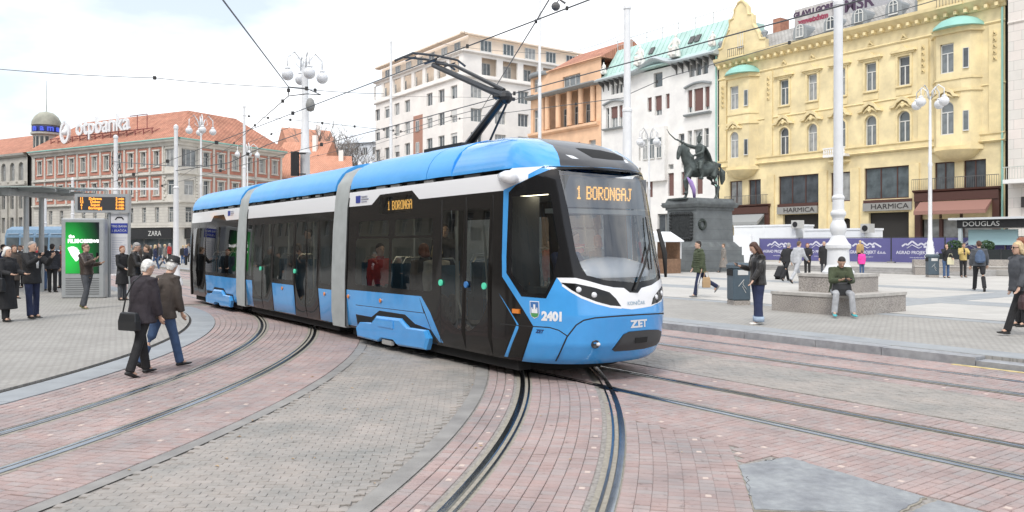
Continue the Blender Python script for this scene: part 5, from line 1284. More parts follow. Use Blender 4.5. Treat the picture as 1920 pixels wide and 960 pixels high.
# ---------------------------------------------------------------- small houses on the slope behind
def house(px0, px1, yb, ye, yr, Yd, dep, label, wm, rm, rot=0, name='house'):
    a, b = AT(px0, ye, Yd), AT(px1, ye, Yd); zr = AT(px0, yr, Yd + dep / 2).z; w = (b.x - a.x); ze = a.z
    h = Bld(name, ((a.x + b.x) / 2, Yd, 0), rot, 0, label, 'house')
    ops = [(-w / 2 + w * (k + .5) / 4 - .5, -w / 2 + w * (k + .5) / 4 + .5, z, z + 1.6) for k in range(4) for z in (ze - 2.6, ze - 5.8) if z > 1]
    h.wall(-w / 2, w / 2, .0, ze, ops, wm, .25)
    for o in ops: h.window(o, M_wfr, 'mull', y=.23)
    mb = MB(); mb.rings([[Vector((x, y, z)) for y, z in ((-.5, ze), (dep / 2, zr), (dep + .5, ze))] for x in (-w / 2 - .4, w / 2 + .4)]); h.part('roof', mb, rm)
    mb = MB(); mb.box(w * .2, w * .2 + .7, dep * .35, dep * .35 + .7, ze, zr + .8); h.part('chimney', mb, wm)
    return h
M_roof_o = brick_mat('orange_roof_tiles', (.62, .30, .20), (.68, .36, .25), (.36, .16, .10), .3, .22, .03, .5, 'Object', .9, noise=.2)
house(500, 592, 457, 335, 266, 128, 14, 'low house under a broad orange tiled roof, beyond the bank', M_crm_w, M_roof_o, R(-8))
house(588, 656, 457, 330, 292, 118, 8, 'small house with orange hipped roof peeking over the tram roof', M_crm_w, M_roof_o, R(14))
house(545, 632, 457, 282, 243, 170, 12, 'hillside house with orange roof and pale gable, farther up the slope', M_crm_w, M_roof_o, R(30))
sh = house(636, 716, 457, 268, 240, 168, 12, 'tall house wrapped in pale scaffolding sheets on the hillside', mat('scaffold_sheet', (.66, .70, .74), .8, var=.1, vscale=.4, stain=.2, stscale=.3), mat('sheet_roof', (.62, .66, .70), .8, var=.1, vscale=.4), R(-20))
# ================================================================ figures: lofted limbs fused into one skin by a voxel remesh
def fuse(name, mb, m, parent, voxel, smooth=2, fac=.5):
    o = bpy.data.objects.new(name, mb.mesh(name, m, True)); COL.objects.link(o); o.parent = parent
    r = o.modifiers.new('fuse', 'REMESH'); r.mode = 'VOXEL'; r.voxel_size = voxel; r.use_smooth_shade = True
    if smooth:
        s = o.modifiers.new('soften', 'SMOOTH'); s.factor = fac; s.iterations = smooth
    return o
def head_rings(mb, c, up, fwd, lat, s=1., grow=0.):
    sec = [(-.118, .030, .040, .030), (-.105, .048, .058, .022), (-.075, .060, .072, .014), (-.03, .069, .086, .006), (.02, .074, .094, 0), (.06, .072, .090, -.004), (.095, .056, .070, -.008), (.115, .025, .032, -.008)]
    mb.rings([[c + up * (h * s) + fwd * ((f + (d + grow) * math.sin(2 * math.pi * k / 12)) * s) + lat * ((w + grow) * s * math.cos(2 * math.pi * k / 12)) for k in range(12)] for h, w, d, f in sec])
def bronze():
    m = mat('bronze', (.068, .082, .078), .5, metal=.35, var=.45, vscale=3, bump=.3, bscale=14)
    return m
# ---------------------------------------------------------------- equestrian monument
MP = AT(1312, 457, 47.5); MP.z = PH
M_gran = brick_mat('dark_granite', (.15, .165, .17), (.18, .195, .20), (.11, .12, .125), 1.5, .62, .012, .5, 'Object', .6, noise=.3, bump=.15, nscale=1.2)
M_gran.node_tree.nodes['Mapping'].inputs['Rotation'].default_value = (R(-90), 0, 0)
M_granp = mat('granite_plain', (.15, .165, .165), .6, var=.2, vscale=3, stain=.35, stscale=1.2)
mon = empty('monument', MP, ROT, 'dark stone pedestal with bronze plaque under the horseman statue', 'monument')
# local x along the rails, y across the square: long axis of the pedestal runs in y
def pb(name, wx, wy, z0, z1, m, top=None):
    tx, ty = top or (wx, wy); mb = MB()
    mb.rings([[Vector((sx * a / 2, sy * b / 2, z)) for sx, sy in ((-1, -1), (1, -1), (1, 1), (-1, 1))] for a, b, z in ((wx, wy, z0), (tx, ty, z1))]); return mb.build(name, m, mon)
pb('plinth', 3.6, 4.5, 0, .16, M_granp); pb('plinth', 3.3, 4.2, .16, .95, M_gran, (3.25, 4.1)); pb('plinth', 3.1, 3.95, .95, 1.45, M_gran); pb('base_mould', 2.9, 3.75, 1.45, 1.75, M_granp, (2.45, 3.3))
pb('shaft', 2.4, 3.25, 1.62, 3.62, M_gran, (2.3, 3.12)); pb('cornice', 2.45, 3.3, 3.62, 3.78, M_granp); pb('cornice', 2.7, 3.5, 3.78, 3.95, M_granp, (2.9, 3.7)); pb('cornice', 2.8, 3.6, 3.95, 4.08, M_granp); pb('cap', 2.5, 3.3, 4.08, 4.30, M_granp, (2.3, 3.2))
M_brz = bronze()
mb = MB(); mb.box(-.75, .75, -1.68, -1.55, 1.95, 3.35)
for k in range(10): 
    for zz_ in (1.92, 3.38): mb.sphere((-.75 + k * .167, -1.65, zz_), .12, 6, 4)
for k in range(8):
    for xx in (-.8, .8): mb.sphere((xx, -1.65, 2.0 + k * .19), .12, 6, 4)
mb.build('plaque', mat('plaque_bronze', (.03, .033, .034), .5, metal=.3, var=.4, vscale=6, bump=.6, bscale=10), mon)
mb = MB()
for q in range(16): a1 = 2 * math.pi * q / 16; a2 = 2 * math.pi * (q + 1) / 16; mb.tube([(1.2, -1.15 + .26 * math.cos(a1), 2.75 + .26 * math.sin(a1)), (1.2, -1.15 + .26 * math.cos(a2), 2.75 + .26 * math.sin(a2))], .09, 6)
mb.build('wreath', mat('wreath_bronze', (.03, .04, .035), .6), mon)
st_ = empty('statue', MP + Vector((0, 0, 4.30)), R(206), 'dark bronze horseman raising a curved sabre, on the pedestal', 'statue')
# local +x forward (horse faces), +y to its left, +z up ; life and a half
S_ = 1.56
def sv(*l): return [Vector(p) * S_ for p in l]
def st_tube(mb, pts, rad, n=10, side=None): mb.tube(sv(*pts), [(r * S_ if not isinstance(r, tuple) else (r[0] * S_, r[1] * S_)) for r in rad], n, side)
h = MB(); LY = (0, 1, 0)
st_tube(h, [(-.82, 0, 1.20), (-.72, 0, 1.22), (-.5, 0, 1.22), (-.2, 0, 1.15), (.15, 0, 1.14), (.45, 0, 1.18), (.62, 0, 1.22), (.72, 0, 1.22)], [(.12, .14), (.25, .27), (.30, .31), (.28, .29), (.27, .31), (.25, .34), (.19, .27), (.08, .12)], 14, LY)
st_tube(h, [(.45, 0, 1.30), (.65, 0, 1.52), (.78, .02, 1.78), (.86, .03, 1.95)], [(.19, .27), (.15, .22), (.12, .17), (.10, .13)], 12, LY)          # neck
st_tube(h, [(.80, .03, 1.98), (.94, .04, 1.92), (1.04, .05, 1.72), (1.08, .05, 1.54), (1.08, .05, 1.48)], [(.09, .10), (.10, .13), (.085, .10), (.065, .07), (.05, .05)], 10, LY)  # head
for s in (-1, 1): st_tube(h, [(.84, .03 + s * .05, 2.02), (.86, .03 + s * .07, 2.14)], [.035, .012], 6)
st_tube(h, [(.80, .03, 2.02), (.62, .06, 1.86), (.48, .1, 1.62), (.42, .13, 1.42)], [(.06, .05), (.10, .09), (.11, .1), (.05, .05)], 8)  # mane
legs = [[(.52, .16, 1.1), (.72, .17, .86), (.86, .17, .68), (.80, .17, .40), (.74, .17, .25), (.80, .17, .20)],       # raised left fore
        [(.48, -.16, 1.1), (.50, -.16, .80), (.50, -.16, .56), (.51, -.16, .22), (.55, -.16, .10), (.58, -.16, .03)],
        [(-.62, .17, 1.15), (-.52, .18, .88), (-.60, .18, .66), (-.78, .18, .50), (-.70, .18, .18), (-.64, .18, .04)],
        [(-.62, -.17, 1.15), (-.66, -.18, .86), (-.78, -.18, .66), (-.98, -.18, .50), (-.98, -.18, .20), (-.92, -.18, .04)]]
for k, l in enumerate(legs):
    hind = k > 1; st_tube(h, l, [.17 if hind else .13, .14 if hind else .10, .085 if hind else .075, .065, .05, .065], 10)
    e = Vector(l[-1]); st_tube(h, [e + Vector((0, 0, .04)), e + Vector((.03, 0, -.03))], [.06, .085], 8)
st_tube(h, [(-.80, 0, 1.38), (-.98, 0, 1.36), (-1.10, 0, 1.1), (-1.12, 0, .8), (-1.08, 0, .6)], [.07, .09, .13, .11, .04], 8)                      # tail
# rider fused with his mount
for s in (-1, 1):
    st_tube(h, [(.0, s * .14, 1.50), (.22, s * .33, 1.36), (.26, s * .36, 1.15), (.18, s * .36, .92), (.20, s * .36, .80)], [.12, .12, .09, .07, .06], 8); st_tube(h, [(.14, s * .36, .78), (.36, s * .38, .77)], [.055, .04], 8)
st_tube(h, [(-.02, 0, 1.42), (-.02, 0, 1.62), (0, 0, 1.85), (0, 0, 2.05), (0, 0, 2.14)], [(.19, .15), (.17, .13), (.22, .15), (.24, .13), (.08, .08)], 12, LY)
st_tube(h, [(-.12, 0, 2.05), (-.30, 0, 1.75), (-.45, 0, 1.35), (-.42, .02, 1.1)], [(.22, .05), (.26, .07), (.28, .07), (.24, .04)], 10, LY)            # cloak
hc = Vector((.02, 0, 2.30)) * S_; head_rings(h, hc, Vector((0, 0, 1)), Vector((1, 0, 0)), Vector((0, 1, 0)), S_ * 1.05)
st_tube(h, [(.01, 0, 2.34), (.01, 0, 2.44), (.0, 0, 2.46)], [.105, .09, .03], 10); st_tube(h, [(.08, .04, 2.40), (.05, .06, 2.54), (-.02, .06, 2.60)], [.03, .04, .015], 6)   # fur cap and plume
st_tube(h, [(.0, .24, 2.02), (.14, .34, 1.78), (.38, .16, 1.66)], [.08, .07, .05], 8)                                                                      # rein arm
st_tube(h, [(.0, -.24, 2.02), (.30, -.36, 2.10), (.55, -.40, 2.22), (.64, -.41, 2.27)], [.085, .07, .05, .05], 8)                                           # sabre arm
fuse('horse_and_rider', h, M_brz, st_, .035, 2)
mb = MB(); mb.tube(sv((.60, -.41, 2.25), (.85, -.43, 2.33), (1.10, -.45, 2.52), (1.22, -.46, 2.70)), [.03 * S_, .028 * S_, .022 * S_, .008 * S_], 6); mb.tube(sv((.66, -.36, 2.22), (.70, -.46, 2.34)), .02 * S_, 6); mb.build('sabre', M_brz, st_)
mb = MB(); mb.box(-1.25 * S_, 1.15 * S_, -.5 * S_, .5 * S_, -.06, .03); mb.build('statue_base', M_brz, st_)
mb = MB(); mb.tube(sv((-.55, .26, 1.35), (-.65, .3, .7)), [.02, .02], 6); mb.build('scabbard', M_brz, st_)
cl_ = MB(); cl_.tube([(.9, -.55, .02), (.9, -.6, .5), (.75, -.7, .95), (.5, -.72, 1.25)], [(.10, .02), (.16, .03), (.14, .03), (.04, .02)], 8)
cl_o = cl_.build('scarf', mat('lilac_cloth', (.32, .22, .48), .8), None, True); cl_o.location = MP + P(-.3, -.6, 4.3); cl_o.rotation_euler = (0, 0, ROT); tag(cl_o, 'lilac cloth hanging between the bronze horse legs', 'cloth')

# ---------------------------------------------------------------- white street lamps and poles
M_wp = mat('white_paint', (.74, .75, .76), .45, var=.03, vscale=6, stain=.06, stscale=2)
M_globe = mat('opal_globe', (.68, .69, .71), .15, coat=.5)
def lamp_post(p, hgt, label, r=.10, globes=4, gr=.23, ornate=True, spread=.62, group='globe street lamps'):
    t = empty('street_lamp', p, 0, label, 'street lamp', group)
    mb = MB(); prof = [(r * 3.2, 0), (r * 3.2, .15), (r * 2.6, .25), (r * 2.4, .8), (r * 2.8, .9), (r * 1.9, 1.05), (r * 2.1, 1.3), (r * 1.5, 1.5), (r * 1.6, 1.7), (r * 1.1, 1.85), (r, 2.4), (r * .9, hgt * .6), (r * 1.2, hgt * .61), (r * .8, hgt * .63), (r * .6, hgt)]
    mb.lathe(prof, (0, 0, 0), 14); mb.build('pole', M_wp, t, True, angle=40)
    for k in range(globes):
        q = 2 * math.pi * k / globes + .5; c, s = math.cos(q), math.sin(q)
        pts = [(0, hgt - .35), (.2, hgt + .35), (spread * .6, hgt + .62), (spread, hgt + .35), (spread, hgt - .1)]
        mb = MB(); mb.tube([(c * a, s * a, z) for a, z in pts], .032, 6)
        mb.tube([(c * a, s * a, z) for a, z in [(.08, hgt - .1), (.35, hgt + .1), (.3, hgt + .4), (.12, hgt + .25)]], .018, 5); a_ = mb.build('arm', M_wp, t, True)
        mb = MB(); mb.sphere((c * spread, s * spread, hgt - .1 - gr), gr, 14, 8); mb.build('globe', M_globe, a_, True); mb = MB(); mb.lathe([(.04, 0), (gr * .5, .04), (gr * .35, .1)], (c * spread, s * spread, hgt - .13), 10); mb.build('lamp_cap', M_wp, a_)
    return t
def at_ground(x, Yd, z=0.): q = AT(x, 457, Yd); q.z = z; return q
lamp_post(at_ground(1744, 46, PH), 10.2, 'white globe lamp beside the waste bin in front of the purple hoarding', .11, gr=.28, spread=.85)
lamp_post(at_ground(377, 46), 8.6, 'white globe lamp rising against the bank roof, left of the tram', .08, gr=.2, spread=.65)
lamp_post(at_ground(464, 66), 9.5, 'white globe lamp in front of the bank, just left of the dark signal', .08, gr=.22, spread=.8)
lamp_post(at_ground(1217, 52, PH), 8.6, 'white globe lamp before the white house, left of the statue', .09, gr=.24, spread=.75)
lamp_post(at_ground(690, 85), 10.6, 'distant white globe lamp between the tram roof and the cream block', .08, gr=.24, spread=.9)
t = lamp_post(at_ground(572, 33), 9.1, 'thick white globe lamp mast standing behind the middle of the tram', .22, gr=.25, spread=.72)
M_dk = mat('signal_black', (.015, .015, .017), .5)
sg = empty('traffic_signal', at_ground(553, 32.6, 4.55), 0, 'black traffic signal head fixed to the thick white lamp mast', 'traffic light')
mb = MB(); mb.box(-.14, .14, -.12, .14, 0, 1.0); mb.build('housing', M_dk, sg)
for k in range(3): mb = MB(); mb.tube([(0, .1, .18 + k * .32), (0, .26, .16 + k * .32)], .12, 10); mb.build('visor', M_dk, sg)
mb = MB(); mb.box(.1, .45, -.03, .03, .9, .95); mb.box(.1, .45, -.03, .03, .05, .1); mb.build('bracket', M_dk, sg)
sp = MB(); sp.lathe([(.05, .2), (.14, .12), (.2, -.1), (.15, -.3), (.03, -.36)], (0, 0, 0), 10); o = sp.build('loudspeaker', mat('speaker_grey', (.25, .25, .24), .6), None, True); o.location = AT(582, 193, 32.4); tag(o, 'small grey loudspeaker high on the thick white lamp mast', 'loudspeaker')

def big_mast(p, hgt, label, r, base=True):
    t = empty('catenary_mast', p, 0, label, 'mast', 'white catenary masts')
    prof = ([(r * 3.5, 0), (r * 3.5, .05), (r * 3.1, .10), (r * 2.5, .22), (r * 2.35, .58), (r * 2.8, .63), (r * 2.8, .70), (r * 2.2, .76), (r * 1.9, .82), (r * 1.6, .88), (r * 1.35, .93), (r * 1.75, 1.03), (r * 1.85, 1.10), (r * 1.7, 1.20), (r * 1.25, 1.30), (r * 1.3, 1.36), (r * 1.7, 1.44), (r * 1.7, 1.49), (r * 1.3, 1.55), (r * 1.25, 1.80), (r * 1.4, 1.83), (r * 1.4, 1.86), (r * 1.05, 1.92)] if base else [(r * 2.6, 0), (r * 2.6, .1), (r * 2.0, .3), (r * 1.5, .42), (r * 1.3, .8), (r * 1.1, 1.0)])
    prof += [(r, hgt * .62), (r * 1.15, hgt * .622), (r * 1.15, hgt * .63), (r * .82, hgt * .635), (r * .75, hgt), (r * .95, hgt + .03), (r * .9, hgt + .15), (r * .3, hgt + .22)]
    mb = MB(); mb.lathe(prof, (0, 0, 0), 18); mb.build('mast_body', M_wp, t, True, angle=22)
    return t
BP = P(-11.0, 17.65, PH)
mst = big_mast(BP + Vector((0, 0, .9)), 10.5, 'tall thick white mast with moulded base rising from the granite seat', .105)
mb = MB(); mb.lathe([(.109, 2.0), (.109, 2.08)], (0, 0, 0), 14); mb.build('sticker', mat('faded_red_print', (.62, .42, .38), .8), mst)
big_mast(at_ground(1176, 36, PH), 12.3, 'tall stout white mast rising behind the tram front', .20, False)
big_mast(at_ground(330, 33.2), 6.55, 'plain white mast on the pavement at the rear end of the tram', .105, False)
big_mast(at_ground(1012, 40, PH), 15.5, 'very tall thin white mast behind the tram roof', .085, False)
big_mast(at_ground(733, 60), 17.0, 'slender white mast with floodlight before the cream block', .12, False)
big_mast(at_ground(458, 56), 11.4, 'thin white mast overlapping the bank facade near the tram rear', .12, False)
big_mast(at_ground(136, 52), 5.9, 'white mast behind the advertising screen', .11, False)
big_mast(at_ground(85, 60), 5.3, 'short white mast between the shelter and the advertising screen', .12, False)
um = big_mast(at_ground(217, 44), 7.6, 'cluttered utility mast with cross-arm above the departure board', .14, False)
mb = MB(); mb.box(-2.3, 2.4, -.05, .05, 4.75, 4.87); mb.build('cross_arm', M_wp, um)
mb = MB()
for k in range(9): q = random.uniform(0, 6.28); z = random.uniform(5.4, 7.3); mb.tube([(0, 0, z), (.3 * math.cos(q), .3 * math.sin(q), z + .1), (.35 * math.cos(q), .35 * math.sin(q), z - .4), (.1 * math.cos(q), .1 * math.sin(q), z - .9)], .02, 4)
mb.build('cable_bundle', M_dk, um)

# ---------------------------------------------------------------- overhead wires
M_wire = mat('wire', (.09, .095, .10), .5)
M_clamp = mat('clamp', (.03, .03, .03), .6)
def wire(name, pts, r, label, clamps=0, sag=0., thick=None):
    pts = [Vector(p) for p in pts]; out = []
    for p, q in zip(pts, pts[1:]):
        n = 8
        for k in range(n + (q is pts[-1])): f = k / n; c = p.lerp(q, f); c.z -= sag * 4 * f * (1 - f); out.append(c)
    t = empty(name, (0, 0, 0), 0, label, 'wire', 'overhead tram wires'); mb = MB(); mb.tube(out, r, 5); mb.build('cable', M_wire, t)
    for k in range(clamps):
        c = out[int((k + .5) / clamps * (len(out) - 1))]; mb = MB(); cz = min(.05, .0016 * c.length); mb.box(-cz, cz, -cz, cz, -cz * 1.3, cz * 1.3); o = mb.build('clamp', M_clamp, t); o.location = c
    return t
wire('contact_wire', [P(-70, V1, 5.0), P(-40, V1, 4.97), P(-12.5, V1 + .05, 5.06), P(-2, V1, 5.05), P(22, V1, 5.05)], .011, 'contact wire running above the tram roof along its track', 14)
wire('contact_wire', [P(-70, V2, 5.3), P(-20, V2, 5.2), P(22, V2, 5.3)], .012, 'contact wire above the farther straight track behind the tram', 8)
wire('contact_wire', [AT(1034, -8, 11.5) * 2 - AT(1005, 40, 13.2) + (AT(1034, -8, 11.5) - AT(1005, 40, 13.2)) * 4, AT(1034, -8, 11.5), AT(1005, 40, 13.2), AT(931, 160, 21), AT(903, 205, 30)], .012, 'steep black wire crossing above the pantograph', 3)
wire('span_wire', [AT(412, -8, 15) * 1.8 - AT(541, 163, 30) * .8, AT(412, -8, 15), AT(541, 163, 30)], .018, 'long dark wire descending from the top edge to the thick white lamp mast', 0)
wire('span_wire', [AT(541, 163, 30), AT(541, 180, 30), AT(478, 235, 44), AT(430, 276, 62), AT(340, 330, 90)], .02, 'wire running down from the lamp mast towards the bank', 5)
wire('span_wire', [AT(-700, 90, 31), AT(-10, 129, 31), AT(290, 146, 31), AT(541, 164, 31), AT(720, 176, 36)], .014, 'high span wire crossing the pale sky above the bank', 3, .05)
wire('span_wire', [AT(541, 163, 30), AT(575, 166, 29), AT(600, 177, 28)], .02, 'short upper bracket wire beside the thick lamp mast', 1)
wire('span_wire', [AT(541, 180, 30), AT(575, 176, 29), AT(602, 178, 28)], .02, 'short lower bracket wire beside the thick lamp mast', 0)
wire('span_wire', [AT(456, 217, 52), AT(560, 226, 42), AT(720, 243, 48), AT(760, 247, 60)], .016, 'span wire with clamps from the thin mast towards the cream block', 8)
wire('span_wire', [AT(330, 320, 33), AT(430, 305, 32), AT(500, 272, 31), AT(566, 249, 32)], .018, 'drooping cable between the plain mast and the thick lamp mast', 1)
wire('span_wire', [AT(545, 238, 44), AT(480, 262, 55), AT(330, 315, 85)], .016, 'thin wire slanting across the bank roof and facade', 2)
wire('span_wire', [AT(1000, 178, 40), AT(830, 222, 55), AT(680, 272, 80), AT(560, 300, 110)], .022, 'wire slanting left past the lower arm of the pantograph', 5)
wire('span_wire', [AT(1180, 182, 36), AT(960, 210, 50), AT(850, 224, 60), AT(700, 272, 90)], .02, 'lower wire from the stout mast past the cream block', 4)
wire('span_wire', [AT(2600, -245, 22), AT(1790, -10, 30), AT(1480, 80, 33), AT(1250, 145, 36), AT(1176, 178, 36)], .018, 'long wire slanting across the yellow house to the stout mast', 3)
wire('span_wire', [AT(1176, 60, 36), AT(1012, 100, 40), AT(735, 60, 60)], .010, 'faint thin wire between the two tallest masts', 0, .3)
wire('span_wire', [AT(700, 180, 60), AT(1000, 184, 60)], .012, 'thin horizontal wire before the cream block', 1)
wire('span_wire', [AT(210, 303, 44), AT(330, 312, 34), AT(380, 310, 33)], .02, 'white arm cable linking the utility mast and the plain mast', 1)
ov = MB(); ov.sphere((0, 0, 0), .075, 8, 6); ov.tube([(0, 0, 0), (.05, 0, .12), (.16, 0, .05)], .02, 5); o = ov.build('wire_pulley', mat('insulator', (.12, .12, .12), .6)); o.location = AT(1042, 12, 13.0); tag(o, 'small pulley fitting on the wires at the top edge', 'fitting')

# ---------------------------------------------------------------- granite seat round the mast, bins, sign boards, screen, shelter
M_gseat = mat('pebbled_granite', (.36, .33, .30), .9, var=.45, vscale=45, bump=.5, bscale=60, stain=.2, stscale=1.5)
M_gcap = mat('granite_cap', (.43, .41, .38), .8, var=.15, vscale=8)
gs = empty('granite_seat', BP, ROT, 'two-step pebbled granite seat around the tall white mast', 'bench')
def hexa(r, rot=0): return [(r * math.cos(R(60 * k + rot)), r * math.sin(R(60 * k + rot))) for k in range(6)]
def sq4(a0, a1, v0, v1): return [(a0, v0), (a1, v0), (a1, v1), (a0, v1)]
for nm, poly, z0, z1, m in (('lower_block', sq4(-1.03, 1.03, -1.2, 1.2), 0, .40, M_gseat), ('lower_cap', sq4(-1.05, 1.05, -1.22, 1.22), .40, .47, M_gcap), ('upper_block', sq4(-.62, .62, -.70, .70), .47, .84, M_gseat), ('upper_cap', sq4(-.64, .64, -.72, .72), .84, .91, M_gcap)):
    mb = MB(); mb.prism(poly, z0, z1); mb.build(nm, m, gs)
M_bin = mat('bin_slate', (.07, .10, .125), .55, var=.1, vscale=6)
def waste_bin(p, rot, label):
    t = empty('waste_bin', p, rot, label, 'bin', 'slate waste bins')
    mb = MB(); mb.box(-.24, .24, -.24, .24, .12, .98); b = mb.build('bin_body', M_bin, t); bv = b.modifiers.new('edge', 'BEVEL'); bv.width = .03
    mb = MB(); mb.rings([[Vector((sx * a, sy * a, z)) for sx, sy in ((-1, -1), (1, -1), (1, 1), (-1, 1))] for a, z in ((.25, .98), (.25, 1.06), (.2, 1.12))]); mb.build('bin_lid', M_bin, t)
    mb = MB(); mb.box(-.23, .23, -.23, .23, 0, .12); mb.build('plinth', M_gseat, t)
    mb = MB(); mb.box(-.255, -.16, -.2, .2, .78, .95); mb.build('opening', M_under, t); mb = MB(); mb.box(-.12, .16, -.252, -.24, .80, .93); mb.build('notice', M_wfr, t)
    mb = MB(); mb.tube([(-.1, -.246, .5), (.05, -.246, .68), (.02, -.246, .55), (.12, -.246, .42), (.0, -.246, .5), (.1, -.246, .33)], .008, 4); mb.build('graffiti', M_wfr, t)
    return t
waste_bin(G(1385, 571, PH), R(6), 'slate waste bin with scribble beside the woman in black leather jacket')
waste_bin(G(1748, 520, PH), R(-10), 'small slate waste bin at the foot of the white globe lamp')
# stone seat walls before the hoarding
for (x0, x1, y0, Yd, lab) in ((1716, 1790, 521, 41.2, 'long low stone seat wall behind the far waste bin'), (1790, 1912, 522, 40.6, 'stone seat wall where the person in yellow jacket rests')):
    a, b = at_ground(x0, Yd, PH), at_ground(x1, Yd - .6, PH); d = b - a; t = empty('seat_wall', a, math.atan2(d.y, d.x), lab, 'bench', 'stone seat walls'); L = d.length
    mb = MB(); mb.box(0, L, .5, 1.1, 0, .80); mb.build('back_block', M_gseat, t); mb = MB(); mb.box(.0, L, 0, .5, 0, .42); mb.build('seat_block', M_gseat, t); mb = MB(); mb.box(-.02, L + .02, -.03, .52, .42, .47); mb.build('seat_slab', M_gcap, t)
# hoarding with printed banners
M_hoard = mat('hoarding_purple', (.105, .10, .255), .7, var=.06, vscale=1.5)
M_hpr = mat('banner_print', (.62, .62, .70), .7)
HV = 53.0; HZ = PH + .305
hmesh = {}
for k in range(7):
    a = -39.9 + k * 3.62
    t = empty('hoarding_panel', P(a, HV, HZ), ROT, 'purple printed hoarding panel %s' % ('nearest the monument', 'second from the monument', 'third from the monument', 'fourth from the monument', 'third from the canopy stand', 'second from the canopy stand', 'farthest from the monument, behind the planters')[k], 'hoarding', 'purple hoarding panels')
    mb = MB(); mb.box(.04, 3.56, -.015, .015, .05, 1.72); mb.build('banner', M_hoard, t)
    mb = MB()
    for x in (0, 3.6): mb.tube([(x, 0, 0), (x, 0, 1.78)], .025, 6)
    mb.tube([(0, 0, 1.76), (3.6, 0, 1.76)], .02, 6); mb.build('panel_frame', M_alu, t)
    pr_ = MB(); rl = [(.75, 1.15), (1.0, 1.32), (1.15, 1.24), (1.45, 1.5), (1.85, 1.2), (2.05, 1.36), (2.25, 1.24), (2.4, 1.38), (2.9, 1.1)]
    for p, q in zip(rl, rl[1:]):
        d = Vector((q[0] - p[0], q[1] - p[1])); d.normalize(); nx, nz_ = -d.y * .055, d.x * .055
        pr_.prism([(p[0] - nx, p[1] - nz_), (q[0] - nx, q[1] - nz_), (q[0] + nx, q[1] + nz_), (p[0] + nx, p[1] + nz_)], -.022, -.016, 'y')
    pr_.tube([(1.1, -.02, 1.02), (1.45, -.02, 1.25), (1.9, -.02, 1.02), (2.1, -.02, 1.12)], .03, 4); pr_.box(2.22, 2.42, -.022, -.016, 1.05, 1.2)
    pr_.build('logo', M_hpr, t)
    text('AGRAD PROJEKT d.o.o.', .30, M_hpr, t, (1.8, -.02, .72), ext=.003, bold=.006, sx=.95); text('www.agradprojekt.hr', .12, M_hpr, t, (1.8, -.02, .40), ext=.003)
    mb = MB(); mb.box(-.25, .25, -.15, .15, 0, .1); mb.build('foot_block', M_conc, t)
# white site cabins behind the hoarding
M_cab = mat('cabin_white', (.80, .82, .84), .6, var=.04, vscale=1)
for (a0, a1, z, lab) in ((-44.4, -38.3, 2.75, 'white site cabin behind the hoarding, next to the monument'), (-37.6, -32.4, 2.35, 'white site cabin behind the hoarding, below the dark arch')):
    t = empty('site_cabin', P(a0, 55.5, HZ - .0), ROT, lab, 'cabin', 'white site cabins'); L = a1 - a0
    mb = MB(); mb.box(0, L, 0, 2.4, 0, z); mb.build('cabin_body', M_cab, t); mb = MB(); mb.box(-.05, L + .05, -.05, 2.45, z, z + .15); mb.build('roof_frame', M_cab, t)
    for x in (.06, L / 2, L - .06): mb = MB(); mb.box(x - .06, x + .06, -.04, 0, 0, z); mb.build('corner_post', M_cab, t)
    mb = MB(); mb.box(L - .15, L + .55, -.4, .3, z - .2, z + .45); ac = mb.build('air_unit', mat('air_unit_grey', (.5, .5, .48), .6), t); mb = MB(); mb.tube([(L + .2, -.41, z + .12), (L + .2, -.44, z + .12)], .22, 14); mb.build('fan_grille', M_dk, ac)
mb = MB(); mb.box(0, 5.5, 0, .25, 0, 2.3); o = mb.build('white_barrier', M_cab); o.location = P(-45.3, 51.8, PH + .0); o.rotation_euler = (0, 0, ROT); tag(o, 'plain white board fence right of the monument base', 'fence')
# perfumery canopy stand with planters
t = empty('canopy_stand', P(-23.9, 51.3, HZ - .25), ROT, 'black canopy stand with white shop lettering before the stone house', 'canopy')
mb = MB(); mb.box(0, 9, 0, 4, 2.55, 3.05); mb.build('canopy_valance', M_zsign, t); mb = MB(); mb.box(-.4, 9.2, -.3, 4.2, 3.05, 3.18); mb.build('canopy_roof', mat('canopy_white', (.6, .62, .64), .6), t)
for x in (.15, 8.8): mb = MB(); mb.box(x - .1, x + .1, .05, .25, -.3, 2.55); mb.build('post', mat('post_pale', (.45, .5, .52), .5), t)
for x in (1.4, 5.2): text('DOUGLAS', .42, M_wfr, t, (x, -.012, 2.78), sx=1.1)
mb = MB(); mb.box(.4, 3.2, .6, .7, 1.5, 2.45); mb.build('poster', mat('poster_aqua', (.42, .62, .66), .6), t)
M_pl = mat('planter_dark', (.025, .03, .032), .25)
M_shrub = mat('shrub_leaf', (.035, .075, .03), .8, var=.4, vscale=12)
for k, (px, lab) in enumerate(((1790, 'dark planter with round clipped bush next to the globe lamp'), (1850, 'dark planter with round bush beside the man with backpack'))):
    p = at_ground(px, 47, HZ); t = empty('planter', p, ROT, lab, 'planter', 'dark planters'); mb = MB(); mb.box(-.8, .8, -.3, .3, 0, .75); mb.build('planter_box', M_pl, t)
    mb = MB(); mb.tube([(0, 0, .7), (0, 0, 1.0)], .03, 6); mb.build('stem', mat('bark', (.10, .08, .06), .9), t); lf = MB()
    for q in range(420):
        v = Vector((random.gauss(0, 1), random.gauss(0, 1), random.gauss(0, 1))); v.normalize(); v *= random.uniform(.75, 1.06); c = Vector((v.x * .42, v.y * .42, 1.2 + v.z * .33)); a = Vector((random.gauss(0, 1), random.gauss(0, 1), random.gauss(0, 1))).normalized() * .06; b = a.orthogonal().normalized() * .04
        lf.quad(c - a, c + b, c + a, c - b)
    lf.build('foliage', M_shrub, t)
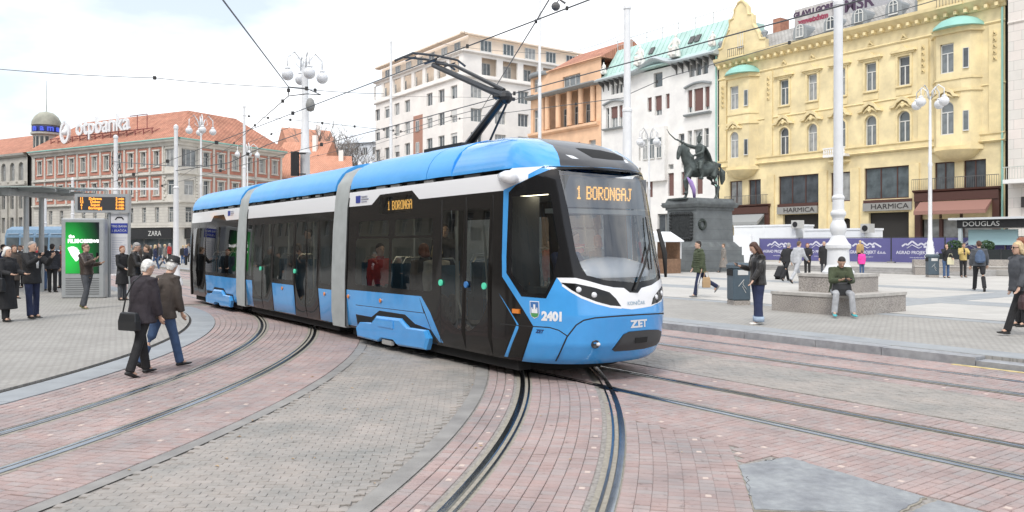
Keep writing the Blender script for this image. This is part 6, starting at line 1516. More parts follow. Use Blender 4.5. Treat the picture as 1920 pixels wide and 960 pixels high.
t = empty('glass_barrier', P(-22.9, 48.3, HZ), ROT, 'low dark glass barrier between the planters and the canopy stand', 'barrier'); mb = MB(); mb.box(0, 4.2, 0, .06, 0, 1.0); mb.build('glass_sheet', M_pl, t)
for x in (0, 1.4, 2.8, 4.2): mb = MB(); mb.box(x - .03, x + .03, -.03, .09, 0, 1.05); mb.build('post', M_alu, t)

# ---- tram stop on the left
M_frm = mat('grey_metal', (.40, .42, .43), .4, metal=.3, var=.05)
sc_ = empty('advertising_screen', G(159, 558.5, .03), R(4), 'tall grey advertising screen glowing green, on the platform', 'screen')
mb = MB(); mb.box(-.66, .66, -.14, .14, 0, 2.52); b = mb.build('housing', M_frm, sc_); bv = b.modifiers.new('edge', 'BEVEL'); bv.width = .03
m_s, t_s, b_s = new_mat('screen_green'); tc_ = t_s.nodes.new('ShaderNodeTexCoord'); mp_ = t_s.nodes.new('ShaderNodeMapping'); mp_.inputs['Location'].default_value = (.42, 0, -.75); mp_.inputs['Scale'].default_value = (1.0, 0, .55)
gr_ = t_s.nodes.new('ShaderNodeTexGradient'); gr_.gradient_type = 'SPHERICAL'; rp_ = t_s.nodes.new('ShaderNodeValToRGB')
e = rp_.color_ramp.elements; e[0].position = 0; e[0].color = (.006, .012, .015, 1); e[1].position = .85; e[1].color = (.03, .75, .10, 1); k_ = e.new(.35); k_.color = (.005, .16, .03, 1)
t_s.links.new(tc_.outputs['Object'], mp_.inputs[0]); t_s.links.new(mp_.outputs[0], gr_.inputs[0]); t_s.links.new(gr_.outputs['Fac'], rp_.inputs[0]); t_s.links.new(rp_.outputs[0], b_s.inputs['Emission Color']); b_s.inputs['Emission Strength'].default_value = .5; b_s.inputs['Base Color'].default_value = (.01, .01, .01, 1); b_s.inputs['Roughness'].default_value = .15
mb = MB(); mb.box(-.52, .50, -.155, -.13, .78, 2.40); d_ = mb.build('display', m_s, sc_)
M_scr = mat('screen_white', (.5, .5, .5), .5, emit=(1, 1, 1), estr=.7)
for s_, x, z, sz in (('the', -.33, 1.95, .13), ('FILM', -.28, 1.80, .17), ('DOBRE', .05, 1.80, .15), ('KAVE', .35, 1.80, .12)): text(s_, sz, M_scr, d_, (x, -.158, z), ext=.002, bold=.008)
mb = MB()
for k in range(7): q = R(-50 + k * 28); mb.tube([(-.3, -.16, 1.38), (-.3 + .22 * math.cos(q), -.16, 1.38 + .25 * math.sin(q))], .05, 5)
mb.build('print_splash', M_scr, d_)
for k in range(8): mb = MB(); mb.box(-.52, .50, -.15, -.13, .12 + k * .07, .145 + k * .07); mb.build('vent_slot', mat('vent_shadow', (.16, .165, .17), .6), sc_)
# departure board on posts with timetable
db = empty('departure_board', G(205, 557, .03), R(5), 'amber departure board on grey posts with timetable beneath', 'sign')
for x in (0, .62): mb = MB(); mb.tube([(x, 0, 0), (x, 0, 2.75)], .045, 10); mb.build('post', M_frm, db)
mb = MB(); mb.box(-1.02, .64, -.12, .12, 2.72, 3.32); b = mb.build('board_housing', M_frm, db); mb = MB(); mb.box(-.92, .54, -.13, -.11, 2.80, 3.22); dd = mb.build('board_face', mat('led_face', (.05, .05, .055), .4), db)
M_led2 = mat('amber_led_board', (.02, .01, 0), .5, emit=(1, .36, .05), estr=1.3)
for k, (a, b_, c) in enumerate((('11', 'Dubrava', '2 min'), ('12', 'Dubec', '3 min'), ('6', 'Sopot', '5 min'), ('1', 'Borongaj', '6 min'))):
    z = 3.16 - k * .10
    for s_, x in ((a, -.8), (b_, -.38), (c, .38)): text(s_, .115, M_led2, dd, (x, -.135, z), ext=.002, bold=.004)
mb = MB(); mb.box(.06, .58, -.03, .03, .75, 2.70); tt = mb.build('timetable', mat('timetable_white', (.62, .62, .64), .6), db); mb = MB(); mb.box(.06, .58, -.036, -.028, 2.05, 2.38); mb.build('name_band', M_eu, tt); text('TRG BANA', .10, M_wfr, tt, (.32, -.04, 2.28), ext=.002); text('J. JELAČIĆA', .09, M_wfr, tt, (.32, -.04, 2.14), ext=.002)
for k in range(14): mb = MB(); mb.box(.10, .54 - .06 * (k % 3), -.034, -.029, 1.9 - k * .075, 1.915 - k * .075); mb.build('print_line', M_grey_t, tt)
mb = MB(); mb.tube([(.2, -.034, 2.5), (.26, -.034, 2.57), (.4, -.034, 2.57), (.45, -.034, 2.5)], .02, 5); mb.build('tram_symbol', M_dk, tt)
# glass and steel shelter
sh_ = empty('tram_shelter', at_ground(41, 27, .03), R(-4), 'grey steel tram stop shelter with slatted glass roof', 'shelter')
M_sgl = mat('frosted_glass', (.36, .42, .40), .2, coat=.5)
for x in (-.2, .16): mb = MB(); mb.tube([(x, (0 if x > 0 else 1.3), 0), (x, (0 if x > 0 else 1.3), 3.35)], .085, 12); mb.build('post', M_frm, sh_)
mb = MB(); mb.box(.02, .30, -1.0, 2.4, 3.33, 3.55); mb.build('main_beam', M_frm, sh_)
for k in range(5): y = -1.3 + k * .75; mb = MB(); mb.box(-4.5, 1.6, y, y + .70, 3.56 + .03 * k, 3.60 + .03 * k); mb.build('roof_sheet', M_sgl, sh_)
for k in range(4): mb = MB(); y = -.6 + k * .75; mb.box(-4.5, 1.6, y, y + .05, 3.46, 3.56); mb.build('purlin', M_frm, sh_)
# older tram in the background
ot = empty('tram', at_ground(150, 56, -.01), R(-12), 'older pale blue tram standing behind the advertising screen', 'tram')
M_ob = mat('old_tram_blue', (.17, .27, .38), .4, var=.1); L = 9.5
mb = MB(); n = 2; prof = [(-1.1, .3), (-1.15, 1.2), (-1.1, 2.3), (-.95, 2.75), (-.5, 2.98), (.5, 2.98), (.95, 2.75), (1.1, 2.3), (1.15, 1.2), (1.1, .3)]
mb.rings([[Vector((x, y, z)) for y, z in prof] for x in (-L * .55, L * .12)]); mb.build('body', M_ob, ot)
for k in range(5): x = -L * .53 + k * 1.2; mb = MB(); mb.box(x, x + 1.0, -1.165, -1.10, 1.35, 2.2); mb.build('window', PANES[k % 2], ot); mb = MB(); mb.box(x + .02, x + .98, -1.13, -.8, 2.42, 2.5); mb.build('roof_hatch', mat('old_tram_roof', (.32, .42, .52), .4), ot)
mb = MB(); mb.box(-L * .55, L * .12, -1.18, -1.14, 1.15, 1.3); mb.build('white_stripe', M_twhite, ot)
for x in (-4.3, -2.8, -.5): mb = MB(); mb.tube([(x, -1.0, .32), (x, -.85, .32)], .33, 14); mb.build('wheel', M_dk, ot)
# bare trees on the slope behind
M_bark = mat('grey_bark', (.20, .18, .165), .9, var=.2, vscale=4)
def bare_tree(p, h, label, seed):
    rnd = random.Random(seed); t = empty('bare_tree', p, 0, label, 'tree', 'bare trees on the slope'); tr = MB(); cr_ = MB()
    def grow(o, d, l, r, lev):
        e = o + d * l; (tr if lev < 2 else cr_).tube([o, (o + e) / 2 + Vector((rnd.gauss(0, .05 * l), rnd.gauss(0, .05 * l), 0)), e], [r, r * .8, r * .6], 5 if lev < 2 else 3)
        if lev >= 5: return
        for k in range(3 if lev else 5):
            nd = (d + Vector((rnd.gauss(0, .55), rnd.gauss(0, .55), rnd.uniform(-.1, .35)))).normalized(); grow(o + d * l * rnd.uniform(.6, 1.), nd, l * rnd.uniform(.55, .8), r * .55, lev + 1)
    grow(Vector((0, 0, 0)), Vector((0, 0, 1)), h * .3, h * .018, 0); tr.build('trunk', M_bark, t); cr_.build('crown', M_bark, t)
for k, (x, yb, yt, Yd, lab) in enumerate(((648, 330, 258, 150, 'largest bare tree before the sheeted house'), (615, 325, 266, 150, 'bare tree between the orange roofs and the sheeted house'), (598, 320, 268, 152, 'thin bare tree just right of the thick white lamp mast'), (672, 320, 268, 155, 'bare tree closest to the cream block'))):
    zb, zt = AT(x, yb, Yd).z, AT(x, yt, Yd).z; bare_tree(at_ground(x, Yd, 0), zt * 1.5, lab, k + 3)
# seated stone figures on the white house
M_stone = mat('statue_stone', (.72, .70, .66), .8, var=.1, vscale=2)
for k, (a, flip, sc__, lab) in enumerate(((-61.5, 1, 1.25, 'pale seated stone figure on the white house roof, nearer the yellow house'), (-66.9, -1, 1.2, 'pale seated stone figure on the white house roof, left of the arch'), (-56.2, 1, .75, 'small crouching stone figure at the roof corner by the yellow gable'), (-73.3, -1, .7, 'small stone figure at the far roof corner of the white house'))):
    t = empty('roof_statue', P(a, V_F - .35, 22.7 if k < 2 else 22.9), ROT, lab, 'statue', 'stone figures on the roof'); mb = MB(); q = sc__
    def tb(pts, rad): mb.tube([(x * flip * q, y * q, z * q) for x, y, z in pts], [r * q for r in rad], 8)
    tb([(0, 0, 0), (0, 0, .5), (0, 0, .75)], [.55, .5, .4]); tb([(0, 0, .7), (.05, -.02, 1.2), (.08, -.02, 1.6), (.08, 0, 1.75)], [.32, .3, .3, .1]); tb([(.08, -.02, 1.75), (.1, -.04, 1.95), (.1, -.04, 2.12)], [.1, .16, .08])
    tb([(0, -.15, .75), (-.25, -.5, .8), (-.3, -.55, .2)], [.22, .2, .18]); tb([(.15, -.15, .75), (.3, -.5, .85), (.3, -.55, .1)], [.22, .2, .2]); tb([(-.2, 0, 1.55), (-.5, -.15, 1.2), (-.6, -.3, .9)], [.12, .1, .08]); tb([(.32, 0, 1.55), (.6, -.1, 1.3), (.65, -.2, 1.0)], [.12, .1, .08])
    fuse('stone_figure', mb, M_stone, t, .07, 2)

ks = empty('market_stall', at_ground(1240, 44, PH), ROT, 'small stall with white canopy half hidden between tram and monument', 'stall'); ks.scale = (.62, .62, .72)
mb = MB(); mb.prism([(-1.6, 2.5), (0, 3.2), (1.6, 2.5), (1.6, 2.4), (-1.6, 2.4)], -1.2, 1.2, 'y'); mb.build('canopy', M_cab, ks)
mb = MB(); mb.box(-1.4, 1.4, -1.0, 1.0, 0, 1.1); mb.build('counter', mat('stall_wood', (.22, .13, .08), .8, var=.2), ks)
for sx in (-1.4, 1.4):
    for sy in (-1.0, 1.0): mb = MB(); mb.box(sx - .04, sx + .04, sy - .04, sy + .04, 1.1, 2.4); mb.build('post', M_wp, ks)
mb = MB(); mb.box(-1.35, 1.35, .9, .95, 1.1, 2.4); mb.build('back_board', mat('stall_wood', (.22, .13, .08), .8, var=.2), ks)
# ================================================================ people
SKIN = [mat('skin_%d' % k, c, .55, var=.06, vscale=20) for k, c in enumerate(((.58, .37, .27), (.52, .32, .23), (.62, .42, .33), (.38, .22, .15)))]
def cloth(name, c, rough=.85, bump=.7, bs=13): return mat('cloth_' + name, c, rough, var=.18, vscale=9, bump=bump, bscale=bs)
CB = cloth('black', (.018, .018, .02)); CNAVY = cloth('navy', (.02, .028, .07)); CGREY = cloth('grey', (.24, .25, .27)); CJEAN = cloth('jeans', (.055, .10, .20)); CJEAND = cloth('dark_jeans', (.025, .035, .085))
CLEA = mat('leather_black', (.02, .018, .017), .35, var=.3, vscale=8, bump=.5, bscale=22); CLEAB = mat('leather_brown', (.05, .035, .028), .4, var=.3, vscale=8, bump=.5, bscale=22); CGREEN = cloth('olive', (.06, .075, .04), bump=.5, bs=14); CBRN = cloth('brown', (.065, .052, .044)); CPLUM = cloth('plum_black', (.03, .024, .03))
CTAN = cloth('tan', (.42, .28, .12)); CYEL = cloth('yellow', (.50, .38, .14)); CPINK = cloth('pink', (.80, .06, .35)); CBEI = cloth('beige', (.40, .37, .32)); CWHT = cloth('white', (.72, .72, .72)); CRED = cloth('red', (.42, .04, .04)); CTAUPE = cloth('taupe', (.22, .20, .18)); CLBLUE = cloth('light_blue', (.35, .45, .62)); CLGREY = cloth('light_grey', (.42, .43, .45)); CSLATE = cloth('slate', (.075, .08, .09))
HAIR = {k: mat('hair_' + k, c, .6, var=.3, vscale=30, bump=.5, bscale=60) for k, c in dict(white=(.72, .71, .68), grey=(.32, .31, .30), dark=(.022, .018, .016), brown=(.07, .03, .018), red=(.22, .07, .03), blonde=(.55, .42, .24), mid=(.12, .08, .05)).items()}
SHOE_B = mat('shoe_black', (.015, .015, .015), .4); SHOE_W = mat('shoe_white', (.68, .66, .62), .6); SHOE_T = mat('shoe_turquoise', (.06, .42, .46), .5); SHOE_O = mat('shoe_olive', (.14, .14, .06), .7); SHOE_G = mat('shoe_grey', (.18, .18, .18), .6)
M_eye = mat('eye_dark', (.02, .015, .012), .3); M_lip = mat('lip', (.42, .17, .14), .5); M_glas = mat('sunglasses', (.01, .01, .012), .15)
M_phone = mat('phone_black', (.012, .012, .014), .2)
def rotv(d, ax, q): return Matrix.Rotation(q, 3, ax) @ d
class Person:
    """local frame: +x ahead, +y to the person's left. Angles in degrees."""
    def __init__(s, label, p, face, h=1.72, legs=((0, 0), (0, 0)), arms=((0, 6, 10, 0), (0, 6, 10, 0)), lean=0, head=0, turn=0, top=CB, bot=CB, hem=.86, flare=0., shoes=SHOE_B, hair='dark', hairlen=0, skin=0, bulk=1., puffer=False, vox=.014, hat=None, group='people in the square', glasses=False, sleeve=True, seat=None, cat='person', wide=1.0, shirt=None, stance=0., cuff=None):
        k = h / 1.75; s.k = k; V = lambda *a: Vector(a)
        s.root = empty('person', p, R(face), label, cat, group)
        hipz = .93
        def leg(sd, hp, kn):
            hip = V(0, sd * .092, hipz); a = R(hp); ab = R(stance)
            d1 = V(math.sin(a), sd * math.sin(ab), -math.cos(a) * math.cos(ab)); kne = hip + d1 * .435; b = a - R(kn); d2 = V(math.sin(b), sd * math.sin(ab) * .6, -math.cos(b)); ank = kne + d2 * .405
            fp = max(-.9, min(.25, b * .9)) if b < 0 else min(.3, b * .5)
            if seat: fp = 0
            f = V(math.cos(fp), sd * .12, math.sin(fp)).normalized(); return hip, kne, ank, f
        LL = leg(1, *legs[0]); RR = leg(-1, *legs[1])
        low = min(min(l[2].z - .085, (l[2] + l[3] * .17).z - .06) for l in (LL, RR)); dz = -low
        if seat: dz = seat / k - (hipz - .10)
        s.off = V(0, 0, dz); T = lambda v: (v + s.off) * k
        ln = R(lean); U = V(math.sin(ln), 0, math.cos(ln)); Fd = V(math.cos(ln), 0, -math.sin(ln)); H0 = V(0, 0, hipz); s.U = U; LAT = V(0, 1, 0)
        sh = H0 + U * .50; nk = H0 + U * .565
        hl = ln + R(head); HU = V(math.sin(hl), 0, math.cos(hl)); HF = rotv(V(math.cos(hl), 0, -math.sin(hl)), HU, R(turn)); HL = HU.cross(HF); hc = nk + HU * .14 + Fd * .015
        arm = []
        for sd, (pt, ab, el, inn) in ((1, arms[0]), (-1, arms[1])):
            S0 = sh + V(0, sd * .175 * wide, 0); a, b, e, i = R(pt), R(ab), R(el), R(inn)
            d = V(math.sin(a) * math.cos(b), sd * math.sin(b), -math.cos(a) * math.cos(b)); E0 = S0 + d * .285; g = a + e
            d2 = V(math.sin(g) * math.cos(i), -sd * math.sin(i) + sd * math.sin(b) * .3, -math.cos(g) * math.cos(i)).normalized(); W0 = E0 + d2 * .25; arm.append((S0, E0, W0, d2, sd))
        s.hands = [T(a[2] + a[3] * .09) for a in arm]; s.arm = arm; s.T = T; s.hc = T(hc); s.HF, s.HU, s.HL = HF, HU, HL
        # --- body: one continuous skin
        b = MB()
        tor = [H0 + U * x for x in (-.10, 0, .14, .30, .44, .51, .56)]
        b.tube([T(t) for t in tor], [(w * k, d * k) for w, d in ((.10, .09), (.150, .11), (.125, .095), (.145, .115), (.150, .10), (.10, .075), (.055, .055))], 14, LAT)
        b.tube([T(nk - U * .03), T(nk + HU * .04), T(hc - HU * .03)], [.056 * k, .052 * k, .055 * k], 10)
        head_rings(b, T(hc), HU, HF, HL, k)
        b.tube([T(hc + HF * .080 + HU * .012), T(hc + HF * .107 - HU * .022), T(hc + HF * .088 - HU * .034)], [.010 * k, .016 * k, .010 * k], 6)
        for sd in (-1, 1): b.tube([T(hc + HL * (sd * .072) - HF * .004 + HU * .022), T(hc + HL * (sd * .086) - HF * .018), T(hc + HL * (sd * .072) - HF * .006 - HU * .03)], [.010 * k, .016 * k, .009 * k], 6)
        for l in (LL, RR): b.tube([T(l[0]), T(l[0].lerp(l[1], .3)), T(l[1]), T(l[1].lerp(l[2], .35)), T(l[2])], [.080 * k, .072 * k, .052 * k, .053 * k, .036 * k], 10); b.tube([T(l[2]), T(l[2] + l[3] * .1 - V(0, 0, .045))], [.035 * k, .03 * k], 8)
        for S0, E0, W0, d2, sd in arm:
            b.tube([T(S0 - V(0, sd * .05, 0)), T(S0), T(S0.lerp(E0, .5)), T(E0), T(E0.lerp(W0, .35)), T(W0)], [.05 * k, .052 * k, .045 * k, .038 * k, .038 * k, .026 * k], 8)
            pn = d2.cross(LAT); pn = pn.normalized() if pn.length > .1 else V(1, 0, 0); lat = d2.cross(pn)
            b.tube([T(W0 - d2 * .01), T(W0 + d2 * .05), T(W0 + d2 * .09)], [(.026 * k, .020 * k), (.040 * k, .017 * k), (.038 * k, .014 * k)], 8, tuple(lat))
            for q in range(4):
                o = lat * (-.03 + q * .02); ll = (.062, .075, .070, .052)[q]; cu = pn * .012
                b.tube([T(W0 + d2 * .08 + o), T(W0 + d2 * (.085 + ll * .5) + o + cu), T(W0 + d2 * (.085 + ll) + o + cu * 3)], [.0095 * k, .009 * k, .007 * k], 6)
            b.tube([T(W0 + d2 * .03 + lat * .03 * -sd), T(W0 + d2 * .065 + lat * .055 * -sd + pn * .01), T(W0 + d2 * .095 + lat * .058 * -sd + pn * .02)], [.012 * k, .011 * k, .008 * k], 6)
        fuse('body', b, SKIN[skin], s.root, vox if vox > .016 else .0105, 1, .4)
        # --- face
        e = MB()
        for sd in (-1, 1): e.sphere(T(hc + HF * .083 + HL * (sd * .031) + HU * .012), .0095 * k, 6, 4)
        s.add('eyes', e, M_eye); e = MB(); e.tube([T(hc + HF * .092 - HU * .06 + HL * .022), T(hc + HF * .098 - HU * .058), T(hc + HF * .092 - HU * .06 - HL * .022)], [.004 * k, .007 * k, .004 * k], 5); s.add('mouth', e, M_lip)
        if glasses:
            e = MB()
            for sd in (-1, 1): e.tube([T(hc + HF * .094 + HL * (sd * .034) + HU * .012), T(hc + HF * .100 + HL * (sd * .034) + HU * .012)], .022 * k, 10); e.tube([T(hc + HF * .09 + HL * (sd * .058) + HU * .016), T(hc - HF * .0 + HL * (sd * .08) + HU * .014)], .004 * k, 4)
            s.add('glasses', e, M_glas)
        # --- trousers
        if bot is not None:
            t = MB(); t.tube([T(H0 - U * .09), T(H0), T(H0 + U * .12)], [(.13 * k, .115 * k), (.168 * k * bulk, .130 * k * bulk), (.150 * k, .115 * k)], 14, LAT)
            for l in (LL, RR):
                w = (wide if wide > 1 else 1.); cuts = [l[0], l[0].lerp(l[1], .25), l[0].lerp(l[1], .7), l[1], l[1].lerp(l[2], .4), l[2] - (l[2] - l[1]).normalized() * -.02]
                t.tube([T(c) for c in cuts], [.098 * k * w, .095 * k * w, .076 * k * w, .070 * k * w, .067 * k * w, (.066 + (w - 1) * .08) * k * w], 10)
            fuse('trousers', t, bot, s.root, max(vox, .013), 2)
            if cuff:
                for l in (LL, RR): t = MB(); c0 = l[2].lerp(l[1], .22); t.tube([T(l[2] + (l[2] - l[1]).normalized() * .02), T(c0)], [.092 * k * wide, .090 * k * wide], 12); s.add('trouser_cuff', t, cuff, True)
        # --- shoes
        for l in (LL, RR):
            q = MB(); a_, f = l[2], l[3]; dn = V(0, 0, -1) - f * V(0, 0, -1).dot(f); dn.normalize()
            so = a_ + dn * .055; q.tube([T(so - f * .065), T(so - f * .03 - dn * .01), T(so + f * .05), T(so + f * .13 + dn * .012), T(so + f * .185 + dn * .016), T(so + f * .20 + dn * .018)], [(.026 * k, .022 * k), (.038 * k, .034 * k), (.044 * k, .032 * k), (.046 * k, .022 * k), (.032 * k, .015 * k), (.012 * k, .008 * k)], 10, LAT)
            q.tube([T(a_ - dn * .03), T(a_ + dn * .04)], [.043 * k, .042 * k], 8); fuse('shoe', q, shoes, s.root, .012 if vox < .02 else .018, 1)
        # --- coat or jacket
        j = MB(); B_ = bulk
        cuts = [(.505, .118, .085), (.48, .175, .108), (.40, .192, .130), (.28, .185, .138), (.14, .170, .130), (.0, .178, .140)]
        pz = hem - hipz
        if pz < 0: cuts.append((pz * .5, .185 + flare * .5, .148 + flare * .5)); cuts.append((pz, .188 + flare, .150 + flare))
        cuts = [c for c in cuts if c[0] >= pz - 1e-6]
        pts, rad = [], []
        for i_, (u, w, d) in enumerate(cuts):
            base = H0 + U * u if u >= 0 else H0 + V(0, 0, u) + Fd * (.0)
            pts.append(T(base)); rad.append((w * k * B_ * (wide if wide < 1.3 else 1.1) ** .3, d * k * B_))
        if puffer:
            p2, r2 = [], []
            for (pa, pb_, ra, rb_) in zip(pts, pts[1:], rad, rad[1:]):
                for q in range(4): f = q / 4; g = 1. + (.075 if q % 2 else -.03); p2.append(pa.lerp(pb_, f)); r2.append(((ra[0] + (rb_[0] - ra[0]) * f) * g, (ra[1] + (rb_[1] - ra[1]) * f) * g))
            p2.append(pts[-1]); r2.append(rad[-1]); pts, rad = p2, r2
        j.tube([T(nk + U * .0)] + pts, [(.075 * k, .07 * k)] + rad, 16, LAT)
        for S0, E0, W0, d2, sd in arm:
            c = [S0 - V(0, sd * .06, .01), S0, S0.lerp(E0, .5), E0, E0.lerp(W0, .5), W0 - d2 * .005]; r_ = [.07, .078, .070, .062, .056, .046]
            if puffer:
                cc, rr = [], []
                for q in range(11): f = q / 10 * 4.99; i0 = int(f); cc.append(c[i0].lerp(c[i0 + 1], f - i0)); rr.append((r_[i0] + (r_[i0 + 1] - r_[i0]) * (f - i0)) * (1.12 if q % 2 else .98))
                c, r_ = cc, rr
            j.tube([T(q) for q in c], [q * k * B_ for q in r_], 10)
        fuse('jacket', j, top, s.root, max(vox, .012), 2 if not puffer else 1)
        if shirt:
            e = MB(); e.tube([T(H0 + U * .52 + Fd * .065), T(H0 + U * .40 + Fd * .137 * B_), T(H0 + U * .22 + Fd * .142 * B_)], [(.045 * k, .02 * k), (.04 * k, .016 * k), (.028 * k, .012 * k)], 8, LAT); s.add('shirt', e, shirt, True)
        e = MB(); e.tube([T(nk - U * .035 - Fd * .0), T(nk + U * .02 - Fd * .005)], [(.082 * k, .078 * k), (.074 * k, .072 * k)], 12, LAT); s.add('collar', e, top, True)
        # --- hair
        if hair:
            g = MB(); m = HAIR[hair] if isinstance(hair, str) else hair
            sec = [(-.02, .074, .062, -.045), (.02, .081, .080, -.026), (.06, .082, .093, -.012), (.09, .068, .084, -.010), (.115, .042, .052, -.012), (.126, .012, .014, -.014)]
            g.rings([[T(hc + HU * hh + HF * (f + d * math.sin(2 * math.pi * q / 12)) + HL * (w * math.cos(2 * math.pi * q / 12))) for q in range(12)] for hh, w, d, f in sec])
            g.tube([T(hc - HF * .05 + HU * .04), T(hc - HF * .062 - HU * .03), T(hc - HF * .058 - HU * .08)], [(.07 * k, .05 * k), (.066 * k, .035 * k), (.05 * k, .02 * k)], 10, tuple(HL))
            if hairlen:
                for sd in (-1, 1): g.tube([T(hc + HL * (sd * .062) + HU * .05), T(hc + HL * (sd * .080) - HF * .015 - HU * .04), T(hc + HL * (sd * .075) - HF * .03 - HU * hairlen * .7)], [.03 * k, .032 * k, .022 * k], 8)
                g.tube([T(hc - HF * .05), T(hc - HF * .075 - HU * .10), T(hc - HF * .085 - HU * hairlen)], [(.075 * k, .05 * k), (.09 * k, .045 * k), (.06 * k, .02 * k)], 10, tuple(HL))
            fuse('hair', g, m, s.root, .010 if vox < .02 else .016, 1)
        if hat:
            g = MB(); g.tube([T(hc + HU * .055), T(hc + HU * .09), T(hc + HU * .155), T(hc + HU * .165)], [.098 * k, .098 * k, .085 * k, .05 * k], 14); g.tube([T(hc + HU * .052), T(hc + HU * .064)], [(.118 * k, .128 * k), (.112 * k, .122 * k)], 16, tuple(HL)); s.add('hat', g, hat, True)
    def add(s, name, mb, m, smooth=True): return mb.build(name, m, s.root, smooth)
    def world(s, v): return s.root.matrix_basis @ v if False else (Matrix.Translation(s.root.location) @ Matrix.Rotation(s.root.rotation_euler.z, 4, 'Z')) @ v
def held(name, mb, m, p, rz, label, cat, extra=()):
    o = mb.build(name, m); o.location = p; o.rotation_euler = (0, 0, rz); tag(o, label, cat)
    for nm, b2, m2 in extra: b2.build(nm, m2, o)
    return o
def phone_at(per, i, label, upright=True, tilt=0):
    p = per.world(per.hands[i]); mb = MB(); mb.box(-.006, .006, -.038, .038, -.01, .135) if upright else mb.box(-.006, .006, -.075, .075, -.038, .038)
    return held('phone', mb, M_phone, p + Vector((0, 0, .01)), per.root.rotation_euler.z, label, 'phone')
def handbag(p, rz, w, h, d, m, label, strap=None, name='handbag'):
    mb = MB(); mb.rings([[Vector((x, y, z)) for x, y in ((-a / 2, -b / 2), (a / 2, -b / 2), (a / 2, b / 2), (-a / 2, b / 2))] for a, b, z in ((w, d, -h), (w * 1.02, d, -h * .5), (w * .9, d * .7, -.02), (w * .86, d * .3, 0))])
    o = mb.build(name, m); bv = o.modifiers.new('edge', 'BEVEL'); bv.width = .02; bv.segments = 2; o.location = p; o.rotation_euler = (0, 0, rz); tag(o, label, 'bag')
    st = MB(); pts = strap or [(-w * .3, 0, 0), (-w * .2, 0, h * .5), (w * .2, 0, h * .5), (w * .3, 0, 0)]; st.tube(pts, .010, 6); st.build('strap', m, o)
    return o
GP = .03
# --- elderly couple walking, seen from behind at the left
WALK = lambda a=22, k=18: ((a, 4), (-a, k))
pA = Person('elderly person with white hair and dark plum coat walking away, shoulder bag at the side', G(264, 704), 64, 1.56, ((13, 3), (-15, 6)), ((30, 26, 95, 20), (4, 8, 12, 0)), lean=7, head=10, top=CPLUM, bot=CB, hem=.80, flare=.025, hair='white', bulk=1.18, vox=.011)
handbag(pA.world(Vector((-.215, -.05, .86))), pA.root.rotation_euler.z + R(90), .32, .24, .10, mat('bag_black', (.02, .021, .023), .35), 'black leather shoulder bag on the elderly person in plum coat', [(.12, 0, 0), (.06, .0, .2), (-.04, -.04, .40), (-.08, -.14, .50)])
pB = Person('elderly person in black hat, brown jacket and jeans walking beside the white-haired one', G(306, 690), 58, 1.58, ((-19, 8), (17, 3)), ((-2, 6, 10, 0), (4, 6, 12, 0)), lean=10, head=8, turn=35, top=CBRN, bot=CJEAN, hem=.80, flare=.01, hair='white', hat=mat('hat_black', (.015, .015, .016), .7), bulk=1.16, vox=.011)
# --- people with phones at the stop
pC = Person('person in dark suit and white shirt photographing with a phone, near the shelter', G(60, 597, GP), -18, 1.78, ((-4, 2), (10, 2)), ((48, 14, 82, 20), (48, 12, 82, 20)), top=CB, bot=CNAVY, hem=.80, hair='grey', bulk=1.16, shirt=CWHT, vox=.0125, stance=6)
phone_at(pC, 1, 'phone held up by the person in dark suit', False)
pD = Person('person in brown leather jacket and sunglasses filming before the green screen', G(163, 579, GP), -8, 1.74, ((-10, 8), (8, 20)), ((22, 8, 80, 20), (36, 8, 82, 8)), lean=-4, top=CLEAB, bot=CSLATE, hem=.92, hair='mid', shoes=SHOE_O, glasses=True, bulk=1.08, vox=.0125)
phone_at(pD, 1, 'phone held up by the person in brown leather jacket')
pE = Person('person with white headscarf and long black coat at the left edge', G(10, 603, GP), -15, 1.66, ((-4, 2), (8, 4)), ((20, 8, 60, 10), (20, 8, 60, 10)), lean=4, top=CB, bot=CB, hem=.30, flare=.05, hair='white', hairlen=.12, bulk=1.15, vox=.0125)
handbag(pE.world(Vector((.10, -.26, .98))), pE.root.rotation_euler.z, .30, .30, .12, mat('bag_black', (.02, .021, .023), .35), 'black handbag carried by the person in white headscarf')
Person('person in black puffer jacket with back turned, behind the photographer in suit', G(98, 548, GP), 100, 1.72, top=cloth('puffer_black', (.025, .027, .035)), bot=CB, hem=.84, puffer=True, bulk=1.25, hair='dark', vox=.016)
Person('person in red jacket half hidden by the advertising screen', G(116, 540, GP), 250, 1.68, top=CRED, bot=CSLATE, hair='mid', vox=.02)
Person('person in jeans and dark top standing behind the photographer in suit', G(84, 545, GP), 200, 1.66, top=CB, bot=CJEAN, hair='dark', hairlen=.2, vox=.02)
Person('brown-haired person in dark coat behind the white headscarf', G(26, 560, GP), -30, 1.68, top=CBRN, bot=CB, hem=.6, hair='brown', hairlen=.22, vox=.018)
Person('person in dark jacket at the left edge behind the shelter post', G(6, 548, GP), 20, 1.7, top=CNAVY, bot=CB, hair='dark', vox=.02)
Person('red-haired person in long black coat beside the departure board', G(229, 563, GP), -20, 1.66, top=CB, bot=CSLATE, hem=.52, flare=.03, hair='red', arms=((10, 8, 50, 20), (10, 8, 50, 20)), vox=.016)
Person('grey-haired person in black leather jacket beside the departure board', G(252, 578, GP), 15, 1.76, top=CLEA, bot=CB, hair='grey', head=18, bulk=1.2, arms=((20, 10, 60, 10), (20, 10, 60, 10)), vox=.015)
Person('person with camera in dark jacket just behind the grey-haired one', G(276, 560, GP), 200, 1.68, top=CB, bot=CB, hair='mid', arms=((40, 8, 70, 10), (40, 8, 70, 10)), vox=.02)
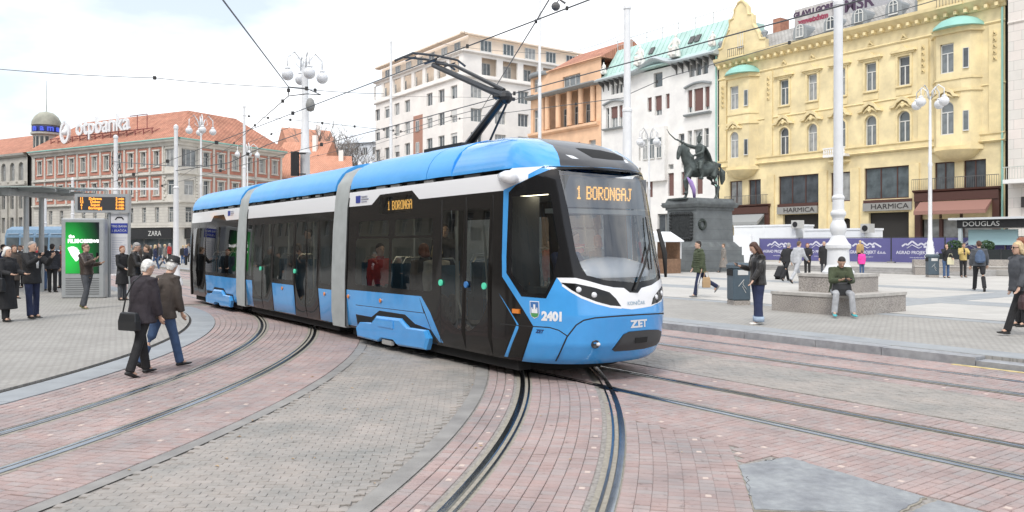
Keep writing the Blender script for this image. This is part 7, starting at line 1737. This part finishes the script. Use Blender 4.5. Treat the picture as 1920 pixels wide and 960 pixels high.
# --- right-hand platform and square
pF = Person('person in olive puffer jacket and striped track trousers walking left', G(1312, 557, PH), 186, 1.74, ((14, 4), (-30, 30)), ((-6, 8, 12, 0), (8, 8, 10, 0)), lean=3, top=CGREEN, bot=CNAVY, hem=.78, puffer=True, bulk=1.28, hair='dark', shoes=SHOE_G, vox=.0125)
mb = MB(); l_ = pF.arm
st1 = MB(); L0 = [pF.T(Vector((0, .092 + .085, .88))), pF.T(Vector((.10, .092 + .072, .50))), pF.T(Vector((.13, .092 + .070, .12)))]; st1.tube(L0, [(.018, .006)] * 3, 6, (1, 0, 0)); pF.add('side_stripe', st1, CWHT)
handbag(pF.world(Vector((-.12, .24, .62))), pF.root.rotation_euler.z, .24, .32, .10, mat('paper_brown', (.40, .27, .15), .8), 'brown paper bag carried by the person in olive puffer jacket', name='paper_bag')
pG = Person('long-haired person in black leather jacket and cuffed jeans looking at a phone', G(1421, 608, PH), 184, 1.68, ((2, 2), (-3, 0)), ((14, 6, 18, 0), (14, 6, 92, 8)), head=28, top=CLEA, bot=CJEAND, hem=.84, hair='brown', hairlen=.34, shoes=SHOE_W, wide=1.22, bulk=1.14, cuff=cloth('turned_denim', (.32, .40, .50)), vox=.0115)
phone_at(pG, 1, 'phone held by the long-haired person in leather jacket', False)
pH = Person('person in olive jacket and grey trousers sitting on the granite seat with phone', P(-10.15, 16.30, PH), 262, 1.74, ((84, 86), (84, 86)), ((26, 8, 72, 28), (26, 8, 72, 28)), lean=16, head=20, top=CGREEN, bot=CLGREY, hem=.90, hair='dark', skin=0, shoes=SHOE_T, bulk=1.18, seat=.475, stance=9, vox=.0115)
phone_at(pH, 0, 'phone in the hands of the seated person', False)
handbag(pH.world(Vector((.24, .0, .78))), pH.root.rotation_euler.z + R(90), .40, .30, .14, mat('bag_black', (.02, .021, .023), .35), 'black shoulder bag on the lap of the seated person')
pI = Person('blonde person in dark jacket with glasses at the right edge', G(1912, 628, PH), 180, 1.70, ((22, 4), (-20, 12)), ((6, 8, 20, 0), (-10, 8, 20, 0)), lean=2, top=CSLATE, bot=CB, hem=.84, hair='blonde', hairlen=.16, glasses=True, bulk=1.15, vox=.0115)
handbag(pI.world(Vector((.02, .30, .74))), pI.root.rotation_euler.z, .34, .26, .14, mat('bag_burgundy', (.05, .022, .024), .4), 'dark burgundy handbag carried by the blonde person at the right edge')
Person('curly red-haired person behind the blonde one at the right edge', G(1916, 612, PH), 180, 1.76, top=CB, bot=CB, hair='red', hairlen=.1, vox=.018)
pJ = Person('person in dark jacket with small blue backpack walking away across the plaza', G(1836, 546, PH), 68, 1.78, ((24, 4), (-22, 14)), ((0, 10, 14, 0), (6, 12, 20, 0)), lean=4, top=CSLATE, bot=CB, hem=.90, hair='brown', bulk=1.12, vox=.015)
mb = MB(); mb.tube([(0, 0, -.24), (0, 0, -.18), (0, 0, 0), (0, 0, .16), (0, 0, .2)], [(.10, .06), (.16, .09), (.155, .085), (.09, .06), (.03, .03)], 10, (0, 1, 0)); held('backpack', mb, cloth('pack_blue', (.08, .12, .20)), pJ.world(Vector((-.19, 0, 1.22))), pJ.root.rotation_euler.z, 'small blue drawstring backpack worn by the person crossing the plaza', 'backpack')
Person('person in long taupe coat with backpack passing the monument', G(1357, 511, PH), 175, 1.68, ((20, 4), (-22, 14)), top=CTAUPE, bot=CSLATE, hem=.34, flare=.10, hair='mid', vox=.02, bulk=1.12)
Person('person in black jacket leaning forward pulling a wheeled case', G(1474, 527, PH), 35, 1.74, ((20, 3), (-24, 14)), ((-30, 10, 10, 0), (10, 10, 20, 0)), lean=14, top=CB, bot=CB, hair='grey', vox=.02, bulk=1.1)
Person('person in pale grey tracksuit walking beside the one with the wheeled case', G(1494, 531, PH), 30, 1.82, ((26, 4), (-26, 14)), ((-20, 10, 20, 0), (16, 10, 30, 0)), lean=10, top=CLGREY, bot=CLGREY, hair='mid', vox=.02, bulk=1.12)
sc0 = G(1459, 524, PH); mb = MB(); mb.box(-.2, .2, -.15, .15, .06, .60); sq_ = empty('suitcase', sc0, R(35), 'small black wheeled suitcase being pulled across the plaza', 'suitcase'); mb.v = [tuple(Matrix.Rotation(R(35), 3, 'Y') @ Vector(q)) for q in mb.v]; mb.build('case_body', CB, sq_); mb = MB(); mb.tube([(.3, -.1, .48), (.62, -.1, .80), (.62, .1, .80), (.3, .1, .48)], .012, 5); mb.build('pull_handle', M_alu, sq_)
for q in (-.12, .12): mb = MB(); mb.tube([(0, q - .02, .05), (0, q + .02, .05)], .05, 10); mb.build('wheel', M_rubber, sq_)
Person('person with reddish hair in black clothes standing before the hoarding', G(1514, 518, PH), 250, 1.66, top=CB, bot=CB, hair='red', hairlen=.12, arms=((20, 6, 60, 20), (20, 6, 60, 20)), vox=.02)
Person('person in open black coat standing left of the white mast base', G(1545, 517, PH), 250, 1.76, top=CB, bot=CSLATE, hem=.6, hair='grey', vox=.02, bulk=1.1)
Person('child in bright pink jacket and jeans standing right of the white mast', G(1616, 517, PH), 90, 1.30, top=CPINK, bot=CJEAN, hem=.80, hair='mid', bulk=1.15, vox=.018)
Person('person in tan jacket with dark bag at the purple hoarding', P(-27.9, 47.2, HZ), 80, 1.55, ((10, 4), (-10, 4)), top=CTAN, bot=CB, hair='blonde', shoes=SHOE_W, vox=.022)
pK = Person('person in black with cream tote bag standing by the stone seat wall', G(1774, 521, PH), 265, 1.64, top=CB, bot=CJEAN, hair='dark', hairlen=.15, arms=((20, 10, 30, 10), (50, 8, 95, 20)), vox=.02)
handbag(pK.world(Vector((.18, .12, .98))), pK.root.rotation_euler.z + R(90), .30, .34, .08, mat('canvas_cream', (.62, .58, .40), .8), 'cream tote bag held by the person in black by the seat wall', name='tote_bag')
Person('person in yellow jacket with phone resting by the stone seat wall', G(1806, 520, PH), 265, 1.68, top=CYEL, bot=CB, hair='mid', arms=((30, 14, 70, 25), (30, 14, 70, 25)), head=20, vox=.02, shirt=CB)
# --- crowd outside the shops below the bank
cols_ = [CB, CNAVY, CSLATE, CTAUPE, CRED, CB, CJEAND, CGREY, CBRN, CB, CBEI, CLEA]
desc = ['black', 'navy', 'slate', 'taupe', 'red', 'black padded', 'denim', 'grey', 'brown', 'short black', 'beige', 'black leather']
spots = [(283, 501), (291, 506), (300, 498), (309, 503), (318, 496), (343, 497), (349, 500), (354, 494), (263, 503), (272, 497), (245, 505), (298, 491)]
where = ['second from the plain mast foot', 'in front of the shop group', 'under the shop sign', 'with shopping, under the shop sign', 'nearest the plain mast', 'right of the plain mast', 'between plain mast and tram rear', 'closest to the tram rear', 'left in the shop crowd', 'at the shop corner', 'behind the timetable', 'deepest in the shop crowd']
for k, (x, y) in enumerate(spots):
    Person('distant person in %s jacket, %s' % (desc[k], where[k]), G(x, y, -.012), random.choice((20, 200, 260, 100, 170)), random.uniform(1.6, 1.82), random.choice((((18, 4), (-20, 12)), ((0, 0), (2, 0)))), top=cols_[k], bot=random.choice((CB, CJEAN, CSLATE)), hair=random.choice(('dark', 'mid', 'brown', 'blonde', 'grey')), hairlen=random.choice((0, 0, .2)), vox=.03, group='distant shoppers', shoes=random.choice((SHOE_B, SHOE_W)))
for k, (x, y, c, d) in enumerate(((38, 540, CSLATE, 'slate coat beneath the shelter roof'), (46, 532, CBRN, 'brown coat beneath the shelter roof'), (62, 530, CRED, 'dark red coat behind the shelter posts'), (74, 528, CB, 'black coat behind the shelter posts'), (16, 535, CTAUPE, 'taupe coat waiting under the shelter'))):
    Person('waiting person in ' + d, G(x, y, GP), random.uniform(150, 320), random.uniform(1.6, 1.8), top=c, bot=CB, hem=.7, hair=random.choice(('dark', 'brown', 'mid')), hairlen=random.choice((0, .2)), vox=.024, group='people waiting at the stop')
# --- driver and passengers behind the tram glass
SIT = ((80, 80), (80, 80))
Person('driver in dark uniform behind the tram windscreen', P(-8.25, V1 - .25, .36), math.degrees(ROT), 1.76, SIT, ((40, 10, 50, 10), (40, 10, 50, 10)), top=CNAVY, bot=CB, hair='mid', seat=.62, vox=.02, group='people inside the tram')
Person('standing passenger in brown jacket behind the cab side window', P(-8.95, V1 - .45, .37), math.degrees(ROT) + 60, 1.74, top=CBRN, bot=CSLATE, hair='dark', vox=.02, group='people inside the tram')
for k, (a, w, m, hr, d) in enumerate(((-10.75, -.80, CBEI, 'blonde', 'blonde passenger in beige at the window before the front doors'), (-11.25, -.75, CBRN, 'red', 'red-haired passenger at the large side window'), (-12.75, -.80, CRED, 'dark', 'passenger in red next to the grey bellows'), (-16.9, -.75, CSLATE, 'mid', 'passenger in slate between the middle doors'), (-21.7, -.75, CB, 'brown', 'passenger in black in the rear section'))):
    Person(d, P(a, V1 + w, .37), math.degrees(ROT) + (180 if k % 2 else 0), 1.68, SIT, top=m, bot=CB, hair=hr, hairlen=.12 if k < 2 else 0, seat=.50, vox=.022, group='people inside the tram')
for k, (a, w, m, d) in enumerate(((-9.7, .1, CNAVY, 'standing passenger in navy inside the front doors'), (-14.5, .0, CBRN, 'standing passenger in brown by the middle section bellows'), (-18.2, .0, CGREY, 'standing passenger in grey inside the rear middle doors'), (-12.2, .2, CB, 'standing passenger in black in the front section aisle'))):
    Person(d, P(a, V1 + w, .37), math.degrees(ROT) - 90 + 70 * (k % 2), 1.74, top=m, bot=CB, hair='dark', vox=.022, group='people inside the tram')
# ---------------------------------------------------------------- houses across the street, behind the viewer (they mirror in the tram's glass)
M_bk = [mat('street_render_%d' % k, c, .9, var=.08, vscale=.5, stain=.2, stscale=.4) for k, c in enumerate(((.34, .31, .26), (.30, .27, .25), (.38, .35, .30), (.28, .25, .21)))]
a = -155.0
for k in range(9):
    w = 20.0; hh = (20, 23, 21, 19, 22, 18, 24, 20, 22)[k]
    hb = Bld('street_house', P(a + w, -26, 0), ROT + math.pi, 0, 'stone-coloured house across the street, %s of nine' % ('first', 'second', 'third', 'fourth', 'fifth', 'sixth', 'seventh', 'eighth', 'last')[k], 'building'); hb.o['group'] = 'houses across the street'
    ops = [(1.2 + q * 3.1, 2.8 + q * 3.1, z, z + 2.3) for q in range(6) for z in (5.5, 9.5, 13.5, 17.5) if z + 3 < hh] + [(1 + q * 4.8, 4.6 + q * 4.8, .3, 3.8) for q in range(4)]
    hb.wall(0, w - .05, 0, hh, ops, M_bk[k % 4], .35)
    for o in ops: hb.window(o, M_wfr if o[2] > 4 else M_gfr, 'T' if o[2] > 4 else 'three', y=.33)
    hb.mould('main_cornice', M_bk[k % 4], 0, w, hh, [(.2, 0), (.6, .3), (.7, .6)]); mb = MB(); mb.box(.02, w - .07, .8, 9, 0, hh); hb.part('body', mb, M_bk[k % 4])
    a += w
